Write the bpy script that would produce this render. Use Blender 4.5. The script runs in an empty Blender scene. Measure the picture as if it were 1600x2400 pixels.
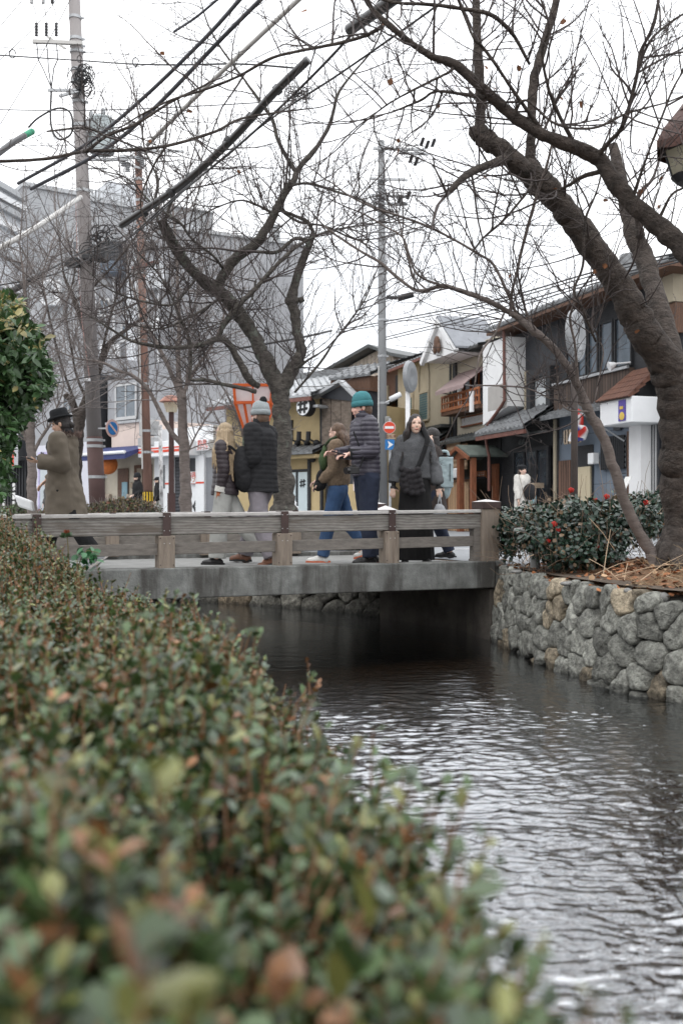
import bpy, math, random
import numpy as np
from mathutils import Vector, Matrix, Euler
R = math.radians
F = 2333.3; CZ = 0.55
sc = bpy.context.scene
col = sc.collection
# ---------------- camera, sky, sun, exposure ----------------
cd = bpy.data.cameras.new('camera'); cam = bpy.data.objects.new('camera', cd); col.objects.link(cam)
cam.location = (0, 0, CZ); cam.rotation_euler = (R(90), 0, 0)
cd.sensor_fit = 'VERTICAL'; cd.sensor_height = 36; cd.sensor_width = 24; cd.lens = 35
cd.clip_start = 0.05; cd.clip_end = 3000
cd.dof.use_dof = True; cd.dof.focus_distance = 11.0; cd.dof.aperture_fstop = 2.5
sc.camera = cam
w = bpy.data.worlds.new('World'); sc.world = w; w.use_nodes = True
nt = w.node_tree; bg = nt.nodes['Background']
sky = nt.nodes.new('ShaderNodeTexSky'); sky.sky_type = 'NISHITA'; sky.sun_disc = False
SUN_EL, SUN_AZ = R(52), R(200)
sky.sun_elevation = SUN_EL; sky.sun_rotation = SUN_AZ; sky.dust_density = 4
hs = nt.nodes.new('ShaderNodeHueSaturation'); hs.inputs['Saturation'].default_value = 0.25
nt.links.new(sky.outputs[0], hs.inputs['Color'])
# overcast cloud layer: bright cloud with soft darker patches
tc = nt.nodes.new('ShaderNodeTexCoord'); ns = nt.nodes.new('ShaderNodeTexNoise')
ns.inputs['Scale'].default_value = 2.2; ns.inputs['Detail'].default_value = 5
nt.links.new(tc.outputs['Generated'], ns.inputs['Vector'])
rp = nt.nodes.new('ShaderNodeValToRGB')
rp.color_ramp.elements[0].position = .3; rp.color_ramp.elements[0].color = (13.5, 14.0, 14.8, 1)
rp.color_ramp.elements[1].position = .7; rp.color_ramp.elements[1].color = (18.3, 18.4, 18.6, 1)
nt.links.new(ns.outputs[0], rp.inputs[0])
sz = nt.nodes.new('ShaderNodeSeparateXYZ'); nt.links.new(tc.outputs['Generated'], sz.inputs[0])
gz_ = nt.nodes.new('ShaderNodeMapRange'); gz_.inputs['From Min'].default_value = .1; gz_.inputs['From Max'].default_value = 1; gz_.inputs['To Min'].default_value = .92; gz_.inputs['To Max'].default_value = 1.75
nt.links.new(sz.outputs[2], gz_.inputs[0])      # an overcast sky is brighter overhead than at the horizon
gm = nt.nodes.new('ShaderNodeVectorMath'); gm.operation = 'SCALE'; nt.links.new(rp.outputs[0], gm.inputs[0]); nt.links.new(gz_.outputs[0], gm.inputs['Scale'])
mx = nt.nodes.new('ShaderNodeMixRGB'); mx.inputs[0].default_value = .88
nt.links.new(hs.outputs[0], mx.inputs[1]); nt.links.new(gm.outputs[0], mx.inputs[2])
nt.links.new(mx.outputs[0], bg.inputs['Color']); bg.inputs['Strength'].default_value = 0.1
sd = bpy.data.lights.new('sun', 'SUN'); sd.energy = 0.5; sd.angle = R(25); sd.color = (1, .97, .93)
so = bpy.data.objects.new('sun', sd); col.objects.link(so)
sv = Vector((math.sin(SUN_AZ)*math.cos(SUN_EL), math.cos(SUN_AZ)*math.cos(SUN_EL), math.sin(SUN_EL)))
so.rotation_euler = sv.to_track_quat('Z', 'Y').to_euler()
sc.view_settings.view_transform = 'Standard'; sc.view_settings.look = 'None'
sc.view_settings.exposure = 0.0; sc.view_settings.gamma = 1
sc.render.engine = 'CYCLES'
cy = sc.cycles; cy.max_bounces = 6; cy.diffuse_bounces = 3; cy.glossy_bounces = 3; cy.transparent_max_bounces = 8
cy.caustics_reflective = False; cy.caustics_refractive = False; cy.use_denoising = True

# ---------------- helpers ----------------
def W(px, py, D):
    return np.array([(px-800)/F*D, D, CZ+(1200-py)/F*D])
MATS = {}
def _n(nt, t, **kw):
    n = nt.nodes.new(t)
    for k, v in kw.items():
        n.inputs[k].default_value = v
    return n
def mat(name, base, rough=.8, var=.25, scale=4., bump=.25, bscale=30., stretch=(1,1,1), attr=None, spec=.4,
        metal=0., stains=None, kind=None, sub=0., trans=0., brick=None, wavecol=None, waveaxis='Z', wavescale=10., wavebump=0., detail=5):
    if name in MATS: return MATS[name]
    m = bpy.data.materials.new(name); m.use_nodes = True; t = m.node_tree; b = t.nodes['Principled BSDF']; L = t.links.new
    b.inputs['Roughness'].default_value = rough; b.inputs['Metallic'].default_value = metal
    b.inputs['Specular IOR Level'].default_value = spec
    tc = t.nodes.new('ShaderNodeTexCoord'); mp = t.nodes.new('ShaderNodeMapping'); mp.inputs['Scale'].default_value = stretch
    L(tc.outputs['Object'], mp.inputs['Vector'])
    n1 = _n(t, 'ShaderNodeTexNoise', Scale=scale, Detail=detail, Roughness=.62); L(mp.outputs[0], n1.inputs['Vector'])
    r1 = t.nodes.new('ShaderNodeMapRange'); r1.inputs['From Min'].default_value = .28; r1.inputs['From Max'].default_value = .72
    r1.inputs['To Min'].default_value = 1-var; r1.inputs['To Max'].default_value = 1+var; L(n1.outputs[0], r1.inputs[0])
    mul = t.nodes.new('ShaderNodeVectorMath'); mul.operation = 'SCALE'; L(r1.outputs[0], mul.inputs['Scale'])
    if attr:
        at = t.nodes.new('ShaderNodeAttribute'); at.attribute_name = attr; L(at.outputs['Color'], mul.inputs[0])
    elif brick:
        bt = t.nodes.new('ShaderNodeTexBrick')
        sx = t.nodes.new('ShaderNodeSeparateXYZ'); cx = t.nodes.new('ShaderNodeCombineXYZ')
        L(tc.outputs['Object'], sx.inputs[0]); L(sx.outputs[0], cx.inputs[0]); L(sx.outputs[2], cx.inputs[1]); L(cx.outputs[0], bt.inputs['Vector'])
        bt.inputs['Color1'].default_value = (*base, 1); bt.inputs['Color2'].default_value = (*brick[0], 1); bt.inputs['Mortar'].default_value = (*brick[1], 1)
        bt.inputs['Scale'].default_value = brick[2]; bt.inputs['Mortar Size'].default_value = brick[3]
        bt.inputs['Brick Width'].default_value = brick[4]; bt.inputs['Row Height'].default_value = brick[5]
        if len(brick) > 6: bt.offset = brick[6]
        L(bt.outputs[0], mul.inputs[0])
    else:
        mul.inputs[0].default_value = base
    c = mul.outputs[0]
    if wavecol:
        wv = t.nodes.new('ShaderNodeTexWave'); wv.bands_direction = waveaxis; wv.inputs['Scale'].default_value = wavescale
        wv.inputs['Distortion'].default_value = wavecol[2]; wv.inputs['Detail'].default_value = 3; wv.inputs['Detail Scale'].default_value = 1.2
        L(mp.outputs[0], wv.inputs['Vector'])
        m2 = t.nodes.new('ShaderNodeMixRGB'); m2.blend_type = 'MULTIPLY'; m2.inputs[0].default_value = wavecol[0]
        rr = t.nodes.new('ShaderNodeValToRGB'); rr.color_ramp.elements[0].color = (*wavecol[1], 1); rr.color_ramp.elements[1].color = (1,1,1,1)
        L(wv.outputs[0], rr.inputs[0]); L(c, m2.inputs[1]); L(rr.outputs[0], m2.inputs[2]); c = m2.outputs[0]
    if stains:   # (colour, scale, threshold, amount, stretch)
        mp2 = t.nodes.new('ShaderNodeMapping'); mp2.inputs['Scale'].default_value = stains[4]; L(tc.outputs['Object'], mp2.inputs['Vector'])
        n3 = _n(t, 'ShaderNodeTexNoise', Scale=stains[1], Detail=6., Roughness=.65); L(mp2.outputs[0], n3.inputs['Vector'])
        r3 = t.nodes.new('ShaderNodeMapRange'); r3.inputs['From Min'].default_value = stains[2]; r3.inputs['From Max'].default_value = stains[2]+.13
        r3.inputs['To Max'].default_value = stains[3]; L(n3.outputs[0], r3.inputs[0])
        m3 = t.nodes.new('ShaderNodeMixRGB'); L(r3.outputs[0], m3.inputs[0]); L(c, m3.inputs[1]); m3.inputs[2].default_value = (*stains[0], 1); c = m3.outputs[0]
    L(c, b.inputs['Base Color'])
    if bump or wavebump:
        n2 = _n(t, 'ShaderNodeTexNoise', Scale=bscale, Detail=6., Roughness=.65); L(mp.outputs[0], n2.inputs['Vector'])
        bp = t.nodes.new('ShaderNodeBump'); bp.inputs['Strength'].default_value = bump; bp.inputs['Distance'].default_value = .02
        L(n2.outputs[0], bp.inputs['Height']); out = bp.outputs[0]
        if wavebump:
            wv2 = t.nodes.new('ShaderNodeTexWave'); wv2.bands_direction = waveaxis; wv2.inputs['Scale'].default_value = wavescale
            wv2.inputs['Distortion'].default_value = 1.2; wv2.inputs['Detail'].default_value = 2; L(mp.outputs[0], wv2.inputs['Vector'])
            b2 = t.nodes.new('ShaderNodeBump'); b2.inputs['Strength'].default_value = wavebump; b2.inputs['Distance'].default_value = .03
            L(wv2.outputs[0], b2.inputs['Height']); L(out, b2.inputs['Normal']); out = b2.outputs[0]
        L(out, b.inputs['Normal'])
    if trans:
        tr = t.nodes.new('ShaderNodeBsdfTranslucent'); L(c, tr.inputs['Color']); ms = t.nodes.new('ShaderNodeMixShader'); ms.inputs[0].default_value = trans
        o = t.nodes['Material Output']; L(b.outputs[0], ms.inputs[1]); L(tr.outputs[0], ms.inputs[2]); L(ms.outputs[0], o.inputs[0])
    MATS[name] = m
    return m
class MB:
    def __init__(s):
        s.v = []; s.f = []; s.n = 0; s.c = []
    def add(s, verts, faces, c=None):
        o = s.n; verts = [tuple(map(float, x)) for x in verts]
        s.v += verts; s.n += len(verts); s.f += [tuple(i+o for i in q) for q in faces]
        s.c += [c if c is not None else (1,1,1)]*len(verts)
    def obb(s, o, ax, ay, az, c=None):        # oriented box from corner o and three edge vectors
        o = np.array(o, float); ax = np.array(ax, float); ay = np.array(ay, float); az = np.array(az, float)
        v = [o, o+ax, o+ax+ay, o+ay, o+az, o+ax+az, o+ax+ay+az, o+ay+az]
        s.add(v, [(0,3,2,1),(4,5,6,7),(0,1,5,4),(1,2,6,5),(2,3,7,6),(3,0,4,7)], c)
    def box(s, x0, x1, y0, y1, z0, z1, c=None):
        s.obb((x0,y0,z0), (x1-x0,0,0), (0,y1-y0,0), (0,0,z1-z0), c)
    def beam(s, p0, p1, wd, h, up=(0,0,1)):
        p0 = np.array(p0, float); p1 = np.array(p1, float); a = p1-p0; t = a/np.linalg.norm(a)
        sd = np.cross(t, up); sd /= np.linalg.norm(sd); u = np.cross(sd, t)
        s.obb(p0-sd*wd/2-u*h/2, a, sd*wd, u*h)
    def tube(s, pts, rad, n=8, cap=True, c=None):
        pts = np.array(pts, float); k = len(pts)
        rad = np.full(k, rad) if np.isscalar(rad) else np.array(rad, float)
        tg = np.gradient(pts, axis=0); tg /= np.linalg.norm(tg, axis=1)[:,None]+1e-12
        ref = np.array([0,0,1.]) if abs(tg[0][2]) < .9 else np.array([1.,0,0])
        u = np.cross(tg[0], ref); u /= np.linalg.norm(u); vs = []
        for i in range(k):
            u = u-tg[i]*np.dot(u, tg[i]); u /= np.linalg.norm(u)+1e-12; v = np.cross(tg[i], u)
            for j in range(n):
                a = 2*math.pi*j/n; vs.append(pts[i]+rad[i]*(math.cos(a)*u+math.sin(a)*v))
        fs = [(i*n+j, i*n+(j+1)%n, (i+1)*n+(j+1)%n, (i+1)*n+j) for i in range(k-1) for j in range(n)]
        if cap: fs += [tuple(reversed(range(n))), tuple((k-1)*n+j for j in range(n))]
        s.add(vs, fs, c)
    def cyl(s, p0, p1, r0, r1=None, n=16, c=None):
        s.tube([p0, p1], [r0, r0 if r1 is None else r1], n, True, c)
    def lathe(s, prof, ctr=(0,0,0), n=20, sx=1., sy=1., c=None):    # prof: (r, z)
        vs = []; k = len(prof)
        for r, z in prof:
            for j in range(n):
                a = 2*math.pi*j/n; vs.append((ctr[0]+r*sx*math.cos(a), ctr[1]+r*sy*math.sin(a), ctr[2]+z))
        fs = [(i*n+j, i*n+(j+1)%n, (i+1)*n+(j+1)%n, (i+1)*n+j) for i in range(k-1) for j in range(n)]
        fs += [tuple(reversed(range(n))), tuple((k-1)*n+j for j in range(n))]
        s.add(vs, fs, c)
    def ell(s, ctr, r, n=12, m=8, rot=None, c=None):
        ctr = np.array(ctr, float); r = np.array([r]*3 if np.isscalar(r) else r, float); vs = []
        for i in range(m+1):
            th = math.pi*i/m
            th = min(max(th, .04), math.pi-.04)
            for j in range(n):
                a = 2*math.pi*j/n; p = np.array([math.sin(th)*math.cos(a), math.sin(th)*math.sin(a), math.cos(th)])*r
                if rot is not None: p = rot @ p
                vs.append(ctr+p)
        fs = [(i*n+j, (i+1)*n+j, (i+1)*n+(j+1)%n, i*n+(j+1)%n) for i in range(m) for j in range(n)]
        fs += [tuple(range(n)), tuple(reversed([m*n+j for j in range(n)]))]
        s.add(vs, fs, c)
    def rcone(s, p0, r0, p1, r1, n=12):      # round cone: tapered tube with ball ends
        s.tube([p0, p1], [r0, r1], n); s.ell(p0, r0, n, 8); s.ell(p1, r1, n, 8)
    def loft(s, rings, n=20, c=None):        # rings: (cx, cy, cz, rx, ry)
        vs = []; k = len(rings)
        for cx, cy_, cz, rx, ry in rings:
            for j in range(n):
                a = 2*math.pi*j/n; vs.append((cx+rx*math.cos(a), cy_+ry*math.sin(a), cz))
        fs = [(i*n+j, i*n+(j+1)%n, (i+1)*n+(j+1)%n, (i+1)*n+j) for i in range(k-1) for j in range(n)]
        fs += [tuple(reversed(range(n))), tuple((k-1)*n+j for j in range(n))]
        if rings[-1][2] < rings[0][2]: fs = [tuple(reversed(f)) for f in fs]
        s.add(vs, fs, c)
    def poly(s, pts, thick):                 # extruded polygon: pts 3D planar loop, thick vector
        pts = [np.array(p, float) for p in pts]; th = np.array(thick, float); n = len(pts)
        s.add(pts+[p+th for p in pts], [tuple(reversed(range(n))), tuple(range(n, 2*n))]+[(i, (i+1)%n, n+(i+1)%n, n+i) for i in range(n)])
def mesh_np(name, V, Fq, C=None, smooth=False):
    me = bpy.data.meshes.new(name); V = np.asarray(V, np.float32)
    if isinstance(Fq, np.ndarray):
        k = Fq.shape[1]; me.vertices.add(len(V)); me.vertices.foreach_set('co', V.ravel())
        me.loops.add(Fq.size); me.loops.foreach_set('vertex_index', Fq.ravel().astype(np.int32))
        me.polygons.add(len(Fq)); me.polygons.foreach_set('loop_start', np.arange(0, Fq.size, k, dtype=np.int32))
        try: me.polygons.foreach_set('loop_total', np.full(len(Fq), k, np.int32))
        except Exception: pass
        me.update(calc_edges=True); me.validate()
    else:
        me.from_pydata([tuple(map(float, v)) for v in V], [], Fq); me.update()
    if C is not None:
        a = me.color_attributes.new('Col', 'FLOAT_COLOR', 'POINT'); C = np.asarray(C, np.float32)
        a.data.foreach_set('color', np.c_[C, np.ones(len(C))].astype(np.float32).ravel())
    if smooth: me.polygons.foreach_set('use_smooth', np.ones(len(me.polygons), bool))
    return me
def put(name, me, m, parent=None, label=None, cat=None, group=None, kind=None, origin=True, world=True):
    o = bpy.data.objects.new(name, me); col.objects.link(o)
    if m is not None:
        me.materials.clear()
        for q in (m if isinstance(m, (list, tuple)) else [m]): me.materials.append(q)
    if parent is not None:
        o.parent = parent
        if world:
            r = parent
            while r.parent is not None: r = r.parent
            me.transform(Matrix.Translation(-r.location))
    elif origin and len(me.vertices):
        n = len(me.vertices); a = np.empty(n*3, np.float32); me.vertices.foreach_get('co', a); a = a.reshape(-1, 3)
        l = Vector(((a[:,0].min()+a[:,0].max())/2, (a[:,1].min()+a[:,1].max())/2, a[:,2].min()))
        me.transform(Matrix.Translation(-l)); o.location = l
    if label: o['label'] = label
    if cat: o['category'] = cat
    if group: o['group'] = group
    if kind: o['kind'] = kind
    return o
def build(mb, name, m, parent=None, smooth=False, bevel=0., world=True, **kw):
    me = mesh_np(name, mb.v, mb.f, mb.c if any(c != (1,1,1) for c in mb.c) else None, smooth)
    o = put(name, me, m, parent, world=world, **kw)
    if bevel:
        b = o.modifiers.new('bevel', 'BEVEL'); b.width = bevel; b.segments = 2; b.limit_method = 'ANGLE'; b.angle_limit = R(40)
    return o
def thing(name, label, cat, loc=(0,0,0), rotz=0., group=None):
    o = bpy.data.objects.new(name, None); col.objects.link(o); o.empty_display_size = .2
    o.location = loc; o.rotation_euler = (0, 0, rotz); o['label'] = label; o['category'] = cat
    if group: o['group'] = group
    return o
def copy_tree(o, loc, rotz=None, label=None, parent=None):
    c = o.copy(); col.objects.link(c)
    if parent is not None: c.parent = parent
    else:
        c.location = loc
        if rotz is not None: c.rotation_euler = (0, 0, rotz)
        if label: c['label'] = label
    for ch in [x for x in list(o.children)]: copy_tree(ch, None, parent=c)
    return c
def solidify(mb, voxel, smooth_it=4, noise=0., nscale=6., seed=0, fold=None):   # fuse overlapping closed shapes into ONE skin
    me = mesh_np('tmp', mb.v, mb.f); o = bpy.data.objects.new('tmp', me); col.objects.link(o)
    r = o.modifiers.new('r', 'REMESH'); r.mode = 'VOXEL'; r.voxel_size = voxel
    if smooth_it:
        s = o.modifiers.new('s', 'SMOOTH'); s.iterations = smooth_it; s.factor = .5
    dg = bpy.context.evaluated_depsgraph_get(); dg.update(); ev = o.evaluated_get(dg)
    out = bpy.data.meshes.new_from_object(ev); bpy.data.objects.remove(o); bpy.data.meshes.remove(me)
    if noise:
        n = len(out.vertices); a = np.empty(n*3, np.float32); out.vertices.foreach_get('co', a); a = a.reshape(-1, 3).astype(float)
        nr = np.empty(n*3, np.float32); out.vertices.foreach_get('normal', nr); nr = nr.reshape(-1, 3)
        d = vnoise(a*np.array([nscale, nscale, nscale*.45])+seed*7.1)*noise + vnoise(a*nscale*2.7+seed*3.3)*noise*.45
        if fold is not None: d = d+fold(a)
        a += nr*d[:,None]; out.vertices.foreach_set('co', a.astype(np.float32).ravel()); out.update()
    out.polygons.foreach_set('use_smooth', np.ones(len(out.polygons), bool))
    return out
def _hash(i):
    i = i.astype(np.int64); h = (i[...,0]*374761393+i[...,1]*668265263+i[...,2]*2147483647//3+i[...,0]*i[...,1]*31)
    h = (h ^ (h >> 13))*1274126177; h = h ^ (h >> 16)
    return (h & 0xffff)/32767.5-1
def vnoise(p):
    p = np.asarray(p, float); i = np.floor(p); f = p-i; f = f*f*(3-2*f); r = 0
    for dx in (0,1):
        for dy in (0,1):
            for dz in (0,1):
                w_ = (f[...,0] if dx else 1-f[...,0])*(f[...,1] if dy else 1-f[...,1])*(f[...,2] if dz else 1-f[...,2])
                r = r+w_*_hash(i+np.array([dx,dy,dz]))
    return r
def sstep(a, b, x): t_ = np.clip((x-a)/(b-a), 0, 1); return t_*t_*(3-2*t_)
def cr(pts, k=6):        # Catmull-Rom through rows of pts
    P = np.array(pts, float); P = np.vstack([2*P[0]-P[1], P, 2*P[-1]-P[-2]]); out = []
    for i in range(1, len(P)-2):
        for t in np.arange(k)/k:
            out.append(.5*(2*P[i]+(P[i+1]-P[i-1])*t+(2*P[i-1]-5*P[i]+4*P[i+1]-P[i+2])*t*t+(3*P[i]-P[i-1]-3*P[i+1]+P[i+2])*t**3))
    out.append(P[-2]); return np.array(out)
def text_mesh(s, size, depth=.004):
    cu = bpy.data.curves.new('t', 'FONT'); cu.body = s; cu.size = size; cu.extrude = depth; cu.align_x = 'CENTER'; cu.align_y = 'CENTER'
    o = bpy.data.objects.new('t', cu); col.objects.link(o); dg = bpy.context.evaluated_depsgraph_get(); dg.update()
    me = bpy.data.meshes.new_from_object(o.evaluated_get(dg)); bpy.data.objects.remove(o); bpy.data.curves.remove(cu)
    return me
def text(name, s, size, loc, parent, m, depth=.004, rz=0., sx=1.):      # upright lettering facing local -Y
    me = text_mesh(s, size, depth); me.transform(Matrix.Translation(loc) @ Matrix.Rotation(rz, 4, 'Z') @ Matrix.Rotation(R(90), 4, 'X') @ Matrix.Diagonal((sx, 1, 1, 1)))
    return put(name, me, m, parent, world=False)
# ---------- leaves and twigs in bulk ----------
def unit(a): return a/(np.linalg.norm(a, axis=-1, keepdims=True)+1e-9)
LP = np.array([(0,0,0),(-.30,.32,.05),(-.34,.66,.05),(0,1,-.04),(.34,.66,.05),(.30,.32,.05),(0,.32,0),(0,.68,-.01)])
LT = [(0,1,6),(0,6,5),(1,2,7),(1,7,6),(6,7,4),(6,4,5),(2,3,7),(7,3,4)]
def leaves(pos, axis, nrm, size, colr, width=1.):
    N = len(pos); axis = unit(axis); sd = unit(np.cross(axis, nrm)); nn = np.cross(sd, axis)
    size = np.broadcast_to(size, (N,))[:,None,None]; width = np.broadcast_to(width, (N,))[:,None,None]
    V = pos[:,None,:]+size*(LP[None,:,0:1]*width*sd[:,None,:]+LP[None,:,1:2]*axis[:,None,:]+LP[None,:,2:3]*nn[:,None,:])
    Fx = (np.arange(N)[:,None,None]*8+np.array(LT)[None]).reshape(-1, 3)
    return V.reshape(-1, 3), Fx, np.repeat(colr, 8, axis=0)
def twigs(rng, S, Dr, Ln, r0, r1, K=4, wander=.25, up=.0):
    N = len(S); P = np.zeros((N, K+1, 3)); P[:,0] = S; d = unit(Dr)
    for k in range(K):
        d = unit(d+rng.normal(0, wander, (N, 3))+np.array([0,0,up])); P[:,k+1] = P[:,k]+d*(Ln/K)[:,None]
    t = np.linspace(0, 1, K+1)[None]; Rd = r0[:,None]*(1-t)+r1[:,None]*t
    return P, Rd
def tube_batch(P, Rd, sides=3):
    N, K1, _ = P.shape; tg = unit(P[:,-1]-P[:,0]); ref = np.where(np.abs(tg[:,2:3]) < .9, np.array([[0,0,1.]]), np.array([[1.,0,0]]))
    u = unit(np.cross(tg, ref)); v = np.cross(tg, u); a = 2*np.pi*np.arange(sides)/sides
    ring = np.cos(a)[None,:,None]*u[:,None,:]+np.sin(a)[None,:,None]*v[:,None,:]
    V = P[:,:,None,:]+Rd[:,:,None,None]*ring[:,None,:,:]
    k = np.arange(K1-1)[:,None]; j = np.arange(sides)[None]
    q = np.stack([k*sides+j, k*sides+(j+1)%sides, (k+1)*sides+(j+1)%sides, (k+1)*sides+j], -1).reshape(-1, 4)
    Fx = (np.arange(N)[:,None,None]*K1*sides+q[None]).reshape(-1, 4)
    return V.reshape(-1, 3), Fx
def merge(parts):
    Vs, Fs, Cs, o = [], [], [], 0
    for p in parts:
        Vs.append(p[0]); Fs.append(p[1]+o); o += len(p[0])
        if len(p) > 2: Cs.append(p[2])
    return (np.vstack(Vs), np.vstack(Fs)) + ((np.vstack(Cs),) if Cs else ())
# ================= MATERIALS =================
m_asphalt = mat('asphalt', (.25,.26,.27), .9, .12, 3, .3, 120, stains=((.22,.22,.23), .7, .55, .5, (1,1,1)))
m_soil = mat('soil', (.10,.075,.055), .95, .4, 6, .6, 40)
m_conc = mat('concrete', (.20,.205,.195), .85, .35, 9, .4, 60, stains=((.05,.045,.04), 2.2, .47, .8, (1.5,1.5,.22)), wavecol=(.35,(.4,.38,.36),14.), waveaxis='X', wavescale=.7)
m_conc_l = mat('pale concrete', (.25,.25,.24), .9, .2, 4, .3, 60)
m_wood = mat('weathered wood', (.275,.26,.24), .8, .28, 3.5, .5, 26, (1,5,9), stains=((.115,.09,.07), 1.1, .53, .75, (.7,2,5)), wavecol=(.55,(.35,.3,.26),5.), waveaxis='Z', wavescale=1.3)
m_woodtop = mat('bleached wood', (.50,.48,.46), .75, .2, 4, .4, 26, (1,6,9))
m_wooddark = mat('dark wood rail', (.20,.18,.16), .8, .3, 4, .5, 26, (1,5,9))  # darker wood for lower rails, inner posts and bollard
m_woodpost = mat('weathered post wood', (.25,.205,.165), .8, .28, 3.5, .5, 30, (7,7,.8), stains=((.11,.08,.06), 1.6, .55, .8, (6,6,.6)))
m_strap = mat('brown painted steel', (.065,.042,.038), .5, .2, 9, .15, 60, metal=.3)
m_bolt = mat('steel bolt', (.55,.55,.55), .35, .1, 9, 0, metal=.9)
m_stone = mat('granite', (1,1,1), .9, .75, 16, 1.0, 30, attr='Col', detail=9, stains=((.05,.047,.04), 5.5, .55, .7, (1,1,1)))
m_stone.node_tree.nodes['Bump'].inputs['Distance'].default_value = .06

# ================= TERRAIN: ground sheet with the channel cut out =================
RB = [(5.5,-30),(5.2,0),(4.2,3.2),(3.2,5.3),(2.45,7.1),(2.2,7.5),(2.06,7.85),(1.95,8.4),(1.79,9.05),(1.63,10.4),(1.52,10.9),(1.35,11.7),(.58,12.9),(0,13.7),(-1.67,15.0),(-2.95,15.6),(-6,17),(-14,19.5),(-60,26)]
LB = [(-.1,-30),(-.05,0),(-.05,2.2),(-.30,3.5),(-.85,5),(-1.9,7.2),(-2.5,9.2),(-3.3,11.5),(-6,13),(-14,15.2),(-60,21)]
g = MB()
gz = -.03
pr = [(x+(.17 if 1 < y < 10.8 else 0),y+(.12 if y > 12.5 else 0),gz) for x,y in RB]+[(-400,60,gz),(-900,1500,gz),(900,1500,gz),(900,-30,gz)]
pl = [(x-.2,y,gz) for x,y in LB]+[(-60,-30,gz)]
g.add(pr, [tuple(range(len(pr)))[::-1]]); g.add(pl, [tuple(range(len(pl)))])
me = mesh_np('ground', g.v, g.f)
put('ground', me, m_soil, kind='structure', origin=False)
# street beyond the bridge
st = MB()
bd = np.array([.921,.387]); bn = np.array([-.387,.921])
def shore(n, a): return n
st.add([(1.75,10.35,-.022),(1.65,11.2,-.022),(1.2,12.2,-.022),(.2,14.0,-.022),(-1.9,15.5,-.022),(-4,16.6,-.022),(-14,20.2,-.022),(-60,27,-.022),(-90,80,-.022),(60,80,-.022),(60,13,-.022)], [tuple(range(11))[::-1]])
build(st, 'street', m_asphalt, kind='structure', origin=False)
m_white = mat('road paint', (.62,.62,.62), .7, .12, 8, .1, 40)
mk = MB()
for a, b, wd in [((2.2,13.3),(9.5,14.6),.16),((1.6,15.2),(10.5,17.4),.16),((3.0,21.5),(4.3,30),.15),((-14,27.5),(1,22.5),.16)]:
    a = np.array(a); b = np.array(b); d = (b-a)/np.linalg.norm(b-a); n = np.array([-d[1],d[0]])*wd/2
    mk.add([(*(a-n),-.017),(*(b-n),-.017),(*(b+n),-.017),(*(a+n),-.017)], [(0,1,2,3)])
build(mk, 'road_marking', m_white, kind='structure', origin=False)
# stream bed
m_bed = mat('stream bed gravel', (.28,.18,.11), .8, .75, 26, .8, 30, stains=((.20,.14,.085), 30, .60, .55, (1,1.3,1)))
bmb = MB(); bmb.add([(-70,-31,-1.02),(8,-31,-1.02),(8,30,-1.02),(-70,30,-1.02)], [(0,1,2,3)])
build(bmb, 'stream_bed', m_bed, kind='structure', origin=False)
# water
wm = bpy.data.materials.new('water'); wm.use_nodes = True; t = wm.node_tree; L = t.links.new
for n_ in list(t.nodes): t.nodes.remove(n_)
out = t.nodes.new('ShaderNodeOutputMaterial'); mxs = t.nodes.new('ShaderNodeMixShader'); gl = t.nodes.new('ShaderNodeBsdfGlossy'); tp = t.nodes.new('ShaderNodeBsdfTransparent')
gl.inputs['Roughness'].default_value = .04; gl.inputs['Color'].default_value = (.95,.97,1,1); tp.inputs['Color'].default_value = (.85,.78,.68,1)
fr = _n(t, 'ShaderNodeFresnel', IOR=3.6)
tcw = t.nodes.new('ShaderNodeTexCoord')
def wav(scale, stretch, rot, dist, det=3., rough=.55):
    mp = t.nodes.new('ShaderNodeMapping'); mp.inputs['Scale'].default_value = stretch; mp.inputs['Rotation'].default_value = (0,0,rot)
    L(tcw.outputs['Object'], mp.inputs['Vector']); n = _n(t, 'ShaderNodeTexNoise', Scale=scale, Detail=det, Roughness=rough, Distortion=.6); L(mp.outputs[0], n.inputs['Vector'])
    b = t.nodes.new('ShaderNodeBump'); b.inputs['Distance'].default_value = dist; b.inputs['Strength'].default_value = 1.; L(n.outputs[0], b.inputs['Height']); return b
b1 = wav(26, (1,2.4,1), .1, .0016, 2.); b3 = wav(60, (1,1.6,1), .3, .0005, 2.)
L(b1.outputs[0], b3.inputs['Normal'])
for q in (fr, gl): L(b3.outputs[0], q.inputs['Normal'])
fm = t.nodes.new('ShaderNodeMath'); fm.operation = 'MULTIPLY'; fm.inputs[1].default_value = 1.4; fm.use_clamp = True
L(fr.outputs[0], fm.inputs[0]); L(fm.outputs[0], mxs.inputs[0]); L(tp.outputs[0], mxs.inputs[1]); L(gl.outputs[0], mxs.inputs[2]); L(mxs.outputs[0], out.inputs['Surface'])
WZ = -.83
xs = np.r_[np.linspace(-70,-4.05,30), np.arange(-4,-2,.05), np.arange(-2,3.6,.016), np.linspace(3.65,7.5,12)]
ys = np.r_[np.linspace(-30.5,1.75,16), np.arange(1.8,7.2,.0105), np.arange(7.2,15.6,.018), np.linspace(15.7,29,20)]
gx, gy = np.meshgrid(xs, ys); fx, fy = gx.ravel(), gy.ravel()
wx = fx+.10*vnoise(np.c_[fx*1.3, fy*1.3, fx*0]); wy = fy+.13*vnoise(np.c_[fx*1.1, fy*1.6, fx*0+9])+.05*vnoise(np.c_[fx*3.1, fy*3.6, fx*0+19])
patch = .72+.42*vnoise(np.c_[fx*.55, fy*.5, fx*0+4])+.25*vnoise(np.c_[fx*1.7, fy*1.2, fx*0+14])
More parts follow.
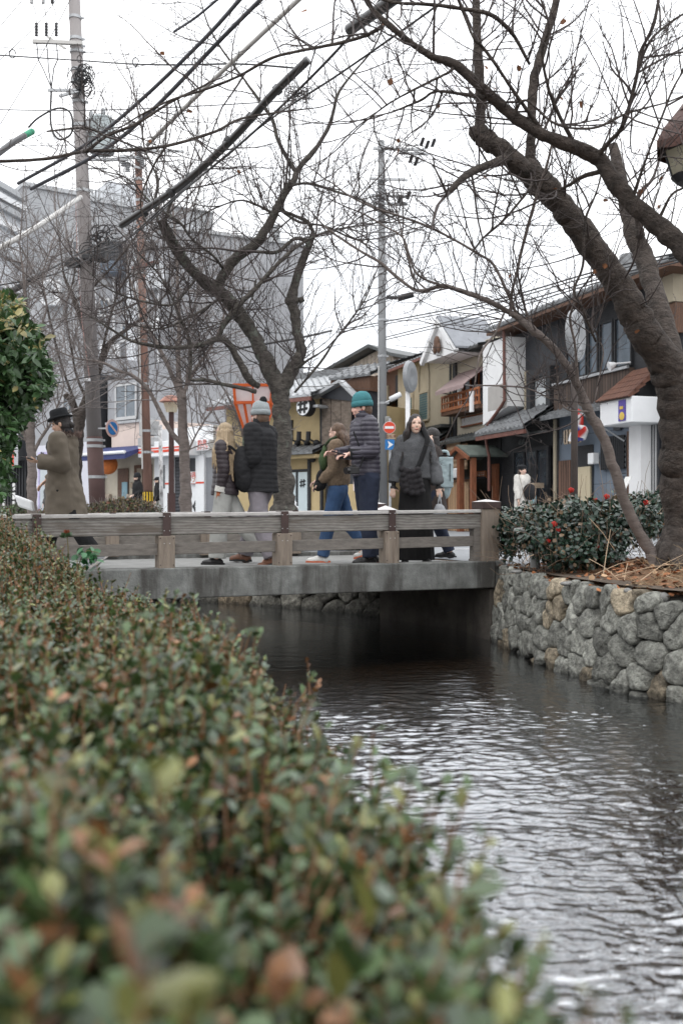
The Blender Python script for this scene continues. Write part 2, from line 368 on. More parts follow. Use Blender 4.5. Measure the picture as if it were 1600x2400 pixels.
rip = lambda sx, sy, o: 1-np.abs(vnoise(np.c_[wx*sx, wy*sy, fx*0+o]))*2
hgt = .0026*rip(3.2,8.0,1)+.0038*rip(8.5,14,2)+.0034*rip(17,26,6)+.0007*vnoise(np.c_[wx*19, wy*42, fx*0+5])+.0028*vnoise(np.c_[wx*1.3, wy*2.6, fx*0+7])
env = np.clip((fx+4.2)/.6,0,1)*np.clip((3.7-fx)/.3,0,1)*np.clip((fy-1.8)/.3,0,1)*np.clip((15.6-fy)/.8,0,1)*(.22+.78*(1-sstep(6.6,9.6,fy)))*(1+.5*(1-sstep(2.6,5.5,fy)))
Vw = np.c_[fx, fy, WZ+hgt*env*np.clip(patch,.35,1.4)]
nx_, ny_ = len(xs), len(ys); kk_ = np.arange(ny_-1)[:,None]; jj_ = np.arange(nx_-1)[None]
Qw = np.stack([kk_*nx_+jj_, kk_*nx_+jj_+1, (kk_+1)*nx_+jj_+1, (kk_+1)*nx_+jj_], -1).reshape(-1, 4)
put('water', mesh_np('water', Vw, Qw, smooth=True), wm, kind='structure', origin=False)

# ================= STONE RETAINING WALLS =================
def path_eval(P):
    P = np.array(P, float); seg = np.linalg.norm(np.diff(P, axis=0), axis=1); s = np.r_[0, np.cumsum(seg)]
    def f(q):
        q = np.asarray(q, float); return np.stack([np.interp(q, s, P[:,0]), np.interp(q, s, P[:,1])], -1)
    return f, s[-1]
def clip(poly, a, b, c_):      # keep a x + b y <= c
    o = []
    for i in range(len(poly)):
        p, q = poly[i], poly[(i+1)%len(poly)]; dp = a*p[0]+b*p[1]-c_; dq = a*q[0]+b*q[1]-c_
        if dp <= 0: o.append(p)
        if dp*dq < 0:
            t_ = dp/(dp-dq); o.append((p[0]+t_*(q[0]-p[0]), p[1]+t_*(q[1]-p[1])))
    return o
def stone_wall(P, side, z0, z1, cell, seed, label, topf=None, tone=(.27,.265,.25)):
    f, Ls = path_eval(P); rng = np.random.default_rng(seed); H = z1-z0
    rows = max(2, round(H/(cell*.92))); pts = []
    for r in range(-1, rows+1):
        x = -cell; y = (r+.5)*H/rows
        while x < Ls+cell:
            wd = cell*rng.uniform(.48, 1.55); x += wd/2; pts.append((x, y+rng.normal(0, .25)*H/rows)); x += wd/2
    pts = np.array(pts); VV, FF, CC = [], [], []; off = 0; nr = 6; na = 26
    ang = np.arange(na)*2*np.pi/na
    for i, p in enumerate(pts):
        if p[1] < 0 or p[1] > H or p[0] < 0 or p[0] > Ls: continue
        pg = [(p[0]-cell,p[1]-cell),(p[0]+cell,p[1]-cell),(p[0]+cell,p[1]+cell),(p[0]-cell,p[1]+cell)]
        dd = np.linalg.norm(pts-p, axis=1)
        for j in np.argsort(dd)[1:12]:
            m_ = (pts[j]+p)/2; d_ = pts[j]-p; pg = clip(pg, d_[0], d_[1], d_@m_)
        pg = clip(pg, 0, 1, H); pg = clip(pg, 0, -1, .05)
        if len(pg) < 3: continue
        c0 = np.mean(pg, axis=0); pg = np.array(pg)
        # radius along each angle
        rad = []
        for a in ang:
            dx, dy = math.cos(a), math.sin(a); best = 9
            for k in range(len(pg)):
                q0, q1 = pg[k]-c0, pg[(k+1)%len(pg)]-c0; e = q1-q0; den = dx*e[1]-dy*e[0]
                if abs(den) < 1e-9: continue
                tt = (q0[0]*e[1]-q0[1]*e[0])/den; uu = (q0[0]*dy-q0[1]*dx)/den
                if tt > 0 and -1e-6 <= uu <= 1+1e-6: best = min(best, tt)
            rad.append(best)
        rad = np.array(rad); rad = .86*rad+.07*np.roll(rad,1)+.07*np.roll(rad,-1); rad = np.maximum(rad-.001, .02)
        bul = rng.uniform(.022, .055); tilt = rng.normal(0, .10, 2)
        vs = [(c0[0], c0[1], bul)]
        for q, hh in ((.4,1.),(.76,.95),(.92,.72),(.985,.30),(1.0,-.6),(.99,-2.2)):
            for k, a in enumerate(ang): vs.append((c0[0]+q*rad[k]*math.cos(a), c0[1]+q*rad[k]*math.sin(a), bul*hh+(tilt[0]*math.cos(a)+tilt[1]*math.sin(a))*q*rad[k]*.8))
        vs = np.array(vs); nz = vnoise(np.c_[vs[:,0]*8, vs[:,1]*8, np.full(len(vs), i*.7)])*.012+vnoise(np.c_[vs[:,0]*13, vs[:,1]*13, np.full(len(vs), i*1.7)])*.020+vnoise(np.c_[vs[:,0]*31, vs[:,1]*31, np.full(len(vs), i*2.7)])*.010
        vs[:,2] += nz; vs[:,1] += nz*.6
        fs = [(0, 1+k, 1+(k+1)%na) for k in range(na)]
        for r in range(nr-1):
            for k in range(na):
                a0, a1 = 1+r*na+k, 1+r*na+(k+1)%na; b0, b1 = a0+na, a1+na; fs += [(a0,b0,a1),(a1,b0,b1)]
        VV.append(vs); FF.append(np.array(fs)+off); off += len(vs)
        h = rng.random(); cc = np.array(tone)*rng.uniform(.62, 1.35)*(np.array([1.16,1.0,.80]) if h < .16 else np.array([.97,1.0,.98]))
        CC.append(np.tile(cc, (len(vs), 1)))
    V = np.vstack(VV); Fq = np.vstack(FF); C = np.vstack(CC)
    e = .02; p0 = f(V[:,0]); tg = unit(f(V[:,0]+.12)-f(V[:,0]-.12)); nn = np.stack([-tg[:,1], tg[:,0]], -1)*side
    bat = V[:,1]*.10
    XY = p0+nn*(V[:,2]-bat)[:,None]
    Z = z0+V[:,1]
    if topf is not None: Z = z0+V[:,1]*(topf(V[:,0])-z0)/H
    C = C*np.where(Z < WZ+.05+.03*vnoise(np.c_[XY*6, Z]), .42, 1.)[:,None]      # wet tide line
    me = mesh_np('wall', np.c_[XY, Z], Fq, C, True)
    # dark packed earth core behind the joints
    return me, f, Ls
m_core = mat('dark wall core', (.035,.032,.028), .95, .3, 5, .5, 30)
def core(P, side, z0, z1, inset, topf=None, n=60):
    f, Ls = path_eval(P); s = np.linspace(0, Ls, n); p = f(s); tg = unit(f(s+.1)-f(s-.1)); nn = np.stack([-tg[:,1], tg[:,0]], -1)*side
    inset += .045; c = MB(); a = p-nn*inset; b = p-nn*(inset+.11)-nn*.0; zt = np.full(n, z1) if topf is None else topf(s)
    d = p-nn*(inset+.4)
    v = [(a[i][0],a[i][1],z0) for i in range(n)]+[(b[i][0],b[i][1],zt[i]-.02) for i in range(n)]+[(d[i][0],d[i][1],zt[i]-.02) for i in range(n)]
    c.add(v, [(i,i+1,n+i+1,n+i) for i in range(n-1)]+[(n+i,n+i+1,2*n+i+1,2*n+i) for i in range(n-1)]); return c
RW = [(4.6,1.2),(4.2,3.2),(3.2,5.3),(2.45,7.1),(2.2,7.5),(2.06,7.85),(1.95,8.4),(1.79,9.05),(1.66,10.1),(1.60,10.72)]
ftop = lambda s: -.05+.035*np.sin(s*1.3)*.5+.016*np.sin(s*7.3)+.012*np.sin(s*13.1+1)+.03*np.clip((s-7)/2.5, 0, 1)
me, _, _ = stone_wall(RW, 1, -1.05, -.04, .24, 5, '', ftop, (.33,.32,.29))
rw = put('stone_wall', me, m_stone, label='pale granite boulder wall along the right bank up to the bridge post', cat='wall')
cc = core(RW, 1, -1.05, -.06, .012, ftop); build(cc, 'wall_core', m_core, rw)
FW = [(.50,13.02),(0,13.7),(-1.67,15.0),(-2.95,15.6),(-6,17),(-14,19.5)]
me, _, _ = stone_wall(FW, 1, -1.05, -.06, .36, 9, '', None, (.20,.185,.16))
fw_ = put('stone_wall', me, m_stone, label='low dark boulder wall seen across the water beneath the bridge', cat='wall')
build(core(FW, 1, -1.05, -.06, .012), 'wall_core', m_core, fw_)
LW = [(-3.3,11.5),(-2.5,9.2),(-1.9,7.2),(-.85,5),(-.30,3.5),(-.05,2.2),(-.05,.2)]
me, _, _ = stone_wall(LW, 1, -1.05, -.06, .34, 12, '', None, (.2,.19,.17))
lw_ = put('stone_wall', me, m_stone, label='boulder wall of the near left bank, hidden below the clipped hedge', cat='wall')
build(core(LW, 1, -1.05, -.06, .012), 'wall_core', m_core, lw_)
# right bank: mound of earth behind the wall
f, Ls = path_eval(RW); ns_, nt_ = 90, 30; S = np.linspace(0, Ls, ns_); p = f(S); tg = unit(f(S+.1)-f(S-.1)); nn = -np.stack([-tg[:,1], tg[:,0]], -1)
def bank_h(s, d):   # height of the planted bank at distance d behind the wall top
    e = np.clip((s-3.5)/3., 0, 1); fade = 1-np.clip((s-7.6)/2.0, 0, 1)
    return ftop(s)-.02+(.30*np.clip((d-.15)/1.5, 0, 1)**.9)*(.25+.75*fade)-.36*np.clip((d-2.6)/.9, 0, 1)*fade
V = np.zeros((ns_, nt_, 3)); dd = np.linspace(0, 3.6, nt_)
for j, d in enumerate(dd):
    q = p+nn*(d+.135); V[:,j,:2] = q; V[:,j,2] = bank_h(S, d)+vnoise(np.c_[q*3, np.zeros(ns_)])*.02*min(1, d*3)
k = np.arange(ns_-1)[:,None]; j = np.arange(nt_-1)[None]
Q = np.stack([k*nt_+j, k*nt_+j+1, (k+1)*nt_+j+1, (k+1)*nt_+j], -1).reshape(-1, 4)
m_litter = mat('leaf litter soil', (.20,.115,.065), .95, .55, 14, .9, 60, stains=((.30,.16,.08), 18, .52, .8, (1,1,1)))
put('bank', mesh_np('bank', V.reshape(-1, 3), Q, smooth=True), m_litter, kind='structure', origin=False)

# ================= BRIDGE =================
D0 = 9.0
def BP(tt, n=0., z=0.):   # point on the near rail line: tt in post spacings, n metres across the bridge
    D = D0*(1+.0506*tt); X = D*(-715+281*tt)/(1+.0506*tt)/F
    return np.array([X+bn[0]*n, D+bn[1]*n, z])
bx = (BP(1)-BP(0)); SP = np.linalg.norm(bx); bx = bx/SP; bnn = np.array([bn[0], bn[1], 0.])
BR = thing('footbridge', 'low concrete slab footbridge with weathered grey wooden railings crossing the stream', 'bridge', BP(2, 1.3, -.28))
def bbox_(mb, t0, t1, n0, n1, z0, z1, dz=0.):
    a = BP(t0, n0, z0); b = BP(t1, n0, z0); b[2] += dz*(t1-t0)
    mb.obb(a, b-a, bnn*(n1-n0), (0,0,z1-z0))
BT1 = 4.02
d_ = MB(); bbox_(d_, -1.6, BT1, -.14, .10, -.265, .022); o_ = build(d_, 'edge_beam', m_conc, BR, bevel=.012)
d_ = MB(); bbox_(d_, -1.6, BT1+.02, .102, 2.9, -.2, -.028); build(d_, 'deck', m_conc_l, BR)
d_ = MB(); bbox_(d_, -1.6, BT1, 2.902, 3.1, -.265, .022); build(d_, 'edge_beam', m_conc, BR, bevel=.012)
zr = lambda tt: .525+.0135*tt          # rail top height at a post
def rail_section(mb, t0, t1, n0, n1, a, b):   # board between tops a and b below the rail top
    p0 = BP(t0, n0, zr(t0)-b); p1 = BP(t1, n0, zr(t1)-b); mb.obb(p0, p1-p0, bnn*(n1-n0), (0,0,b-a))
for side, nc in (('near', 0.), ('far', 2.9)):
    s_ = 1 if side == 'near' else -1
    for i in range(-1, 4):
        t1 = i+1 if i < 3 else 3.93
        a = i+.012; b = t1-.012
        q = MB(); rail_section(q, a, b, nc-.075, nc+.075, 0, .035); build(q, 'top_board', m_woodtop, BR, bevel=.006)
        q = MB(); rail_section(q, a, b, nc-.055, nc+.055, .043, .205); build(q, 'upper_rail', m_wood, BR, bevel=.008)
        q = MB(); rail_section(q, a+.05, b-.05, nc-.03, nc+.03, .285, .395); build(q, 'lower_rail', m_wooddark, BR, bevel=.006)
    for i in range(-1, 4):
        z = zr(i); q = MB(); hw = .078
        c = BP(i, nc); 
        o0 = c-bx*hw-bnn*.088+np.array([0,0,.006]); q.obb(o0, bx*2*hw, bnn*.176, (0,0,z-.212-.006)); po = build(q, 'post', m_woodpost, BR, bevel=.008)
        # metal strap folded over the rail
        q = MB(); w2 = .038; e = .079
        f0 = c-bx*w2-bnn*(e+.006)+np.array([0,0,z-.30]); q.obb(f0, bx*2*w2, bnn*.005, (0,0,.306))
        q.obb(c-bx*w2-bnn*e+np.array([0,0,z+.001]), bx*2*w2, bnn*2*e, (0,0,.005))
        q.obb(c-bx*w2+bnn*(e+.001)+np.array([0,0,z-.30]), bx*2*w2, bnn*.005, (0,0,.306))
        # shim so the strap reaches the narrower post
        q.obb(c-bx*w2-bnn*(e)+np.array([0,0,z-.295]), bx*2*w2, bnn*.012, (0,0,.05)); stp = build(q, 'strap', m_strap, BR)
        if side == 'near':
            for sx in (-1, 1):
                for zz, rr_, off in ((z-.03,.0055,.086),(z-.165,.0055,.086),(z-.285,.0055,.086)):
                    q = MB(); q.ell(c+bx*sx*.026-bnn*off+np.array([0,0,zz]), rr_, 8, 5); build(q, 'bolt', m_bolt, stp)
                for zz in (z-.235, .05):
                    q = MB(); q.ell(c+bx*sx*.062-bnn*.089+np.array([0,0,zz]), .006, 8, 5); build(q, 'bolt', m_strap, po)
    # shading block behind post foot
    # end post with metal cap
    c = BP(3.985, nc); q = MB(); q.obb(c-bx*.095-bnn*.10+np.array([0,0,.004]), bx*.21, bnn*.2, (0,0,zr(4)+.045)); build(q, 'end_post', m_woodpost, BR, bevel=.01)
    q = MB(); zc = zr(4)+.05; a_ = c-bx*.108-bnn*.113+np.array([0,0,zc-.045]); q.obb(a_, bx*.236, bnn*.226, (0,0,.075))
    top = zc+.03; base = [a_+np.array([0,0,.075]), a_+bx*.236+np.array([0,0,.075]), a_+bx*.236+bnn*.226+np.array([0,0,.075]), a_+bnn*.226+np.array([0,0,.075])]
    cp = build(q, 'post_cap', m_strap, BR, bevel=.006)
    q = MB(); ctr = sum(base)/4+np.array([0,0,.03]); q.add([x+np.array([0,0,.002]) for x in base]+[ctr], [(0,1,4),(1,2,4),(2,3,4),(3,0,4)]); build(q, 'cap_top', mat('cap metal top', (.55,.53,.52), .5, .2, 9, .1), cp)
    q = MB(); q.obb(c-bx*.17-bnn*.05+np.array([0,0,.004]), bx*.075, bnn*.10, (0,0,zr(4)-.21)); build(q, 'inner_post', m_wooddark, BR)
# separate low bollard cap seen behind the third strap
c = BP(3.02, 2.35)
bl = thing('bollard', 'short post with pale pyramid metal cap standing behind the right end of the bridge railing', 'bollard', (*W(903, 1330, 12.9)[:2], 0))
q = MB(); bp_ = W(903, 1184, 12.9); q.box(-.10,.10,-.10,.10,-.02,.53); build(q, 'post', m_wooddark, bl, world=False, bevel=.01)
q = MB(); q.box(-.15,.15,-.15,.15,.53,.575); cpp = build(q, 'cap', m_strap, bl, world=False, bevel=.008)
q = MB(); q.add([(-.15,-.15,.577),(.15,-.15,.577),(.15,.15,.577),(-.15,.15,.577),(0,0,.635)], [(0,1,4),(1,2,4),(2,3,4),(3,0,4)]); build(q, 'cap_top', MATS['cap metal top'], bl, world=False)
# abutments
m_abut = mat('stained abutment concrete', (.12,.105,.09), .9, .4, 4, .6, 40, stains=((.26,.22,.17), 3, .6, .6, (1,1,.5)))
ab = MB(); pts = [(1.60,10.74),(1.52,10.95),(1.35,11.7),(.58,12.9),(.50,13.02)]
for a, b in zip(pts[:-1], pts[1:]):
    a = np.array([*a, -1.1]); b = np.array([*b, -1.1]); n_ = np.array([(b-a)[1], -(b-a)[0], 0]); n_ = n_/np.linalg.norm(n_)
    ab.obb(a, b-a, n_*.35, (0,0,.82))
build(ab, 'abutment', m_abut, BR)
ab = MB(); a = BP(-1.05,-.12,-1.1); ab.obb(a, -bx*.6, bnn*3.1, (0,0,.82)); build(ab, 'abutment', m_abut, BR)
ab = MB(); a = BP(4.03,-.13,-.275); ab.obb(a, bx*.13, bnn*.6, (0,0,.30)); build(ab, 'wing_block', m_conc, BR, bevel=.015)
# ================= BUILDINGS =================
class Frame:
    """street front: X=A+B*D line seen from the camera; local x to the right in the picture, y into the building, z up"""
    def __init__(s, P0, P1):     # P0 far/left, P1 near/right in plan
        s.o = np.array([*P0, 0.]); d = np.array(P1, float)-np.array(P0, float); s.L = np.linalg.norm(d); s.d = d/s.L; s.n = np.array([-s.d[1], s.d[0]])
        s.rz = math.atan2(s.d[1], s.d[0])
    def D(s, px):
        k = (px-800)/F; o, d = s.o, s.d; u = (k*o[1]-o[0])/(d[0]-k*d[1]); return o[1]+u*d[1]
    def u(s, px):
        k = (px-800)/F; return (k*s.o[1]-s.o[0])/(s.d[0]-k*s.d[1])
    def z(s, px, py): return CZ+(1200-py)/F*s.D(px)
    def thing(s, name, label, cat, px, group=None):
        u0 = s.u(px); p = s.o[:2]+s.d*u0; t = thing(name, label, cat, (p[0], p[1], -.02), s.rz, group); t['u0'] = u0; return t
def B(fr, t):      # local builders for thing t: u in px -> local x
    u0 = t['u0']
    class K:
        U = staticmethod(lambda px: fr.u(px)-u0)
        Z = staticmethod(lambda px, py: fr.z(px, py)+.02)
        @staticmethod
        def box(name, px0, px1, z0, z1, y0, y1, m, parent=None, **kw):
            q = MB(); q.box(K.U(px0), K.U(px1), y0, y1, z0, z1); return build(q, name, m, parent or t, world=False, **kw)
        @staticmethod
        def rect(name, px0, px1, py0, py1, y0, y1, m, parent=None, ref=None, **kw):
            r = px0 if ref is None else ref; return K.box(name, px0, px1, K.Z(r, py1), K.Z(r, py0), y0, y1, m, parent, **kw)
        @staticmethod
        def window(px0, px1, py0, py1, mf, mg, cols=2, rows=1, fw=.06, parent=None, ref=None, name='window', dep=.05, sill=True):
            r = px0 if ref is None else ref; x0, x1 = K.U(px0), K.U(px1); z0, z1 = K.Z(r, py1), K.Z(r, py0)
            q = MB(); q.box(x0, x1, -dep, .0, z0, z0+fw); q.box(x0, x1, -dep, 0, z1-fw, z1); q.box(x0, x0+fw, -dep, 0, z0+fw, z1-fw); q.box(x1-fw, x1, -dep, 0, z0+fw, z1-fw)
            for i in range(1, cols):
                x = x0+(x1-x0)*i/cols; q.box(x-fw*.35, x+fw*.35, -dep+.006, 0, z0+fw, z1-fw)
            for i in range(1, rows):
                z = z0+(z1-z0)*i/rows; q.box(x0+fw, x1-fw, -dep+.009, 0, z-fw*.35, z+fw*.35)
            wn = build(q, name, mf, parent or t, world=False)
            q = MB(); q.box(x0+fw*.7, x1-fw*.7, -.022, -.006, z0+fw*.7, z1-fw*.7); build(q, 'pane', mg, wn, world=False)
            if sill:
                q = MB(); q.box(x0-.05, x1+.05, -dep-.06, -dep-.002, z0-.05, z0+.004); build(q, 'sill', mf, wn, world=False)
            return wn
    return K
def tiles(x0, x1, zf, zb, yf, yb, pitch=.27, amp=.05, slope_x=None):
    """clay tile roof: rows of round tiles running up the slope, round ends at the eave"""
    q = MB(); n = max(2, int(round((x1-x0)/pitch))); pt = (x1-x0)/n; sub = 6; rows = max(2, int(abs(yb-yf)/.26)); vs = []; 
    xs = []; zs = []
    for i in range(n*sub+1):
        ph = (i % sub)/sub; xs.append(x0+i*pt/sub); zs.append(amp*max(0, math.cos((ph-.0)*2*math.pi))**.7 if math.cos(ph*2*math.pi) > 0 else 0)
    lines = []
    for r in range(rows+1):
        t_ = r/rows
        y = yf+(yb-yf)*t_; z = zf+(zb-zf)*t_
        lines.append((y, z+.035)); 
        if r < rows: lines.append((yf+(yb-yf)*(t_+.999/rows), zf+(zb-zf)*(t_+.999/rows)))
    m = len(xs)
    for (y, z) in lines: vs += [(xs[i], y, z+zs[i]) for i in range(m)]
    k = len(lines)
    vs += [(xs[i], yf, zf-.03) for i in range(m)]; vs += [(xs[i], yb, zb-.05) for i in range(m)]
    fs = [(r*m+i, r*m+i+1, (r+1)*m+i+1, (r+1)*m+i) for r in range(k-1) for i in range(m-1)]
    fs += [(k*m+i, k*m+i+1, i+1, i) for i in range(m-1)]
    fs += [((k+1)*m+i, (k+1)*m+i+1, k*m+i+1, k*m+i) for i in range(m-1)]
    q.add(vs, fs)
    return q
def eave_ends(x0, x1, z, y, pitch=.27, r=.055):
    q = MB(); n = max(2, int(round((x1-x0)/pitch))); pt = (x1-x0)/n
    for i in range(n+1): q.cyl((x0+i*pt, y-.02, z+.03), (x0+i*pt, y+.3, z+.06), r, r, 10)
    return q
m_tile = mat('grey clay tile', (.115,.12,.125), .45, .5, 7, .4, 40, spec=.6, stains=((.42,.42,.42), 9, .60, .7, (1,1,1)))
m_tile_d = mat('dark clay tile', (.055,.06,.06), .5, .4, 7, .4, 40, spec=.6)
m_ridge = mat('ridge tile', (.16,.165,.17), .6, .4, 8, .4, 40)
m_beige = mat('beige plaster', (.36,.315,.235), .9, .12, 1.5, .25, 70, stains=((.22,.19,.13), 1.2, .56, .55, (1.5,1.5,.35)))
m_cream = mat('cream plaster', (.52,.47,.38), .9, .1, 2, .2, 70, stains=((.34,.3,.25), 1.2, .56, .4, (1.5,1.5,.35)))
m_whitep = mat('white plaster', (.78,.78,.78), .85, .06, 2, .1, 60, stains=((.45,.44,.43), 1.6, .62, .35, (2,2,.4)))
m_pinkw = mat('pink render', (.64,.53,.47), .9, .07, 2, .15, 60, stains=((.48,.40,.36), 1., .58, .4, (1,1,.4)))
m_yellow = mat('ochre plaster', (.47,.365,.20), .9, .12, 2, .25, 60, stains=((.33,.24,.12), .9, .56, .5, (1,1,.5)))
m_grey = mat('grey render wall', (.33,.335,.35), .9, .10, .6, .15, 50, stains=((.24,.24,.25), .35, .55, .5, (1,1,.25)))
m_greytile = mat('grey wall panel', (.36,.37,.385), .7, .08, 1, .1, 40, brick=((.40,.41,.42),(.20,.20,.21),1.0,.012,1.55,.9,0.))
m_greylt = mat('pale metal cladding', (.62,.64,.66), .5, .15, 1.2, .1, 40, brick=((.55,.57,.60),(.28,.28,.3),1.0,.02,1.4,1.25,0.))
m_black = mat('black stained timber', (.022,.023,.026), .6, .4, 5, .4, 40, (1,1,6))
m_blackp = mat('charcoal panel', (.032,.034,.04), .5, .3, 3, .3, 30)
m_brownw = mat('brown timber', (.11,.055,.032), .6, .4, 5, .4, 40, (8,8,1))
m_brownb = mat('aged brown boards', (.085,.058,.045), .75, .55, 5, .4, 40, (1,1,.12), brick=((.055,.038,.03),(.012,.01,.009),1.,.012,.12,6.,0.))
m_redw = mat('red brown timber', (.21,.075,.035), .6, .35, 5, .3, 40, (6,6,1))
m_orangew = mat('orange brown lattice wood', (.33,.12,.05), .6, .3, 5, .3, 40, (6,6,1))
m_lightw = mat('light cedar boards', (.50,.33,.20), .75, .2, 5, .3, 40, (1,1,.12), brick=((.42,.27,.16),(.10,.06,.04),1.,.01,.2,4.,0.), stains=((.25,.15,.09), 1.2, .56, .6, (2,2,.7)))
m_blue = mat('slate blue render', (.145,.175,.215), .8, .14, 1.4, .2, 40, brick=((.13,.16,.20),(.06,.07,.085),1.,.008,2.2,.62,0.), stains=((.22,.25,.28), 1.4, .58, .5, (1,1,.35)))
m_brick = mat('red brick', (.24,.075,.05), .85, .35, 9, .5, 40, brick=((.16,.055,.04),(.06,.05,.045),1.,.012,.21,.075))
m_bamboo = mat('bamboo blind', (.40,.285,.19), .8, .25, 4, .3, 60, (1,1,.2), wavecol=(.8,(.35,.28,.22),.3), waveaxis='Z', wavescale=9.)
m_reed = mat('reed screen', (.23,.19,.155), .9, .4, 6, .5, 50, (1,1,2), wavecol=(.9,(.25,.2,.18),1.), waveaxis='Z', wavescale=6.)
m_glass = mat('dark window glass', (.035,.042,.05), .12, .5, 1.3, 0, spec=.8)
m_glassb = mat('blue grey window glass', (.10,.125,.15), .1, .5, 1.3, 0, spec=.9)
m_glassw = mat('frosted window', (.42,.46,.48), .35, .2, 1.2, 0, spec=.6)
m_alu = mat('aluminium frame', (.5,.5,.5), .45, .1, 4, 0, metal=.4)
m_steel = mat('galvanised steel', (.40,.41,.42), .5, .2, 8, .1, metal=.5)
m_awnp = mat('faded pink canvas', (.43,.325,.315), .85, .12, 3, .2, 60, trans=.2)
m_navy = mat('navy canvas', (.04,.05,.14), .8, .2, 3, .2, 60)
m_red = mat('red paint', (.62,.07,.035), .6, .1, 4, .05)
m_whitepl = mat('white painted panel', (.74,.75,.76), .5, .05, 3, .05)
m_shutter = mat('ribbed steel shutter', (.05,.052,.06), .5, .2, 3, .1, wavecol=(.9,(.2,.2,.2),0.), waveaxis='Z', wavescale=2.6, wavebump=.5)
m_louvre = mat('green grey louvre', (.075,.125,.125), .6, .3, 4, .2)
m_inkb = mat('black ink', (.012,.012,.013), .6, .1, 4, 0)
m_gold = mat('gold sign paint', (.6,.42,.08), .5, .1, 4, 0)
m_purple = mat('purple sign board', (.09,.06,.30), .5, .15, 4, 0)
m_board = mat('old signboard wood', (.34,.27,.20), .8, .35, 4, .5, 40, (1,1,6))
m_lantern = mat('orange paper lantern', (.55,.16,.04), .7, .2, 9, .2)
m_skyblue = mat('pale blue board', (.22,.36,.42), .6, .1, 4, 0)
m_pipe = mat('rust brown drainpipe', (.16,.07,.055), .6, .3, 5, .1)
m_paper = mat('paper notice', (.75,.75,.73), .8, .05, 9, 0)
m_redflower = mat('red paint marks', (.6,.05,.03), .6, .1, 9, 0)

# ---------------- right hand row ----------------
FR = Frame((13.6-.313*46, 46), (13.6-.313*14, 14))
# a. beige building
t = FR.thing('house', 'beige plastered house with arched recesses, green louvres and brick ground floor', 'house', 932); K = B(FR, t)
zE = K.Z(932, 867); zG = K.Z(1010, 1030)
K.box('wall', 932, 1062, zG, zE, 0, 7, m_beige)
K.box('brick_wall', 932, 1062, 0, zG-.002, .03, 7, m_brick)
q = tiles(K.U(925), K.U(1064), zE-.02, zE+1.15, -.35, 3.4); build(q, 'roof', m_tile, t, world=False, smooth=False)
q = MB(); q.box(K.U(925), K.U(1064), 3.2, 3.6, zE+1.05, zE+1.4); rd = build(q, 'ridge', m_ridge, t, world=False)
q = MB()
for i in range(5): q.cyl((K.U(928+33*i), 3.0, zE+1.2), (K.U(928+33*i), 3.8, zE+1.2), .12, .12, 10)
build(q, 'gutter', m_pipe, None) if 0 else None
for a, b, c, d in ((985,1004,924,986),(956,967,934,992)):
    z1, z0 = K.Z(a, c), K.Z(a, d); fr_ = MB(); x0, x1 = K.U(a), K.U(b); fr_.box(x0-.06,x0,-.05,0,z0-.06,z1+.06); fr_.box(x1,x1+.06,-.05,0,z0-.06,z1+.06); fr_.box(x0,x1,-.05,0,z1,z1+.06); fr_.box(x0,x1,-.07,0,z0-.06,z0)
    wn = build(fr_, 'window', m_beige, t, world=False); q = MB(); k = 11
    for i in range(k):
        z = z0+(z1-z0)*i/k; q.obb((x0, -.01, z), (x1-x0,0,0), (0,-.035,-.03+(z1-z0)/k*.2), (0,.008,(z1-z0)/k*.8))
    build(q, 'louvre', m_louvre, wn, world=False)
    q = MB(); xc = (x0+x1)/2; w_ = (x1-x0)/2+.09; pts = [(xc+w_*math.cos(a_), -.03, z1+.5+w_*1.6*math.sin(a_)) for a_ in np.linspace(math.pi, 0, 12)]
    q.tube([(xc-w_,-.03,z0)]+pts+[(xc+w_,-.03,z0)], .022, 5); build(q, 'arch_moulding', m_beige, t, world=False)
q = tiles(K.U(1003), K.U(1064), zG-.15, zG+.22, -.55, -.01, .24, .06); build(q, 'lower_eave', m_tile_d, t, world=False)
q = MB(); q.box(K.U(1003), K.U(1063), -.45, -.02, zG+.26, zG+.36); build(q, 'eave_board', m_tile_d, t, world=False)
for px in (1023, 1037, 1051):
    q = MB(); q.ell((K.U(px), -.25, zG-.42), (.11,.11,.12)); q.tube([(K.U(px),-.25,zG-.4),(K.U(px),-.05,zG-.25)], .03, 6); build(q, 'flood_lamp', m_tile_d, t, world=False)
K.rect('door', 1036, 1049, 1150, 1250, -.03, -.001, m_brownw)
K.rect('noticeboard', 1047, 1058, 1105, 1145, -.04, -.001, mat('grey green board', (.25,.27,.24), .7))
q = MB(); q.tube([(K.U(1060), -.08, zE-.1), (K.U(1060), -.08, .1)], .04, 8); build(q, 'drainpipe', m_tile_d, t, world=False)
q = MB(); q.box(K.U(934),K.U(1062),-.42,-.34,zE-.12,zE-.03); build(q, 'gutter', m_pipe, t, world=False)
# b. house with the pink awning
t = FR.thing('house', 'narrow tea house with small white gable, pink awning and orange balcony', 'house', 1063); K = B(FR, t)
z2 = K.Z(1168, 785); zb = K.Z(1100, 1030)
K.box('wall', 1063.5, 1170, zb, z2, 0, 6, m_cream); K.box('lower_wall', 1063.5, 1170, 0, zb-.002, .03, 6, m_black)
K.box('corner_post', 1064, 1071, 0, z2-.3, -.06, -.001, m_black)
q = tiles(K.U(1064), K.U(1171), z2-.35, z2+.7, -.7, 3.); build(q, 'roof', m_tile_d, t, world=False)
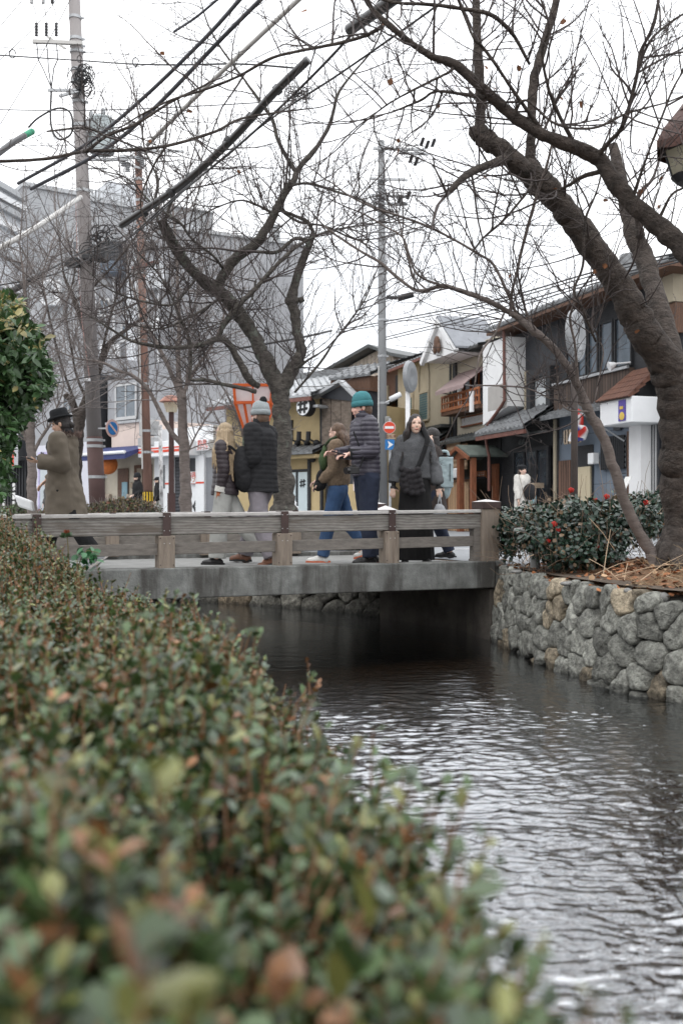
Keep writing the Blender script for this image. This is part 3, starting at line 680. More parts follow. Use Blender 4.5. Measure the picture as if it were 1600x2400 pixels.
# gable: white barge boards
gx0, gx1 = K.U(1064), K.U(1140); gz0 = K.Z(1060, 848)-.1; gz1 = K.Z(1100, 762); gc = K.U(1100)
q = MB(); q.poly([(gx0,-1.0,gz0),(gc,-1.0,gz1),(gx1,-1.0,gz0)], (0,.9,0)); gb = build(q, 'gable', m_whitep, t, world=False)
q = MB(); 
for a, b in (((gx0-.15,-1.06,gz0-.02),(gc,-1.06,gz1+.07)),((gx1+.15,-1.06,gz0-.02),(gc,-1.06,gz1+.07))): q.beam(a, b, .12, .16)
build(q, 'barge_board', m_whitep, gb, world=False)
q = MB()
for a, b in (((gx0-.2,-1.1,gz0+.08),(gc,-1.1,gz1+.17)),((gx1+.2,-1.1,gz0+.08),(gc,-1.1,gz1+.17))):
    a = np.array(a); b = np.array(b); q.obb(a, b-a, (0,1.6,0), (0,0,.06))
build(q, 'gable_roof', mat('slate sheet', (.21,.22,.24), .6, .15, 4), gb, world=False)
q = MB(); q.ell((gc, -1.1, gz0+.42), (.18,.08,.24)); q.ell((gc-.14,-1.1,gz0+.27),(.12,.06,.16)); q.ell((gc+.14,-1.1,gz0+.27),(.12,.06,.16)); build(q, 'carved_pendant', m_brownw, gb, world=False)
# awning
zt = K.Z(1120, 862); zl = K.Z(1100, 915); xl, xr = K.U(1078), K.U(1148)
aw = MB(); aw.add([(xl,-.04,zt),(xr,-.04,zt),(xr,-.85,zl),(xl,-.85,zl),(xl,-.04,zt-.02),(xr,-.04,zt-.02),(xr,-.85,zl-.02),(xl,-.85,zl-.02)], [(0,1,2,3),(7,6,5,4),(0,4,5,1),(1,5,6,2),(2,6,7,3),(3,7,4,0)])
ao = build(aw, 'awning', m_awnp, t, world=False); q = MB(); n_ = 26
vs = []; 
for i in range(n_+1): x = xl+(xr-xl)*i/n_; vs += [(x,-.855,zl), (x,-.855,zl-.10-.04*(i%2))]
q.add(vs, [(2*i,2*i+1,2*i+3,2*i+2) for i in range(n_)]); build(q, 'valance', m_awnp, ao, world=False)
for xa in (xl+.05, xr-.05): q = MB(); q.tube([(xa,-.03,zl-.1),(xa,-.8,zl-.02)], .02, 6); build(q, 'awning_arm', m_steel, ao, world=False)
wn = K.window(1086, 1166, 872, 962, m_orangew, m_glassb, cols=4, rows=1, fw=.10, ref=1100, dep=.07)
K.rect('end_panel', 1074, 1084, 895, 962, -.05, -.001, m_whitep)
bz0, bz1 = K.Z(1100, 963), K.Z(1100, 925); bl_ = MB(); x0, x1 = K.U(1075), K.U(1166)
bl_.box(x0,x1,-.62,-.56,bz1-.07,bz1); bl_.box(x0,x1,-.62,-.56,(bz0+bz1)/2-.02,(bz0+bz1)/2+.03); bl_.box(x0,x1,-.64,-.54,bz0,bz0+.09)
for i in range(15): x = x0+(x1-x0-.04)*i/14; bl_.box(x,x+.035,-.61,-.57,bz0+.09,bz1-.07)
bo = build(bl_, 'balcony_rail', m_orangew, t, world=False)
K.box('balcony_floor', 1075, 1166, bz0-.12, bz0-.003, -.62, -.001, m_brownw)
K.rect('post_stub', 1150, 1157, 920, 968, -.70, -.645, m_whitep)
q = MB(); z1, z0 = K.Z(1100, 975), K.Z(1100, 1000)
x0, x1 = K.U(1086), K.U(1166)
for i in range(30): x = x0+(x1-x0)*i/30; q.box(x,x+.045,-.07,-.001,z0+.04,z1-.04)
sl = build(q, 'slat_screen', m_whitep, t, world=False); q = MB(); q.box(x0-.04,x1+.04,-.055,-.002,z0,z1); build(q, 'slat_backing', m_brownw, sl, world=False)
q = MB(); q.box(x0-.05,x1+.05,-.09,-.071,z1-.05,z1); q.box(x0-.05,x1+.05,-.09,-.071,z0,z0+.05); build(q, 'slat_frame', m_redw, sl, world=False)
q = tiles(K.U(1064), K.U(1172), zb-.1, zb+.14, -.6, -.01, .22, .05); build(q, 'lower_eave', m_tile_d, t, world=False)
bl2 = K.rect('bamboo_blind', 1082, 1113, 1042, 1103, -.52, -.49, m_bamboo)
K.rect('bamboo_blind', 1113.6, 1128, 1042, 1101, -.48, -.455, m_bamboo)
q = MB(); z0 = K.Z(1100, 1195); z1 = K.Z(1100, 1132); q.box(K.U(1072),K.U(1158),-.75,-.70,0.0,z1); fn = build(q, 'fence_panel', m_lightw, t, world=False)
q = MB()
for i in range(4): x = K.U(1072+86*i/3); q.box(x-.05,x+.05,-.80,-.751,0,z1+.01)
q.box(K.U(1070),K.U(1160),-.82,-.68,z1+.011,z1+.06); build(q, 'fence_frame', m_brownw, fn, world=False)
K.rect('shelf', 1070, 1160, 1124, 1128, -.7, -.3, m_black)
q = MB(); z = K.Z(1100,1123); q.box(K.U(1098),K.U(1112),-.62,-.35,z,z+.32); build(q, 'meter_box', m_whitepl, t, world=False, bevel=.04)
wn = K.window(1118, 1140, 1105, 1122, m_orangew, m_glassw, cols=5, rows=3, fw=.04, ref=1118, name='lattice_window', sill=False)
# small gate roof
gx0, gx1 = K.U(1128), K.U(1190); z0 = K.Z(1160,1075); z1 = K.Z(1160,1048); gc = (gx0+gx1)/2
q = MB(); 
for a, b in (((gx0,-1.2,z0),(gc,-1.2,z1)),((gx1,-1.2,z0),(gc,-1.2,z1))):
    a = np.array(a); b = np.array(b); q.obb(a, b-a, (0,1.2,0), (0,0,.05))
gr = build(q, 'gate_roof', mat('mossy sheet', (.10,.12,.105), .7, .3, 4), t, world=False)
q = MB(); q.beam((gx0,-1.23,z0-.05),(gc,-1.23,z1-.05),.05,.10); q.beam((gx1,-1.23,z0-.05),(gc,-1.23,z1-.05),.05,.10); q.poly([(gx0+.3,-1.1,z0-.02),(gc,-1.1,z1-.08),(gx1-.3,-1.1,z0-.02)], (0,.05,0)); build(q, 'gate_gable', m_redw, gr, world=False)
K.rect('door', 1158, 1169, 1088, 1225, -.1, -.001, m_redw)
q = MB(); q.box(K.U(1150),K.U(1157),-1.1,-.95,0,z0-.02); q.box(K.U(1183),K.U(1187),-1.1,-.95,0,z0-.02); build(q, 'gate_post', m_redw, t, world=False)
# AC / rooftop tank behind
q = MB(); q.box(K.U(1135),K.U(1165),3.3,4.3,z2+.7,z2+1.75); build(q, 'rooftop_unit', m_whitepl, t, world=False, bevel=.05)
# c. white wing wall and black fronted bar
t = FR.thing('house', 'black timber house front with white plaster wing wall and tiled skirt roof', 'house', 1171); K = B(FR, t)
zE = K.Z(1171, 786)-.05
K.box('upper_wall', 1171, 1307, K.Z(1240,985), zE, 0, 7, m_blackp)
K.box('lower_wall', 1171, 1307, 0, K.Z(1240,985)-.002, .05, 7, m_black)
# wing wall (sode-kabe)
zt, zl = K.Z(1171, 812), K.Z(1171, 998)
q = MB(); q.box(K.U(1171.5), K.U(1231), -.55, -.003, zl+.45, zt); q.poly([(K.U(1171.5),-.55,zl),(K.U(1231),-.55,zl+.40),(K.U(1231),-.55,zl+.448),(K.U(1171.5),-.55,zl+.448)], (0,.546,0)); ww = build(q, 'wing_wall', m_whitep, t, world=False)
q = MB(); q.box(K.U(1184), K.U(1230), -.556, -.552, zl+.36, zl+1.05); build(q, 'repair_patch', mat('grey patch', (.40,.38,.36), .9, .08), ww, world=False)
q = MB(); q.tube([(K.U(1228),-.62,zt+.2),(K.U(1229),-.62,zl+.55),(K.U(1222),-.62,zl+.42),(K.U(1185),-.62,zl-.08),(K.U(1185),-.62,zl-.5),(K.U(1190),-.60,zl-.9),(K.U(1190),-.60,zl-1.9)], .045, 8); build(q, 'drainpipe', m_pipe, t, world=False)
wn = K.window(1246, 1302, 868, 985, m_black, mat('white roller blind', (.50,.52,.53), .5, .06, 2, 0, spec=.6), cols=1, fw=.22, ref=1260, dep=.18)
K.rect('side_panel', 1235, 1243, 870, 985, -.1, -.001, m_beige, ref=1240)
q = MB(); q.box(K.U(1236),K.U(1306),-.3,-.19,K.Z(1260,1000),K.Z(1260,985)); build(q, 'window_beam', m_black, t, world=False)
zs = K.Z(1240, 1010); q = tiles(K.U(1186), K.U(1307), zs-.05, zs+.6, -1.0, -.03, .24, .05); build(q, 'skirt_roof', m_tile, t, world=False)
q = MB(); q.box(K.U(1187),K.U(1306),-.98,-.9,zs-.2,zs-.09); build(q, 'gutter', m_pipe, t, world=False)
wn = K.window(1205, 1290, 1050, 1215, m_black, m_glass, cols=3, fw=.1, ref=1240, name='shop_window', dep=.08, sill=False)
q = MB()
for px in (1250,1258): q.cyl((K.U(px),-.3,K.Z(1250,1040)),(K.U(px),-.42,K.Z(1250,1036)),.06,.08,10)
build(q, 'spot_lamp', m_tile_d, t, world=False)
K.rect('menu_board', 1267, 1288, 1145, 1180, -.45, -.40, m_skyblue, ref=1270)
q = MB(); q.box(K.U(1264),K.U(1290),-.5,-.2,K.Z(1270,1145)+.003,K.Z(1270,1133)); build(q, 'ledge', m_board, t, world=False)
rng = random.Random(4); q = MB()
for i in range(7): q.ell((K.U(1270+rng.random()*14),-.455,K.Z(1270,1150+rng.random()*22)),(.05,.006,.05),8,5)
build(q, 'menu_picture', m_redflower, t, world=False)
zr_ = K.Z(1171, 786)
# d. dark timber house with blue ground floor
t = FR.thing('house', 'two storey dark timber house with slate blue ground floor and upstairs window row', 'house', 1307.5); K = B(FR, t)
zw = K.Z(1400, 958)
K.box('upper_wall', 1308, 1600, zw, zE, 0, 7, m_black); K.box('lower_wall', 1308, 1486, 0, zw-.003, .02, 7, m_blue)
K.box('board_panel', 1308, 1486, zw, K.Z(1400, 882), -.14, -.002, m_brownb)
q = MB(); q.box(K.U(1308),K.U(1486),-.2,-.142,K.Z(1400,884),K.Z(1400,878)); build(q, 'rail_strip', m_steel, t, world=False)
for a, b in ((1330,1353),(1356,1378),(1381,1405),(1408,1440),(1443,1484)):
    K.window(a, b, 760, 876, m_black, m_glassb, cols=1, fw=.05, ref=1400, dep=.07, sill=False)
q = tiles(K.U(1308), K.U(1487), zw-.12, zw+.08, -.55, -.15, .24, .05); build(q, 'ledge_roof', m_tile, t, world=False)
K.rect('plank_door', 1312, 1340, 1080, 1230, -.06, -.001, mat('worn brown planks', (.15,.085,.06), .8, .5, 5, .5, 30, (1,1,.15), brick=((.11,.06,.045),(.02,.015,.01),1.,.012,.12,5.,0.)), ref=1320)
K.rect('recess', 1344, 1389, 1045, 1230, -.012, -.001, m_black, ref=1360)
K.rect('sliding_door', 1347, 1386, 1095, 1230, -.05, -.014, mat('cream door', (.50,.43,.30), .8, .08, 2), ref=1360)
K.rect('signboard', 1352, 1392, 1008, 1042, -.40, -.34, m_board, ref=1360, bevel=.03)
text('sign_lettering', '川 町', .42, (K.U(1371), -.41, K.Z(1371,1025)), t, m_inkb)
lt = MB(); x0, x1 = K.U(1412), K.U(1468); z0, z1 = K.Z(1440, 1100), K.Z(1440, 1022)
n_ = 11
for i in range(n_+1): x = x0+(x1-x0-.07)*i/n_; lt.box(x,x+.05,-.075,-.05,z0,z1)
for i in range(7): z = z0+(z1-z0-.06)*i/6; lt.box(x0,x1,-.049,-.035,z,z+.05)
lo = build(lt, 'lattice_window', m_black, t, world=False); q = MB(); q.box(x0+.03,x1-.03,-.03,-.003,z0+.03,z1-.03); build(q, 'pane', m_glassw, lo, world=False)
K.rect('meter_box', 1391, 1404, 1062, 1088, -.18, -.001, m_whitepl, ref=1397, bevel=.02)
K.rect('vent_panel', 1440, 1457, 986, 1010, -.05, -.001, m_blackp, ref=1440)
q = MB(); q.tube([(K.U(1308),-.1,zw-.1),(K.U(1308),-.1,.1)], .05, 8); build(q, 'drainpipe', m_beige, t, world=False)
K.rect('side_door', 1472, 1486, 1010, 1200, -.05, -.001, m_brownw, ref=1480)
q = MB(); q.tube([(K.U(1270),-.5,K.Z(1270,1015)),(K.U(1322),-.5,K.Z(1322,1012))], .03, 6); q.cyl((K.U(1268),-.5,K.Z(1270,1019)),(K.U(1282),-.5,K.Z(1276,1012)),.09,.06,10); build(q, 'sign_lamp', m_tile_d, t, world=False)
# long tiled roof over c and d
q = tiles(K.U(1192), K.U(1640), zE+.03, zE+1.5, -.75, 3.6, .27, .06); build(q, 'roof', m_tile, t, world=False)
q = MB(); q.box(K.U(1194),K.U(1640),3.4,3.9,zE+1.4,zE+1.85); build(q, 'ridge', m_ridge, t, world=False)
q = MB(); q.box(K.U(1194),K.U(1640),-.73,-.0,zE-.11,zE-.03); build(q, 'soffit', m_brownw, t, world=False)
q = MB(); q.cyl((K.U(1210),3.6,zE+1.85),(K.U(1210),3.62,zE+2.4),.42,.25,14); q.box(K.U(1203),K.U(1218),3.3,4.0,zE+1.85,zE+2.2); build(q, 'ridge_ornament', m_ridge, t, world=False)
q = MB()
zc = K.Z(1345, 695)
for i in range(8): q.cyl((K.U(1346),1.5,zc+i*.085),(K.U(1346),1.5,zc+i*.085+.04),.17,.17,12)
q.cyl((K.U(1346),1.5,zE+.5),(K.U(1346),1.5,zc+.6),.11,.11,12); build(q, 'vent_pipe', m_blackp, t, world=False)
# upper storey light coloured bay at far right
K.rect('plaster_bay', 1558, 1600, 650, 720, -.25, -.001, m_beige, ref=1560); K.rect('brown_bay', 1560, 1600, 722, 790, -.2, -.001, m_brownw, ref=1560)  # brown timber panel below the plaster one
# e. shop with shingled awning
t = FR.thing('shop', 'small white shop front under a steep brown shingled awning with purple sign', 'shop', 1487.5); K = B(FR, t)
K.box('wall', 1487.5, 1640, 0, zw-.003, .02, 7, m_blackp)
x0, x1 = K.U(1479), K.U(1560); z1, z0 = K.Z(1500, 868), K.Z(1500, 938); q = MB(); n_ = 5
for i in range(n_):
    za = z1+(z0-z1)*i/n_; zb_ = z1+(z0-z1)*(i+1)/n_-.03; ya = -.15-.75*i/n_; yb = -.15-.75*(i+1)/n_-.05
    q.add([(x0+.25-.25*i/n_,ya,za),(x1,ya,za),(x1,yb,zb_),(x0+.25-.25*(i+1)/n_,yb,zb_),(x0+.25-.25*i/n_,ya+.1,za-.05),(x1,ya+.1,za-.05),(x1,yb+.05,zb_-.04),(x0+.25-.25*(i+1)/n_,yb+.05,zb_-.04)], [(0,1,2,3),(7,6,5,4),(3,2,6,7),(0,3,7,4),(1,5,6,2)])
build(q, 'shingle_awning', mat('brown shingles', (.155,.07,.045), .8, .45, 6, .5, 30, (4,4,1), brick=((.11,.05,.035),(.03,.02,.015),1.,.01,.14,3.,0.)), t, world=False)
q = MB(); q.box(K.U(1482),x1,-.85,-.01,K.Z(1500,1000),z0-.03); build(q, 'fascia_box', m_whitepl, t, world=False, bevel=.02)
sgn = K.box('sign_panel', 1529, 1546, K.Z(1530,990), K.Z(1530,942), -.87, -.852, m_purple); q = MB()
q.ell((K.U(1538),-.875,K.Z(1537,978)),(.10,.01,.09),10,6); q.box(K.U(1533),K.U(1541),-.88,-.871,K.Z(1537,962),K.Z(1537,955)); build(q, 'sign_emblem', m_gold, sgn, world=False)
q = MB(); q.box(K.U(1500),K.U(1528),-.3,-.001,0,K.Z(1500,1000)-.003); build(q, 'column', m_whitep, t, world=False)
q = MB(); q.box(K.U(1528.5),K.U(1545),-.04,-.001,.2,K.Z(1500,1000)-.003); build(q, 'doorway', m_blackp, t, world=False)
q = MB(); 
for px in (1533, 1539): q.box(K.U(px),K.U(px)+.04,-.06,-.041,.2,K.Z(1500,1000)-.01)
build(q, 'door_frame', m_alu, t, world=False)
q = MB(); q.tube([(K.U(1490),-.15,K.Z(1490,850)),(K.U(1484),-.50,K.Z(1484,855))], .02, 6); q.cyl((K.U(1484),-.48,K.Z(1484,856)),(K.U(1482),-.62,K.Z(1482,862)),.05,.11,14); build(q, 'outdoor_lamp', m_whitepl, t, world=False)
# separate bits on the right
t = FR.thing('flag', 'red white and blue striped flag hanging from a short wall pole by the white shop', 'flag', 1476); K = B(FR, t)
q = MB(); q.tube([(K.U(1494),-.35,K.Z(1494,1035)),(K.U(1462),-1.3,K.Z(1470,960))], .02, 6); build(q, 'flagpole', m_steel, t, world=False)
zt, zl = K.Z(1462, 957), K.Z(1462, 1030); m_ = 26; vs = []; fs = []; CC = []
for i in range(m_):
    a = i/(m_-1)
    for k in range(16):
        b = k/15; x = K.U(1453)+(K.U(1473)-K.U(1453))*(a*.9+.08*math.sin(b*5)); y = -1.2+.14*math.sin(a*9+b*2)+.07*math.sin(a*19); z = zt+(zl-zt)*b*(1-.15*a)-.45*a*(1-b)-.12*math.sin(a*3)
        vs.append((x,y,z)); st_ = a*1.0; CC.append((.62,.05,.04) if st_ < .17 or st_ > .83 else ((.72,.72,.72) if st_ < .34 or st_ > .66 else (.05,.06,.24)))
me = mesh_np('cloth', vs, [(i*16+k,i*16+k+1,(i+1)*16+k+1,(i+1)*16+k) for i in range(m_-1) for k in range(15)], CC, True)
put('cloth', me, mat('flag cloth', (1,1,1), .8, .06, 4, .05, attr='Col'), t, world=False)
t = FR.thing('easel_sign', 'small white framed menu standing in front of the white shop column', 'sign', 1538); K = B(FR, t)
q = MB(); q.obb((K.U(1532),-.9,K.Z(1535,1150)), (K.U(1546)-K.U(1532),0,0), (0,.03,.0), (0,.18,K.Z(1535,1118)-K.Z(1535,1150))); sb = build(q, 'board', m_paper, t, world=False)
q = MB(); 
for i in range(5): q.obb((K.U(1534),-.905+.02*i,K.Z(1535,1146)+.08*i), (K.U(1543)-K.U(1534),0,0),(0,.004,0),(0,0,.02))
build(q, 'handwriting', m_inkb, sb, world=False); q = MB()
for px in (1533,1545): q.tube([(K.U(px),-.9,K.Z(1535,1150)),(K.U(px),-1.0,0.02)], .015, 6)
build(q, 'leg', m_brownw, t, world=False)

# ---------------- left hand street front ----------------
FL = Frame((-.53-1.104*(-31+47), 47), (-.53, 31))
# yellow restaurant
t = FL.thing('restaurant', 'ochre plastered restaurant with tiled roof and round black and white sign', 'restaurant', 530); K = B(FL, t)
zE = K.Z(740, 934)
K.box('wall', 530, 753, 0, zE, 0, 6, m_yellow)
q = tiles(K.U(522), K.U(770), zE, zE+1.05, -.8, 2.2, .30, .06); build(q, 'roof', mat('silvery wet tile', (.30,.31,.32), .35, .35, 6, .3, 30, spec=.7, stains=((.07,.07,.075), 7, .55, .8, (1,1,1))), t, world=False)
q = MB(); q.box(K.U(524),K.U(770),2.0,2.4,zE+1.0,zE+1.25); build(q, 'ridge', m_ridge, t, world=False)
q = MB(); q.box(K.U(526),K.U(768),-.8,-.72,zE-.16,zE-.04); build(q, 'gutter', m_pipe, t, world=False)
# sign roundel
c_ = (K.U(748), -.55, K.Z(748, 957)); q = MB(); q.cyl((c_[0],-.72,c_[2]),(c_[0],-.46,c_[2]),.30,.30,28); sg = build(q, 'round_sign', m_inkb, t, world=False)
q = MB(); q.cyl((c_[0],-.735,c_[2]),(c_[0],-.721,c_[2]),.27,.27,28); build(q, 'sign_face', m_whitepl, sg, world=False)
def igeta(q, cx, y, cz, s, tilt=.12, wd=.18):
    for k in (-.42, .42):
        q.obb((cx-s+tilt*s*0, y, cz+k*s-wd*s/2+tilt*(-s)), (2*s,0,tilt*2*s), (0,.008,0), (0,0,wd*s))
        q.obb((cx+k*s-wd*s/2-tilt*.6*s, y-.006, cz-s), (wd*s,0,0), (0,.005,0), (tilt*1.2*s,0,2*s))
q = MB(); igeta(q, c_[0], -.75, c_[2], .21, .10, .36); build(q, 'sign_mark', m_inkb, sg, world=False)
q = MB(); q.box(c_[0]+.25,c_[0]+.5,-.6,-.001,c_[2]-.04,c_[2]+.04); build(q, 'sign_bracket', m_steel, sg, world=False)
za = K.Z(720, 1062)
q = tiles(K.U(560), K.U(768), za-.05, za+.24, -.7, -.02, .24, .05); build(q, 'lower_eave', m_tile, t, world=False)
q = MB(); q.box(K.U(560),K.U(768),-.55,-.01,za-.19,za-.085); build(q, 'eave_board', m_yellow, t, world=False)
for px in (703, 725, 747):
    q = MB(); x = K.U(px); z = K.Z(px, 1037); q.ell((x+.05,-.16,z-.02),(.10,.12,.10)); q.tube([(x+.04,-.2,z),(x-.1,-.38,z+.10)], .03, 6); q.cyl((x-.12,-.36,z+.04),(x-.10,-.36,z+.33),.075,.075,10); build(q, 'flood_lamp', m_inkb, t, world=False)
q = MB(); 
for a, b in ((676,682),(696,700),(723,729)): q.box(K.U(a),K.U(b),-.06,-.001,0,K.Z(700,1100) if b < 723 else za-.2)
q.box(K.U(676),K.U(728),-.065,-.002,K.Z(700,1106),K.Z(700,1100)); df = build(q, 'door_frame', m_black, t, world=False)
for a, b in ((682.5,695.5),(700.5,722.5)):
    dr = K.rect('glass_door', a, b, 1107, 1215, -.04, -.01, mat('milky door glass', (.52,.60,.62), .3, .06, 2, 0, spec=.6), ref=700)
    cx = (K.U(a)+K.U(b))/2; q = MB(); igeta(q, cx, -.052, K.Z(700,1133), .13 if a > 699 else .08, .14, .30); build(q, 'door_mark', m_inkb, dr, world=False)
K.rect('corner_post', 753.3, 758, 935, 1215, -.08, .0, m_black, ref=755)
q = MB(); q.ell((K.U(738),-.1,K.Z(738,1077)),(.10,.08,.10)); build(q, 'alarm_bell', m_inkb, t, world=False)
q = MB(); q.box(K.U(680),K.U(694),-.12,-.001,K.Z(690,1032),K.Z(690,1000)) if 0 else None
K.rect('timber_strip', 684, 687, 985, 1032, -.05, -.001, m_black, ref=685)
# neighbour with reed screen
t = FL.thing('house', 'house front hung with brown reed screens left of the concrete pole', 'house', 758.5); K = B(FL, t)
K.box('wall', 758.5, 852, 0, zE+.1, .1, .8, m_blackp)
for i, (a, b) in enumerate(((760,782),(783,806),(807,832))):
    q = MB(); x0, x1 = K.U(a), K.U(b); q.box(x0,x1-.02,-.12-.02*i,-.09-.02*i,K.Z(800,1060+(i%2)*8),zE-.05); build(q, 'reed_screen', m_reed, t, world=False)
gx0, gx1, gc = K.U(757), K.U(868), K.U(815); gzz = K.Z(760, 933); gt = K.Z(815, 902)
q = MB(); q.poly([(gx0,-.2,gzz),(gc,-.2,gt),(gx1,-.2,gzz-.3)], (0,.25,0)); build(q, 'gable', m_blackp, t, world=False)
q = MB(); q.beam((gx0-.1,-.3,gzz),(gc,-.3,gt+.08),.25,.09); q.beam((gx1,-.3,gzz-.35),(gc,-.3,gt+.08),.25,.09); build(q, 'barge_board', m_steel, t, world=False)
q = tiles(K.U(765), K.U(862), gt+.25, gt+.75, .1, 1.3, .3, .06); build(q, 'roof', m_tile, t, world=False)
q = MB(); q.box(K.U(764),K.U(856),.2,.8,zE+.1,gt+.24); build(q, 'upper_wall', m_brownw, t, world=False)
K.rect('wall_panel', 770, 848, 1135, 1230, .04, .098, m_yellow, ref=800)
K.rect('vending_panel', 832, 848, 1110, 1150, -.08, .09, mat('white pink panel', (.7,.6,.6), .5), ref=835)
t = FR.thing('house', 'dark brown house squeezed between the concrete pole and the beige house', 'house', 862); K = B(FR, t)
zz = K.Z(900, 868)
K.box('wall', 862, 931, 0, zz, .2, 5, m_brownw)
K.rect('wall_panel', 890, 900, 905, 985, .12, .198, m_beige, ref=895); K.rect('corner_post', 923, 930, 880, 1160, .05, .198, m_black, ref=925)
K.window(900, 922, 990, 1035, m_redw, m_glass, cols=3, fw=.08, ref=905)
q = tiles(K.U(860), K.U(932), zz, zz+1.1, -.4, 3.0); build(q, 'roof', m_tile, t, world=False)
q = tiles(K.U(862), K.U(931), K.Z(900,965), K.Z(900,945), -.6, .18); build(q, 'lower_roof', m_tile_d, t, world=False)
# far house with boarded gable
t = thing('house', 'farther house with pale boarded gable behind the ochre restaurant', 'house', (*W(790, 1200, 44)[:2], -.02), FL.rz)
q = MB(); q.box(-2.3, 3.2, 0, 6, 0, 6.0); build(q, 'wall', mat('pale vertical boards', (.50,.43,.36), .8, .15, 4, .3, 30, (1,1,.2), brick=((.46,.40,.33),(.16,.13,.11),1.,.012,.22,6.,0.)), t, world=False)
q = MB(); q.poly([(-2.3,0,6.002),(2.3,0,7.45),(3.2,0,7.1),(3.2,0,6.002)], (0,6,0)); build(q, 'gable', MATS['pale vertical boards'], t, world=False)
q = MB()
a = np.array((-3.0,-.6,5.82)); b = np.array((2.3,-.6,7.52)); q.obb(a, b-a, (0,7,0), (0,0,.14)); a = np.array((3.5,-.6,7.04)); q.obb(a, b-a, (0,7,0), (0,0,.14))
build(q, 'roof', m_tile_d, t, world=False)
q = tiles(-6, 3.4, 4.7, 5.6, -2.2, -.02, .3, .06); build(q, 'lower_roof', m_tile, t, world=False)
q = MB(); q.box(-5.6, 3.3, -1.6, -.04, 0, 4.6); build(q, 'lower_wall', m_brownw, t, world=False)

# white shop with red stripes
t = FL.thing('shop', 'white shuttered shop with red stripes along its fascia and walls, behind the slim bare tree', 'shop', 362); K = B(FL, t)
K.box('wall', 362, 500, 0, K.Z(420, 1003), 0, 5, m_whitepl)
zf1, zf0 = K.Z(420, 1036), K.Z(420, 1071)
q = MB(); q.box(K.U(360),K.U(472),-.7,-.003,zf0,zf1); fs_ = build(q, 'fascia', m_whitepl, t, world=False, bevel=.02)
q = MB(); q.box(K.U(360),K.U(472),-.712,-.702,zf0+.14,zf0+.23); q.box(K.U(360),K.U(472),-.712,-.702,zf0+.27,zf0+.32); build(q, 'red_stripe', m_red, fs_, world=False)
K.rect('shutter', 412, 432, 1072, 1215, -.03, -.001, m_shutter, ref=420)
K.rect('open_bay', 444, 462, 1074, 1105, -.03, -.001, m_blackp, ref=450)
K.rect('dark_window', 383, 391, 1090, 1145, -.03, -.001, m_glass, ref=385)
K.rect('side_shutter', 484, 502, 1072, 1215, -.02, -.001, mat('grey shutter', (.20,.205,.22), .6, .1, 3), ref=490)
q = MB()
for a, b in ((392,411),(433,443),(463,483)): q.box(K.U(a),K.U(b),-.09,-.002,0,zf0-.003)
pl_ = build(q, 'pillar', m_whitepl, t, world=False)
q = MB()
for a, b in ((392,404),(447,483)): q.box(K.U(a),K.U(b),-.10,-.091,K.Z(420,1135),K.Z(420,1131))
build(q, 'red_stripe', m_red, pl_, world=False)
bd_ = K.rect('sign_board', 476, 505, 1033, 1057, -.30, -.05, m_whitepl, ref=485)
text('sign_lettering', '釣具', .25, (K.U(490), -.31, K.Z(490,1040)), bd_, m_red); text('sign_lettering', 'スクラブ', .15, (K.U(490), -.31, K.Z(490,1052)), bd_, m_red)
bd_ = K.rect('sign_board', 447, 464, 1106, 1133, -.11, -.092, m_whitepl, ref=455)
text('sign_lettering', '釣具', .22, (K.U(456), -.12, K.Z(456,1114)), bd_, m_red); text('sign_lettering', 'ラブ', .20, (K.U(456), -.12, K.Z(456,1126)), bd_, m_lantern)
q = MB(); x, z = K.U(461), K.Z(461,1187)
for dx, dz in ((0,.11),(-.09,0),(.09,0),(0,-.11)): q.poly([(x+dx-.07,-.06,z+dz),(x+dx,-.06,z+dz+.10),(x+dx+.07,-.06,z+dz),(x+dx,-.06,z+dz-.10)], (0,-.01,0))
build(q, 'wall_emblem', m_inkb, t, world=False)
for i, (a, b, c, d) in enumerate(((365,396,990,1024),(362,398,1028,1048))):
    q = MB(); x0, x1, z0, z1 = K.U(a), K.U(b), K.Z(380,d), K.Z(380,c); q.box(x0,x1,-.75,-.4,z0,z1); ac = build(q, 'air_conditioner', mat('grey unit', (.33,.33,.33), .6), t, world=False, bevel=.03)
    q = MB(); q.cyl((x0+(x1-x0)*.65,-.765,(z0+z1)/2),(x0+(x1-x0)*.65,-.752,(z0+z1)/2),(z1-z0)*.36,(z1-z0)*.36,20); build(q, 'fan_grille', m_blackp, ac, world=False)
# pink shop with navy awning
t = FL.thing('shop', 'cafe with pink rendered wall, four pane window and navy awning with orange round sign', 'shop', 245); K = B(FL, t)
K.box('upper_wall', 262, 361, K.Z(320,1060), K.Z(320,988), 0, 5, m_pinkw); K.box('lower_wall', 245, 361, 0, K.Z(320,1060)-.003, .03, 5, m_cream)
K.box('top_wall', 250, 361, K.Z(320,988)+.002, K.Z(320,880), .06, 5, m_grey)
q = MB(); q.box(K.U(252),K.U(361),-.1,.05,K.Z(320,990),K.Z(320,984)); build(q, 'string_course', m_steel, t, world=False)
K.window(272, 322, 900, 982, m_alu, m_glassb, cols=2, rows=2, fw=.08, ref=290)
za, zb_ = K.Z(300, 1046), K.Z(300, 1068); x0, x1 = K.U(250), K.U(362)
q = MB(); q.add([(x0,-.03,za),(x1,-.03,za),(x1,-1.3,zb_),(x0,-1.3,zb_),(x0,-.03,za-.03),(x1,-.03,za-.03),(x1,-1.3,zb_-.22),(x0,-1.3,zb_-.22)], [(0,1,2,3),(7,6,5,4),(3,2,6,7),(0,3,7,4),(1,5,6,2)]); aw_ = build(q, 'awning', m_navy, t, world=False)
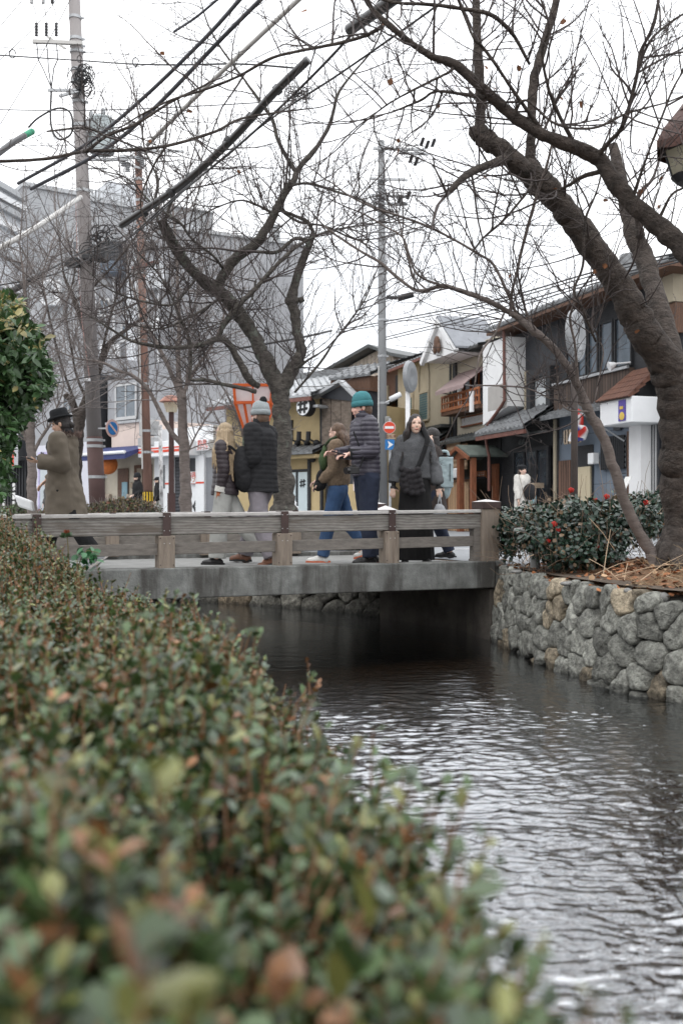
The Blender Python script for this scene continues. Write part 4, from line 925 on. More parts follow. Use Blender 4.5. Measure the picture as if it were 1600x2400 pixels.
q = MB(); q.tube([(x0,-1.31,zb_+.02),(x1,-1.31,zb_+.02)], .06, 8); build(q, 'awning_roll', m_whitepl, aw_, world=False)
q = MB(); q.ell((K.U(289),-.7,K.Z(289,1090)),(.38,.38,.38),20,12); bs = build(q, 'round_sign', m_lantern, t, world=False, smooth=True)
K.rect('doorway', 277, 302, 1098, 1215, -.02, -.001, m_brownw, ref=290)
K.rect('poster', 289, 301, 1130, 1168, -.06, -.021, m_skyblue, ref=295)
K.window(317, 357, 1090, 1215, m_brownw, mat('warm shop glass', (.26,.22,.17), .3, .3, 2, 0), cols=2, fw=.12, ref=330, name='shop_front', sill=False)
q = MB(); q.cyl((K.U(310),-.06,K.Z(310,1137)),(K.U(310),-.01,K.Z(310,1137)),.11,.11,16); build(q, 'wall_clock', m_board, t, world=False)
K.rect('rubble_plinth', 246, 262, 1158, 1215, -.12, -.001, mat('rubble', (.4,.33,.26), .9, .4, 8), ref=250)
K.rect('rubble_plinth', 303, 316, 1158, 1215, -.12, -.001, MATS['rubble'], ref=310)
K.box('end_wall', 236, 245, 0, K.Z(240,880), -.2, 5, m_black)
# left shops
t = FL.thing('shop', 'white gallery front with lavender frame and black script lettering', 'shop', 82); K = B(FL, t)
K.box('wall', 82, 236, 0, K.Z(150, 1040), 0, 5, mat('lilac white panel', (.60,.60,.66), .6, .06, 2)); K.box('upper_wall', 60, 236, K.Z(150,1040)+.003, K.Z(150, 850), .03, 5, m_grey)
K.window(92, 128, 1060, 1210, mat('lavender frame', (.50,.45,.66), .5), m_glassw, cols=1, fw=.1, ref=100, name='shop_window')
K.window(150, 175, 930, 975, m_alu, m_glassb, cols=2, fw=.06, ref=150); K.window(118, 160, 935, 1005, m_alu, m_glass, cols=2, fw=.06, ref=118) if 0 else None
text('sign_lettering', 'tuliy', .62, (K.U(102), -.12, K.Z(102,1073)), t, m_inkb, .02)
t = FL.thing('shop', 'dark lattice fronted bar with paper notices and tall white and red sign', 'shop', -10); K = B(FL, t)
K.box('wall', -60, 81, 0, K.Z(40, 960), .1, 5, m_blackp); K.box('upper_wall', -60, 60, K.Z(40,960)+.003, K.Z(40, 780), .12, 5, m_grey)
q = MB()
for i in range(16): x = K.U(-20)+(K.U(80)-K.U(-20))*i/15; q.box(x,x+.10,-.02,.08,0,K.Z(40,1080))
build(q, 'lattice', m_black, t, world=False)
for px in (11, 35):
    for k in range(3):
        q = MB(); x = K.U(px); z = K.Z(40, 1140+k*21); q.box(x-.1,x+.1,-.05,-.021,z-.17,z+.14); build(q, 'paper_notice', m_paper, t, world=False)
sg = K.rect('building_sign', 29, 58, 1000, 1095, -.5, -.3, m_whitepl, ref=40)
q = MB(); q.box(K.U(51),K.U(58.5),-.512,-.502,K.Z(40,1095),K.Z(40,1000)); build(q, 'sign_band', m_red, sg, world=False)
for i, c in enumerate('町ビル'): text('sign_lettering', c, .40, (K.U(40), -.52, K.Z(40,1043+i*18)), sg, m_red)
for i, c in enumerate('2F'): text('sign_lettering', c, .25, (K.U(54.5), -.53, K.Z(40,1055+i*18)), sg, m_whitepl)

# ---------------- big grey buildings behind ----------------
def blk(px0, D0_, px1, D1_): return Frame(W(px0,1200,D0_)[:2], W(px1,1200,D1_)[:2])
GA = blk(54, 50, 520, 56)
t = GA.thing('office_building', 'tall grey panelled office block with stepped roofline at the upper left', 'building', 54); K = B(GA, t)
zz = K.Z(120, 448)
K.box('wall', 54, 190, 0, zz, 0, 12, m_greytile); K.box('wall', 190.2, 400, 0, K.Z(260,480), .02, 12, m_greytile); K.box('wall', 400.2, 500, 0, K.Z(450,492), .04, 10, m_greytile)
K.box('parapet', 53, 191, zz+.002, zz+.22, -.12, 12, m_steel); K.box('parapet', 191.5, 320, K.Z(260,480)+.002, K.Z(260,476), -.1, 12, m_steel); K.box('parapet', 400, 501, K.Z(450,492)+.002, K.Z(450,489), -.1, 10, m_steel)
q = MB(); z0, z1 = K.Z(260,480)+.1, K.Z(260,432)
for i in range(12): x = K.U(222+8.5*i); q.box(x,x+.06,1.5,1.56,z0,z1)
for z in (z0+.6,(z0+z1)/2,z1): q.box(K.U(222),K.U(318),1.49,1.57,z,z+.06)
for i in range(5): q.beam((K.U(222+19*i),1.53,z0),(K.U(240+19*i),1.53,z1),.05,.05)
build(q, 'roof_frame', m_steel, t, world=False)
K.box('roof_box', 152, 168, zz+.22, K.Z(160,425), 3, 6, m_greylt); K.box('roof_tank', 345, 375, K.Z(350,480), K.Z(350,430), 3, 6, m_greylt); K.box('roof_house', 345, 450, K.Z(400,490), K.Z(400,362), 6, 9, m_greylt)
for (a, b, c, d) in ((155,185,560,585),(90,125,680,710),(92,128,790,830)): K.window(a, b, c, d, m_alu, m_glassb, cols=2, fw=.08, ref=a)
GC = blk(-30, 46, 53, 49)
t = GC.thing('office_building', 'pale metal clad corner building with banded floors at the far upper left edge', 'building', -30); K = B(GC, t)
K.box('wall', -30, 52, 0, K.Z(20, 452), 0, 8, m_greylt)
for i, py in enumerate((452, 478, 500, 538, 605, 680, 760)): K.box('floor_band', -30, 53, K.Z(20,py)-.05, K.Z(20,py)+.22, -.25, -.001, m_whitepl if i % 2 else m_steel)
q = MB(); q.tube([(K.U(10),1,K.Z(20,450)),(K.U(10),1,K.Z(20,392))], .03, 5); build(q, 'antenna', m_steel, t, world=False)
GB = blk(390, 44, 712, 47)
t = GB.thing('office_building', 'plain grey rendered building wall standing behind the large cherry tree', 'building', 390); K = B(GB, t)
zz = K.Z(560, 558)
K.box('wall', 392, 711, 0, zz, 0, 14, m_grey); K.box('parapet', 391, 712, zz+.002, zz+.12, -.1, 14, m_steel)
q = MB()
for px in (455, 540, 625): q.box(K.U(px),K.U(px)+.03,-.006,.004,2,zz-.1)
for z in (5.2, 8.9): q.box(K.U(393),K.U(710),-.006,.004,z,z+.03)
build(q, 'wall_joint', m_blackp, t, world=False)
q = MB(); q.box(K.U(480),K.U(500),2,4,zz+.12,zz+.9); build(q, 'roof_box', m_greylt, t, world=False)
q = MB()
for i in range(6): q.cyl((K.U(672),1.5,zz+.12+i*.2),(K.U(672),1.5,zz+.25+i*.2),.35-.02*i,.35-.02*i,14)
build(q, 'roof_vent', m_steel, t, world=False)
# mid building with balconies between
GD = blk(200, 43, 392, 43)
t = GD.thing('apartment_building', 'weathered grey apartment block with dark balcony hood and air conditioners', 'building', 60); K = B(GD, t)
K.box('wall', 200, 391, 0, K.Z(300, 620), 0, 8, m_grey)
K.box('wall', 60, 199.8, 0, K.Z(150, 660), .5, 8, m_greytile)
K.box('balcony_hood', 245, 302, K.Z(300,622), K.Z(300,578), -.9, -.001, m_blackp); K.box('balcony', 248, 300, K.Z(300,650), K.Z(300,624), -1.0, -.001, m_blue)
K.box('stair_tower', 303, 326, 3, K.Z(310,545), -.5, 3, m_greylt); K.box('canopy', 327, 372, K.Z(340,590), K.Z(340,582), -1.1, 3, m_blackp); K.box('penthouse', 327, 390, K.Z(340,680), K.Z(340,592), -.4, 3, m_greylt)
for (a, b, c, d) in ((284,308,695,735),(284,308,760,800),(232,258,700,740),(330,350,700,745),(160,180,690,740),(205,225,760,800),(120,140,830,870)): K.window(a, b, c, d, m_alu, m_glassb, cols=2, fw=.07, ref=a) if a > 199 else None
for (a, c) in ((95,665),(95,690),(330,760),(240,820)):
    q = MB(); x0 = K.U(a); z0 = K.Z(a, c+24); q.box(x0,x0+.85,-.45 if a > 199 else .05,-.1 if a > 199 else .4,z0,z0+.62); ac = build(q, 'air_conditioner', m_whitepl, t, world=False, bevel=.03)
    q = MB(); yy = -.455 if a > 199 else .045; q.cyl((x0+.35,yy-.01,z0+.31),(x0+.35,yy,z0+.31),.25,.25,18); build(q, 'fan_grille', m_steel, ac, world=False)
q = MB()
for px in (225, 268, 314, 372): q.tube([(K.U(px),-.06,K.Z(300,640)),(K.U(px),-.06,2)], .05, 6)
build(q, 'drainpipe', m_whitepl, t, world=False)
# ================= TREES =================
m_bark = mat('cherry bark', (.078,.063,.054), .9, .65, 13, 1.0, 24, (1,1,1.4), stains=((.17,.15,.13), 9, .58, .65, (1,1,2.2)), detail=9)
m_barkg = mat('mossy cherry bark', (.090,.080,.070), .9, .65, 11, 1.0, 24, (1,1,1.6), stains=((.20,.23,.19), 6., .57, .75, (1,1,.7)), detail=9)
for m__ in (m_bark, m_barkg): m__.node_tree.nodes['Bump'].inputs['Distance'].default_value = .06
m_barkl = mat('pale grey bark', (.19,.16,.145), .85, .35, 8, .8, 30, (1,1,3), stains=((.09,.07,.06), 6, .56, .6, (1,1,3)))
m_twig = mat('twig bark', (.068,.055,.052), .8, .3, 6, 0)
m_twigl = mat('grey twig bark', (.20,.175,.165), .8, .3, 6, 0)
m_deadleaf = mat('withered leaf', (.24,.11,.05), .8, .3, 20, 0, trans=.3)
def limb_pts(L_, k=10, jit=.16, seed=0, ws=1.):
    a = np.array(L_, float); a[:,2] *= ws; P = np.array([W(x, y, D) for x, y, w_, D in a]); r = a[:,2]/2*a[:,3]/F
    Q = cr(np.c_[P, r], k); n = vnoise(np.c_[np.arange(len(Q))*.45, np.full(len(Q), seed*3.1), np.zeros(len(Q))])
    m = vnoise(np.c_[np.arange(len(Q))*.45, np.full(len(Q), seed*3.1+50), np.zeros(len(Q))])
    Q[:,0] += n*Q[:,3]*jit; Q[:,2] += m*Q[:,3]*jit*.6; Q[:,3] *= 1+.07*vnoise(np.c_[np.arange(len(Q))*.33, np.full(len(Q), seed), np.zeros(len(Q))])
    return Q
def tree(name, label, limbs, bark, twig_m, seed, n1=160, L1=(.5,1.4), n2=5, n3=3, r1=.007, up=.06, minr=.0016, spread=1., low=.25, sub2=.45, droop=0., group=None, extra=None, knots=0, maxr=.12, n4=0, r3=None, cat='tree', ws=1.):
    rng = np.random.default_rng(seed); mb = MB(); QS = []
    for i, L_ in enumerate(limbs):
        Q = limb_pts(L_, seed=seed*10+i, ws=ws); QS.append(Q); n = 26 if Q[:,3].max() > .05 else (14 if Q[:,3].max() > .025 else 8)
        # bark ridges: radial bumps on each ring
        o0 = mb.n; mb.tube(Q[:,:3], np.maximum(Q[:,3], .002), n)
        V = np.array(mb.v[o0:]).reshape(-1, n, 3); c = V.mean(1, keepdims=True); d = V-c
        g_ = 1+.06*vnoise(V*np.array([6,6,4])+i)[...,None]+.05*vnoise(V*np.array([19,19,26]))[...,None]+.035*vnoise(V*np.array([44,44,40]))[...,None]; V = c+d*g_; mb.v[o0:] = [tuple(v) for v in V.reshape(-1, 3)]
    if knots:
        for q in range(knots):
            Q = QS[rng.integers(0, min(4, len(QS)))]; i = rng.integers(2, len(Q)-2); d = unit(rng.normal(size=3)); mb.ell(Q[i,:3]+d*Q[i,3]*.75, Q[i,3]*rng.uniform(.25,.5), 9, 6)
    for e in (extra or []): e(mb)
    base = limbs[0][0]; bz = W(*base[:2], base[3])
    t = thing(name, label, cat, (bz[0], bz[1], bz[2]), 0, group)
    build(mb, 'trunk', bark, t, smooth=True)
    # level 1 twigs along limbs: more where limbs are thin
    S, Dr, Ln, R0 = [], [], [], []
    wts = []; allp = []
    for Q in QS:
        seg = np.linalg.norm(np.diff(Q[:,:3], axis=0), axis=1)
        for i in range(1, len(Q)-1):
            if Q[i,3] > maxr: continue
            tt = i/len(Q)
            if tt < low and Q[i,3] > .03: continue
            allp.append((Q[i,:3], unit(Q[i+1,:3]-Q[i-1,:3]), Q[i,3])); wts.append(seg[i]*(1 if Q[i,3] > .03 else 1.6))
    wts = np.array(wts); wts /= wts.sum(); idx = rng.choice(len(allp), n1, p=wts)
    P = np.array([allp[i][0] for i in idx]); T = np.array([allp[i][1] for i in idx]); rr = np.array([allp[i][2] for i in idx])
    pr = rng.normal(size=(n1,3)); pr[:,1] *= .8; pr -= (pr*T).sum(1, keepdims=True)*T; pr = unit(pr)
    D1 = unit(T*rng.uniform(.1,1.0,(n1,1))+pr*spread+np.array([0,0,.25-droop])); Ln1 = rng.uniform(*L1, n1); R1 = np.minimum(r1*rng.uniform(.6,1.4,n1), rr*.7+.002)
    # limb tips continue as twigs
    tips = [(Q[-1,:3], unit(Q[-1,:3]-Q[-3,:3]), Q[-1,3]) for Q in QS if Q[-1,3] < .03]
    if tips:
        P = np.vstack([P, [a for a,b,c in tips]]); D1 = np.vstack([D1, [b for a,b,c in tips]]); Ln1 = np.r_[Ln1, rng.uniform(*L1, len(tips))]; R1 = np.r_[R1, [c for a,b,c in tips]]
    A, RA = twigs(rng, P, D1, Ln1, R1, np.maximum(R1*.35, minr), 7, .13, up); parts = [tube_batch(A, RA, 4)]
    def child(A, RA, n, f, wd):
        N = len(A)*n; i = np.repeat(np.arange(len(A)), n); K_ = A.shape[1]; s = rng.uniform(.12, .98, N)*(K_-1); a = np.minimum(s.astype(int), K_-2); fr = (s-a)[:,None]
        p = A[i,a]*(1-fr)+A[i,a+1]*fr; tg = unit(A[i,a+1]-A[i,a]); pv = rng.normal(size=(N,3)); pv -= (pv*tg).sum(1, keepdims=True)*tg; pv = unit(pv)
        d = unit(tg*rng.uniform(.5,1.1,(N,1))+pv*.8+np.array([0,0,.15-droop*.5])); ln = np.linalg.norm(A[i,-1]-A[i,0], axis=1)*f*rng.uniform(.35,1.15,N)*(1.15-s/(K_-1)*.6)
        rb = RA[i,a]*.62; return twigs(rng, p, d, ln, np.maximum(rb, minr), np.maximum(rb*.45, minr*.75), 4, wd, up)
    Bq, RB_ = child(A, RA, n2, sub2, .15); parts.append(tube_batch(Bq, RB_, 3))
    if n3:
        Cq, RC = child(Bq, RB_, n3, .45, .16); parts.append(tube_batch(Cq[:, ::2], RC[:, ::2], 3))
        last = Cq
    V, Fq = merge(parts); me = mesh_np('twigs', V, Fq); put('twigs', me, twig_m, t)
    return t, QS, Bq
def withered(t, Bq, n, seed, size=.05, colr=(.20,.09,.045)):
    rng = np.random.default_rng(seed); i = rng.integers(0, len(Bq), n); p = Bq[i, -1]
    ax = rng.normal(size=(n,3)); ax[:,2] -= .8
    c = np.array(colr)*rng.uniform(.6,1.5,(n,1)); V, Fx, C = leaves(p, ax, rng.normal(size=(n,3)), size*rng.uniform(.6,1.2,n), c, 1.4)
    put('withered_leaves', mesh_np('l', V, Fx, C), mat('withered foliage', (1,1,1), .8, .2, 20, 0, attr='Col', trans=.3), t)

# --- T1: the big leaning cherry at the right edge ---
T1 = [
 [(1606,1345,176,8.9),(1605,1312,140,8.9),(1603,1275,114,8.9),(1601,1200,104,8.9),(1596,1080,96,8.8),(1590,960,90,8.7),(1570,875,82,8.6),(1528,805,78,8.5),(1492,750,72,8.45),(1452,672,66,8.4),(1403,600,62,8.35),(1352,530,58,8.3),(1303,470,55,8.25),(1258,420,56,8.2),(1205,380,46,8.15),(1165,345,44,8.1),(1130,320,44,8.1),(1118,302,42,8.1)],
 [(1122,318,30,8.1),(1126,270,24,8.1),(1122,180,23,8.0),(1118,80,20,7.95),(1114,-30,18,7.9)],
 [(1245,415,40,8.2),(1243,360,24,8.2),(1246,270,22,8.2),(1250,190,22,8.2),(1275,100,20,8.2),(1298,20,18,8.2),(1308,-40,16,8.2)],
 [(1190,370,26,8.1),(1150,385,19,7.9),(1110,400,18,7.7),(1080,420,17,7.5),(1050,452,14,7.35)],
 [(1590,930,52,8.9),(1572,820,48,9.1),(1545,725,46,9.3),(1514,620,44,9.6),(1488,560,42,9.7),(1472,500,36,9.8),(1455,430,30,9.9),(1435,340,22,10)],
 [(1500,555,20,9.6),(1490,480,10,9.5),(1510,440,9,9.4),(1520,430,7,9.4)],
 # big upper limb sweeping from the right edge to the upper left
 [(1700,690,62,7.3),(1640,630,56,7.3),(1590,575,51,7.3),(1530,520,45,7.3),(1470,465,40,7.3),(1425,405,38,7.3),(1395,368,35,7.3),(1320,335,29,7.2),(1260,310,27,7.15),(1190,262,26,7.1),(1135,212,24,7.0),(1065,152,21,6.95),(1010,132,16,6.9),(965,102,14,6.85),(915,62,14,6.8),(878,28,12,6.8),(850,-10,11,6.75)],
 [(895,62,10,6.8),(860,82,9,6.9),(800,100,8,7.0),(740,112,8,7.1),(640,135,7,7.3),(560,178,6,7.5),(480,210,6,7.7),(400,235,5,7.9),(330,270,4,8.1),(280,300,3,8.2)],
 [(1062,158,10,6.95),(1050,170,7,6.9),(1010,190,6,6.9),(960,215,5,6.9),(900,250,4,7.0),(840,300,3,7.0),(790,350,3,7.0)],
 [(1135,230,12,7.0),(1080,220,9,7.1),(1020,215,6,7.2),(985,235,6,7.3),(920,262,4,7.4),(860,280,3,7.5),(800,330,3,7.6)],
 [(1395,372,16,7.3),(1420,340,11,7.2),(1460,290,10,7.1),(1490,180,9,7.0),(1500,120,8,7.0),(1530,60,7,6.9),(1545,-20,6,6.9)],
 [(1490,175,7,7.0),(1520,100,6,6.9),(1560,60,6,6.9),(1620,20,5,6.9)],
 [(1280,320,13,7.2),(1250,280,10,7.1),(1200,210,8,7.0),(1160,150,8,6.9),(1130,110,8,6.9),(1110,90,7,6.8),(1085,30,6,6.8),(1065,-20,6,6.7)],
 [(1340,330,10,7.2),(1300,250,9,7.1),(1280,190,7,7.0),(1270,120,6,6.9),(1285,60,6,6.8),(1260,-20,5,6.8)],
 [(1240,150,7,7.0),(1200,80,10,6.9),(1150,35,10,6.8),(1080,20,9,6.8),(1000,10,8,6.8),(920,5,7,6.7),(840,-20,6,6.7)],
 [(1200,280,8,7.1),(1230,235,6,7.0),(1300,290,6,6.9),(1390,300,6,6.8),(1470,265,5,6.8),(1560,240,4,6.8),(1620,215,3,6.8)],
 [(1420,400,13,7.3),(1370,412,11,7.4),(1330,435,8,7.5),(1300,450,6,7.5)],
 [(1480,470,11,7.3),(1510,380,6,7.1),(1540,300,6,7.0),(1580,200,5,6.9),(1620,140,4,6.9)],
 [(1540,520,8,7.3),(1570,460,6,7.2),(1600,440,6,7.2)],
 # vine-like long shoots
 [(1395,800,6,8.0),(1362,720,6,7.8),(1345,680,6,7.8),(1365,620,6,7.8),(1370,520,6,7.8),(1400,440,4,7.8),(1420,350,4,7.8)],
 [(1100,600,4,7.6),(1130,560,5,7.7),(1180,515,6,7.8),(1235,450,6,7.9),(1245,430,5,8.0)],
]
extraT1 = [lambda mb: [mb.ell(W(1240,398,8.2), (.10,.10,.09), 12, 8), mb.rcone(W(1575,1275,8.85), .10, W(1545,1325,8.7), .04), mb.rcone(W(1590,1285,8.8), .10, W(1585,1340,8.5), .04)]]
t1, Q1, B1 = tree('cherry_tree', 'massive dark barked bare cherry leaning in from the right edge over the stream', T1, m_bark, m_twig, 11, n1=215, L1=(.35,1.15), n2=6, n3=2, r1=.0075, minr=.0018, extra=extraT1, knots=5, maxr=.14, low=.12)
withered(t1, B1, 40, 3)
# --- slim leaning tree on the right bank, its crown reaching left ---
T1b = [
 [(1550,1352,52,8.9),(1532,1312,38,8.9),(1515,1280,34,8.9),(1478,1215,32,8.8),(1450,1140,30,8.7),(1425,1060,29,8.6),(1405,1010,28,8.55),(1378,965,30,8.5),(1352,900,24,8.45),(1318,845,22,8.4),(1282,802,21,8.35),(1250,775,22,8.3),(1222,752,20,8.3),(1190,730,16,8.25),(1150,708,15,8.2),(1110,692,15,8.2),(1068,678,13,8.2),(1035,670,12,8.2),(1000,680,10,8.2),(970,678,9,8.2),(930,650,9,8.2),(890,615,8,8.2),(850,592,7,8.2),(800,560,6,8.2),(760,530,5,8.2)],
 [(1195,742,12,8.25),(1198,690,9,8.2),(1210,640,8,8.2),(1228,560,9,8.1),(1245,500,9,8.0),(1262,440,9,7.9),(1280,390,8,7.8),(1300,300,5,7.7)],
 [(1215,750,10,8.3),(1190,690,9,8.2),(1155,620,8,8.2),(1120,595,7,8.2),(1060,560,7,8.2),(1000,530,7,8.2),(940,508,7,8.2),(880,488,6,8.2),(820,460,5,8.2),(780,430,4,8.2)],
 [(1040,672,8,8.2),(975,640,6,8.1),(945,560,5,8.0),(900,530,5,8.0),(850,500,4,8.0)],
 [(1000,680,6,8.2),(970,650,5,8.3),(955,600,5,8.4),(940,540,4,8.5),(925,470,3,8.6)],
 [(1250,775,10,8.3),(1232,730,8,8.3),(1225,700,6,8.3)],
 [(1352,905,12,8.4),(1350,850,8,8.3),(1345,800,7,8.2),(1335,745,7,8.1),(1350,700,6,8.0)],
 [(1180,735,6,8.2),(1160,780,6,8.1),(1125,830,6,8.0),(1112,900,4,8.0)],
 [(1140,885,4,8.1),(1110,903,4,8.1),(1190,905,5,8.2),(1240,912,5,8.3),(1290,935,4,8.4)][1:],
 [(1378,965,7,8.45),(1330,960,5,8.4),(1308,930,4,8.4),(1306,880,4,8.3)],
 [(1392,940,4,8.4),(1408,860,4,8.4),(1412,820,4,8.4),(1400,790,3,8.4)],
]
t1b, Q1b, B1b = tree('cherry_tree', 'slender bare cherry leaning left from the planted right bank across the shop fronts', T1b, m_barkl, m_twig, 12, n1=150, ws=.82, L1=(.3,.9), n2=5, n3=2, r1=.005, minr=.0017, low=.42, maxr=.06)
withered(t1b, B1b, 10, 4)
# --- T2: mossy forked cherry in the middle ---
m = 16.
T2 = [
 [(668,1215,72,m),(664,1150,64,m),(662,1090,60,m),(664,1020,58,m),(660,960,58,m),(655,920,60,m),(640,880,54,m),(618,835,50,m),(596,790,44,m),(572,752,46,m),(550,720,46,m),(522,690,44,m),(495,672,40,m),(468,650,36,m-.1),(440,620,30,m-.2),(415,580,28,m-.3),(395,545,28,m-.4),(378,515,24,m-.5)],
 [(655,930,50,m),(672,890,48,m),(695,850,36,m),(705,820,34,m),(696,780,30,m),(690,730,34,m),(684,702,36,m),(694,660,28,m),(706,620,26,m),(722,580,24,m),(735,545,18,m)],
 [(505,682,34,m),(520,650,34,m),(545,612,34,m),(575,590,32,m),(600,570,32,m),(628,530,28,m),(648,490,26,m),(668,450,24,m),(690,420,20,m),(700,395,18,m),(745,340,15,m),(775,285,12,m),(790,225,9,m),(820,180,7,m),(870,120,6,m),(900,60,5,m)],
 [(695,405,14,m),(672,370,13,m),(652,330,13,m),(640,285,12,m),(622,255,11,m),(600,225,10,m),(575,190,8,m),(545,150,7,m),(510,100,6,m),(485,50,5,m),(470,0,4,m)],
 [(610,868,22,m),(590,905,26,m-.2),(572,880,24,m-.3),(552,830,24,m-.4),(535,790,22,m-.5),(515,800,14,m-.6)][2:5]+[(512,795,18,m-.6),(500,770,18,m-.6)],
 [(607,905,18,m-.1),(585,890,24,m-.2),(560,845,23,m-.3),(535,805,21,m-.4),(512,795,20,m-.5),(470,808,16,m-.6),(420,815,13,m-.7),(370,812,11,m-.8),(320,802,10,m-.9),(300,795,9,m-.9),(250,765,7,m-1),(210,740,5,m-1)],
 [(512,798,16,m-.5),(520,770,15,m-.5),(535,745,17,m-.5),(560,715,17,m-.5),(600,675,15,m-.5),(640,630,14,m-.5),(670,600,12,m-.4),(700,575,10,m-.3),(760,545,7,m-.2),(830,530,5,m)],
 [(600,918,14,m-.3),(570,910,13,m-.4),(520,900,12,m-.5),(480,890,12,m-.5),(447,888,10,m-.6),(448,850,10,m-.6),(445,800,9,m-.6),(420,740,8,m-.6),(400,690,7,m-.6),(370,640,6,m-.6),(330,600,5,m-.6)],
 [(432,625,12,m),(400,580,10,m-.4),(372,520,9,m-.5),(365,470,8,m-.5),(370,420,7,m-.5),(340,350,6,m-.5),(330,280,5,m-.5)],
 [(385,530,10,m-.5),(400,480,8,m-.5),(440,430,7,m-.5),(520,340,6,m-.5),(480,290,5,m-.5),(430,230,5,m-.5)][:4],
 [(525,632,10,m),(500,600,9,m-.3),(450,560,8,m-.5),(420,520,8,m-.6),(360,480,7,m-.7),(300,420,5,m-.8),(240,400,4,m-.9)],
 [(655,490,10,m),(700,520,8,m),(760,530,7,m),(830,560,6,m),(880,560,4,m)],
 [(668,440,10,m),(720,430,9,m-.3),(790,450,8,m-.5),(850,470,6,m-.7),(900,500,5,m-1)],
 [(640,500,9,m),(600,480,8,m),(560,470,6,m),(500,490,5,m),(450,520,4,m)],
 [(725,565,14,m),(690,560,12,m),(650,590,12,m-.2),(600,590,9,m-.3),(540,570,6,m-.4),(480,560,4,m-.4)][:4],
 [(735,545,10,m),(720,520,12,m),(690,505,10,m),(660,490,9,m),(665,460,8,m)],
 [(600,655,6,m),(590,700,5,m),(560,740,5,m-.4),(480,770,4,m-.6)],
 [(680,870,10,m),(700,860,10,m-.2),(640,885,10,m-.3)][:2]+[(720,845,8,m-.3),(745,830,6,m-.4)],
 [(742,690,3,m),(700,830,5,m-.2),(690,920,8,m-.2),(750,850,8,m-.3),(790,790,6,m-.3),(850,710,5,m-.3),(880,640,4,m-.3)][2:],
 [(470,640,9,m),(430,690,8,m-.5),(400,715,8,m-.6),(330,705,7,m-.8),(260,680,5,m-1),(200,630,4,m-1.1)],
 [(515,700,9,m),(470,730,8,m-.5),(440,745,7,m-.6),(380,770,6,m-.7),(300,760,5,m-.8)],
]
T2.pop(4)
t2, Q2, B2 = tree('cherry_tree', 'large mossy forked cherry with a lopped trunk just behind the man in the bobble hat', T2, m_barkg, m_twig, 21, n1=360, L1=(.6,1.9), n2=6, n3=3, r1=.010, minr=.0022, knots=10, maxr=.16, low=.2, up=.05, ws=.72,
  extra=[lambda mb: [mb.ell(W(668,1130,16), (.17,.16,.20), 14, 8), mb.ell(W(665,1200,16), (.24,.22,.18), 14, 8), mb.ell(W(684,705,16), (.12,.11,.10), 10, 8), mb.cyl(W(700,705,16), W(712,700,16), .05, .045)]])
# --- T3 slim grey tree, left middle ---
m = 19.
T3 = [
 [(436,1215,38,m),(434,1150,34,m),(433,1090,32,m),(430,1020,30,m),(428,960,26,m),(425,930,30,m),(420,900,18,m),(418,850,14,m),(420,780,12,m),(418,700,10,m),(415,620,8,m),(408,520,6,m),(400,440,4,m)],
 [(423,930,18,m),(412,900,14,m),(390,850,12,m),(365,800,11,m),(340,750,9,m),(320,700,7,m),(300,640,5,m)],
 [(428,935,14,m),(440,900,10,m),(462,860,9,m),(490,820,8,m),(520,760,7,m),(530,700,5,m),(545,640,4,m)],
 [(428,1045,16,m),(400,1010,14,m),(385,985,14,m),(368,950,12,m),(345,910,12,m),(310,880,11,m),(280,870,9,m),(240,850,7,m),(180,840,6,m),(130,820,4,m)],
 [(430,930,9,m),(445,850,7,m),(440,780,6,m),(455,720,5,m),(470,650,4,m)],
 [(440,1060,6,m),(470,1000,4,m),(500,960,3,m)],
]
t3, _, b3 = tree('cherry_tree', 'slim grey barked bare tree standing in front of the white red striped shop', T3, m_barkl, m_twigl, 31, n1=160, ws=.8, L1=(.6,1.8), n2=6, n3=3, r1=.010, minr=.0022, low=.3)
# --- T4 dark tree behind the left pole ---
m = 21.
T4 = [
 [(178,1210,34,m),(180,1100,30,m),(182,1030,30,m),(190,980,28,m),(205,930,26,m),(218,880,22,m),(216,830,20,m),(205,790,18,m),(190,745,15,m),(176,708,14,m),(165,680,10,m),(150,640,6,m),(140,560,4,m)],
 [(206,935,20,m),(225,890,18,m),(232,860,22,m),(245,830,18,m),(262,800,14,m),(300,770,10,m),(340,740,7,m),(380,700,5,m),(420,650,4,m)],
 [(182,1020,22,m),(176,970,18,m),(168,940,18,m),(152,925,15,m)],
 [(190,980,9,m),(160,900,7,m),(140,840,6,m),(120,760,6,m),(100,680,5,m),(60,600,4,m),(30,540,3,m)],
 [(205,940,9,m),(180,880,7,m),(165,800,6,m),(155,720,6,m),(175,640,5,m),(160,560,4,m)],
 [(232,860,9,m),(255,760,7,m),(280,680,6,m),(320,620,5,m),(350,540,4,m)],
 [(176,708,9,m),(210,680,7,m),(250,640,6,m),(300,580,5,m),(340,520,3,m)],
]
t4, _, b4 = tree('cherry_tree', 'dark trunked bare tree half hidden behind the tall left utility pole', T4, m_bark, m_twigl, 41, n1=150, ws=.85, L1=(.7,2.2), n2=6, n3=3, r1=.010, minr=.0022, low=.2)
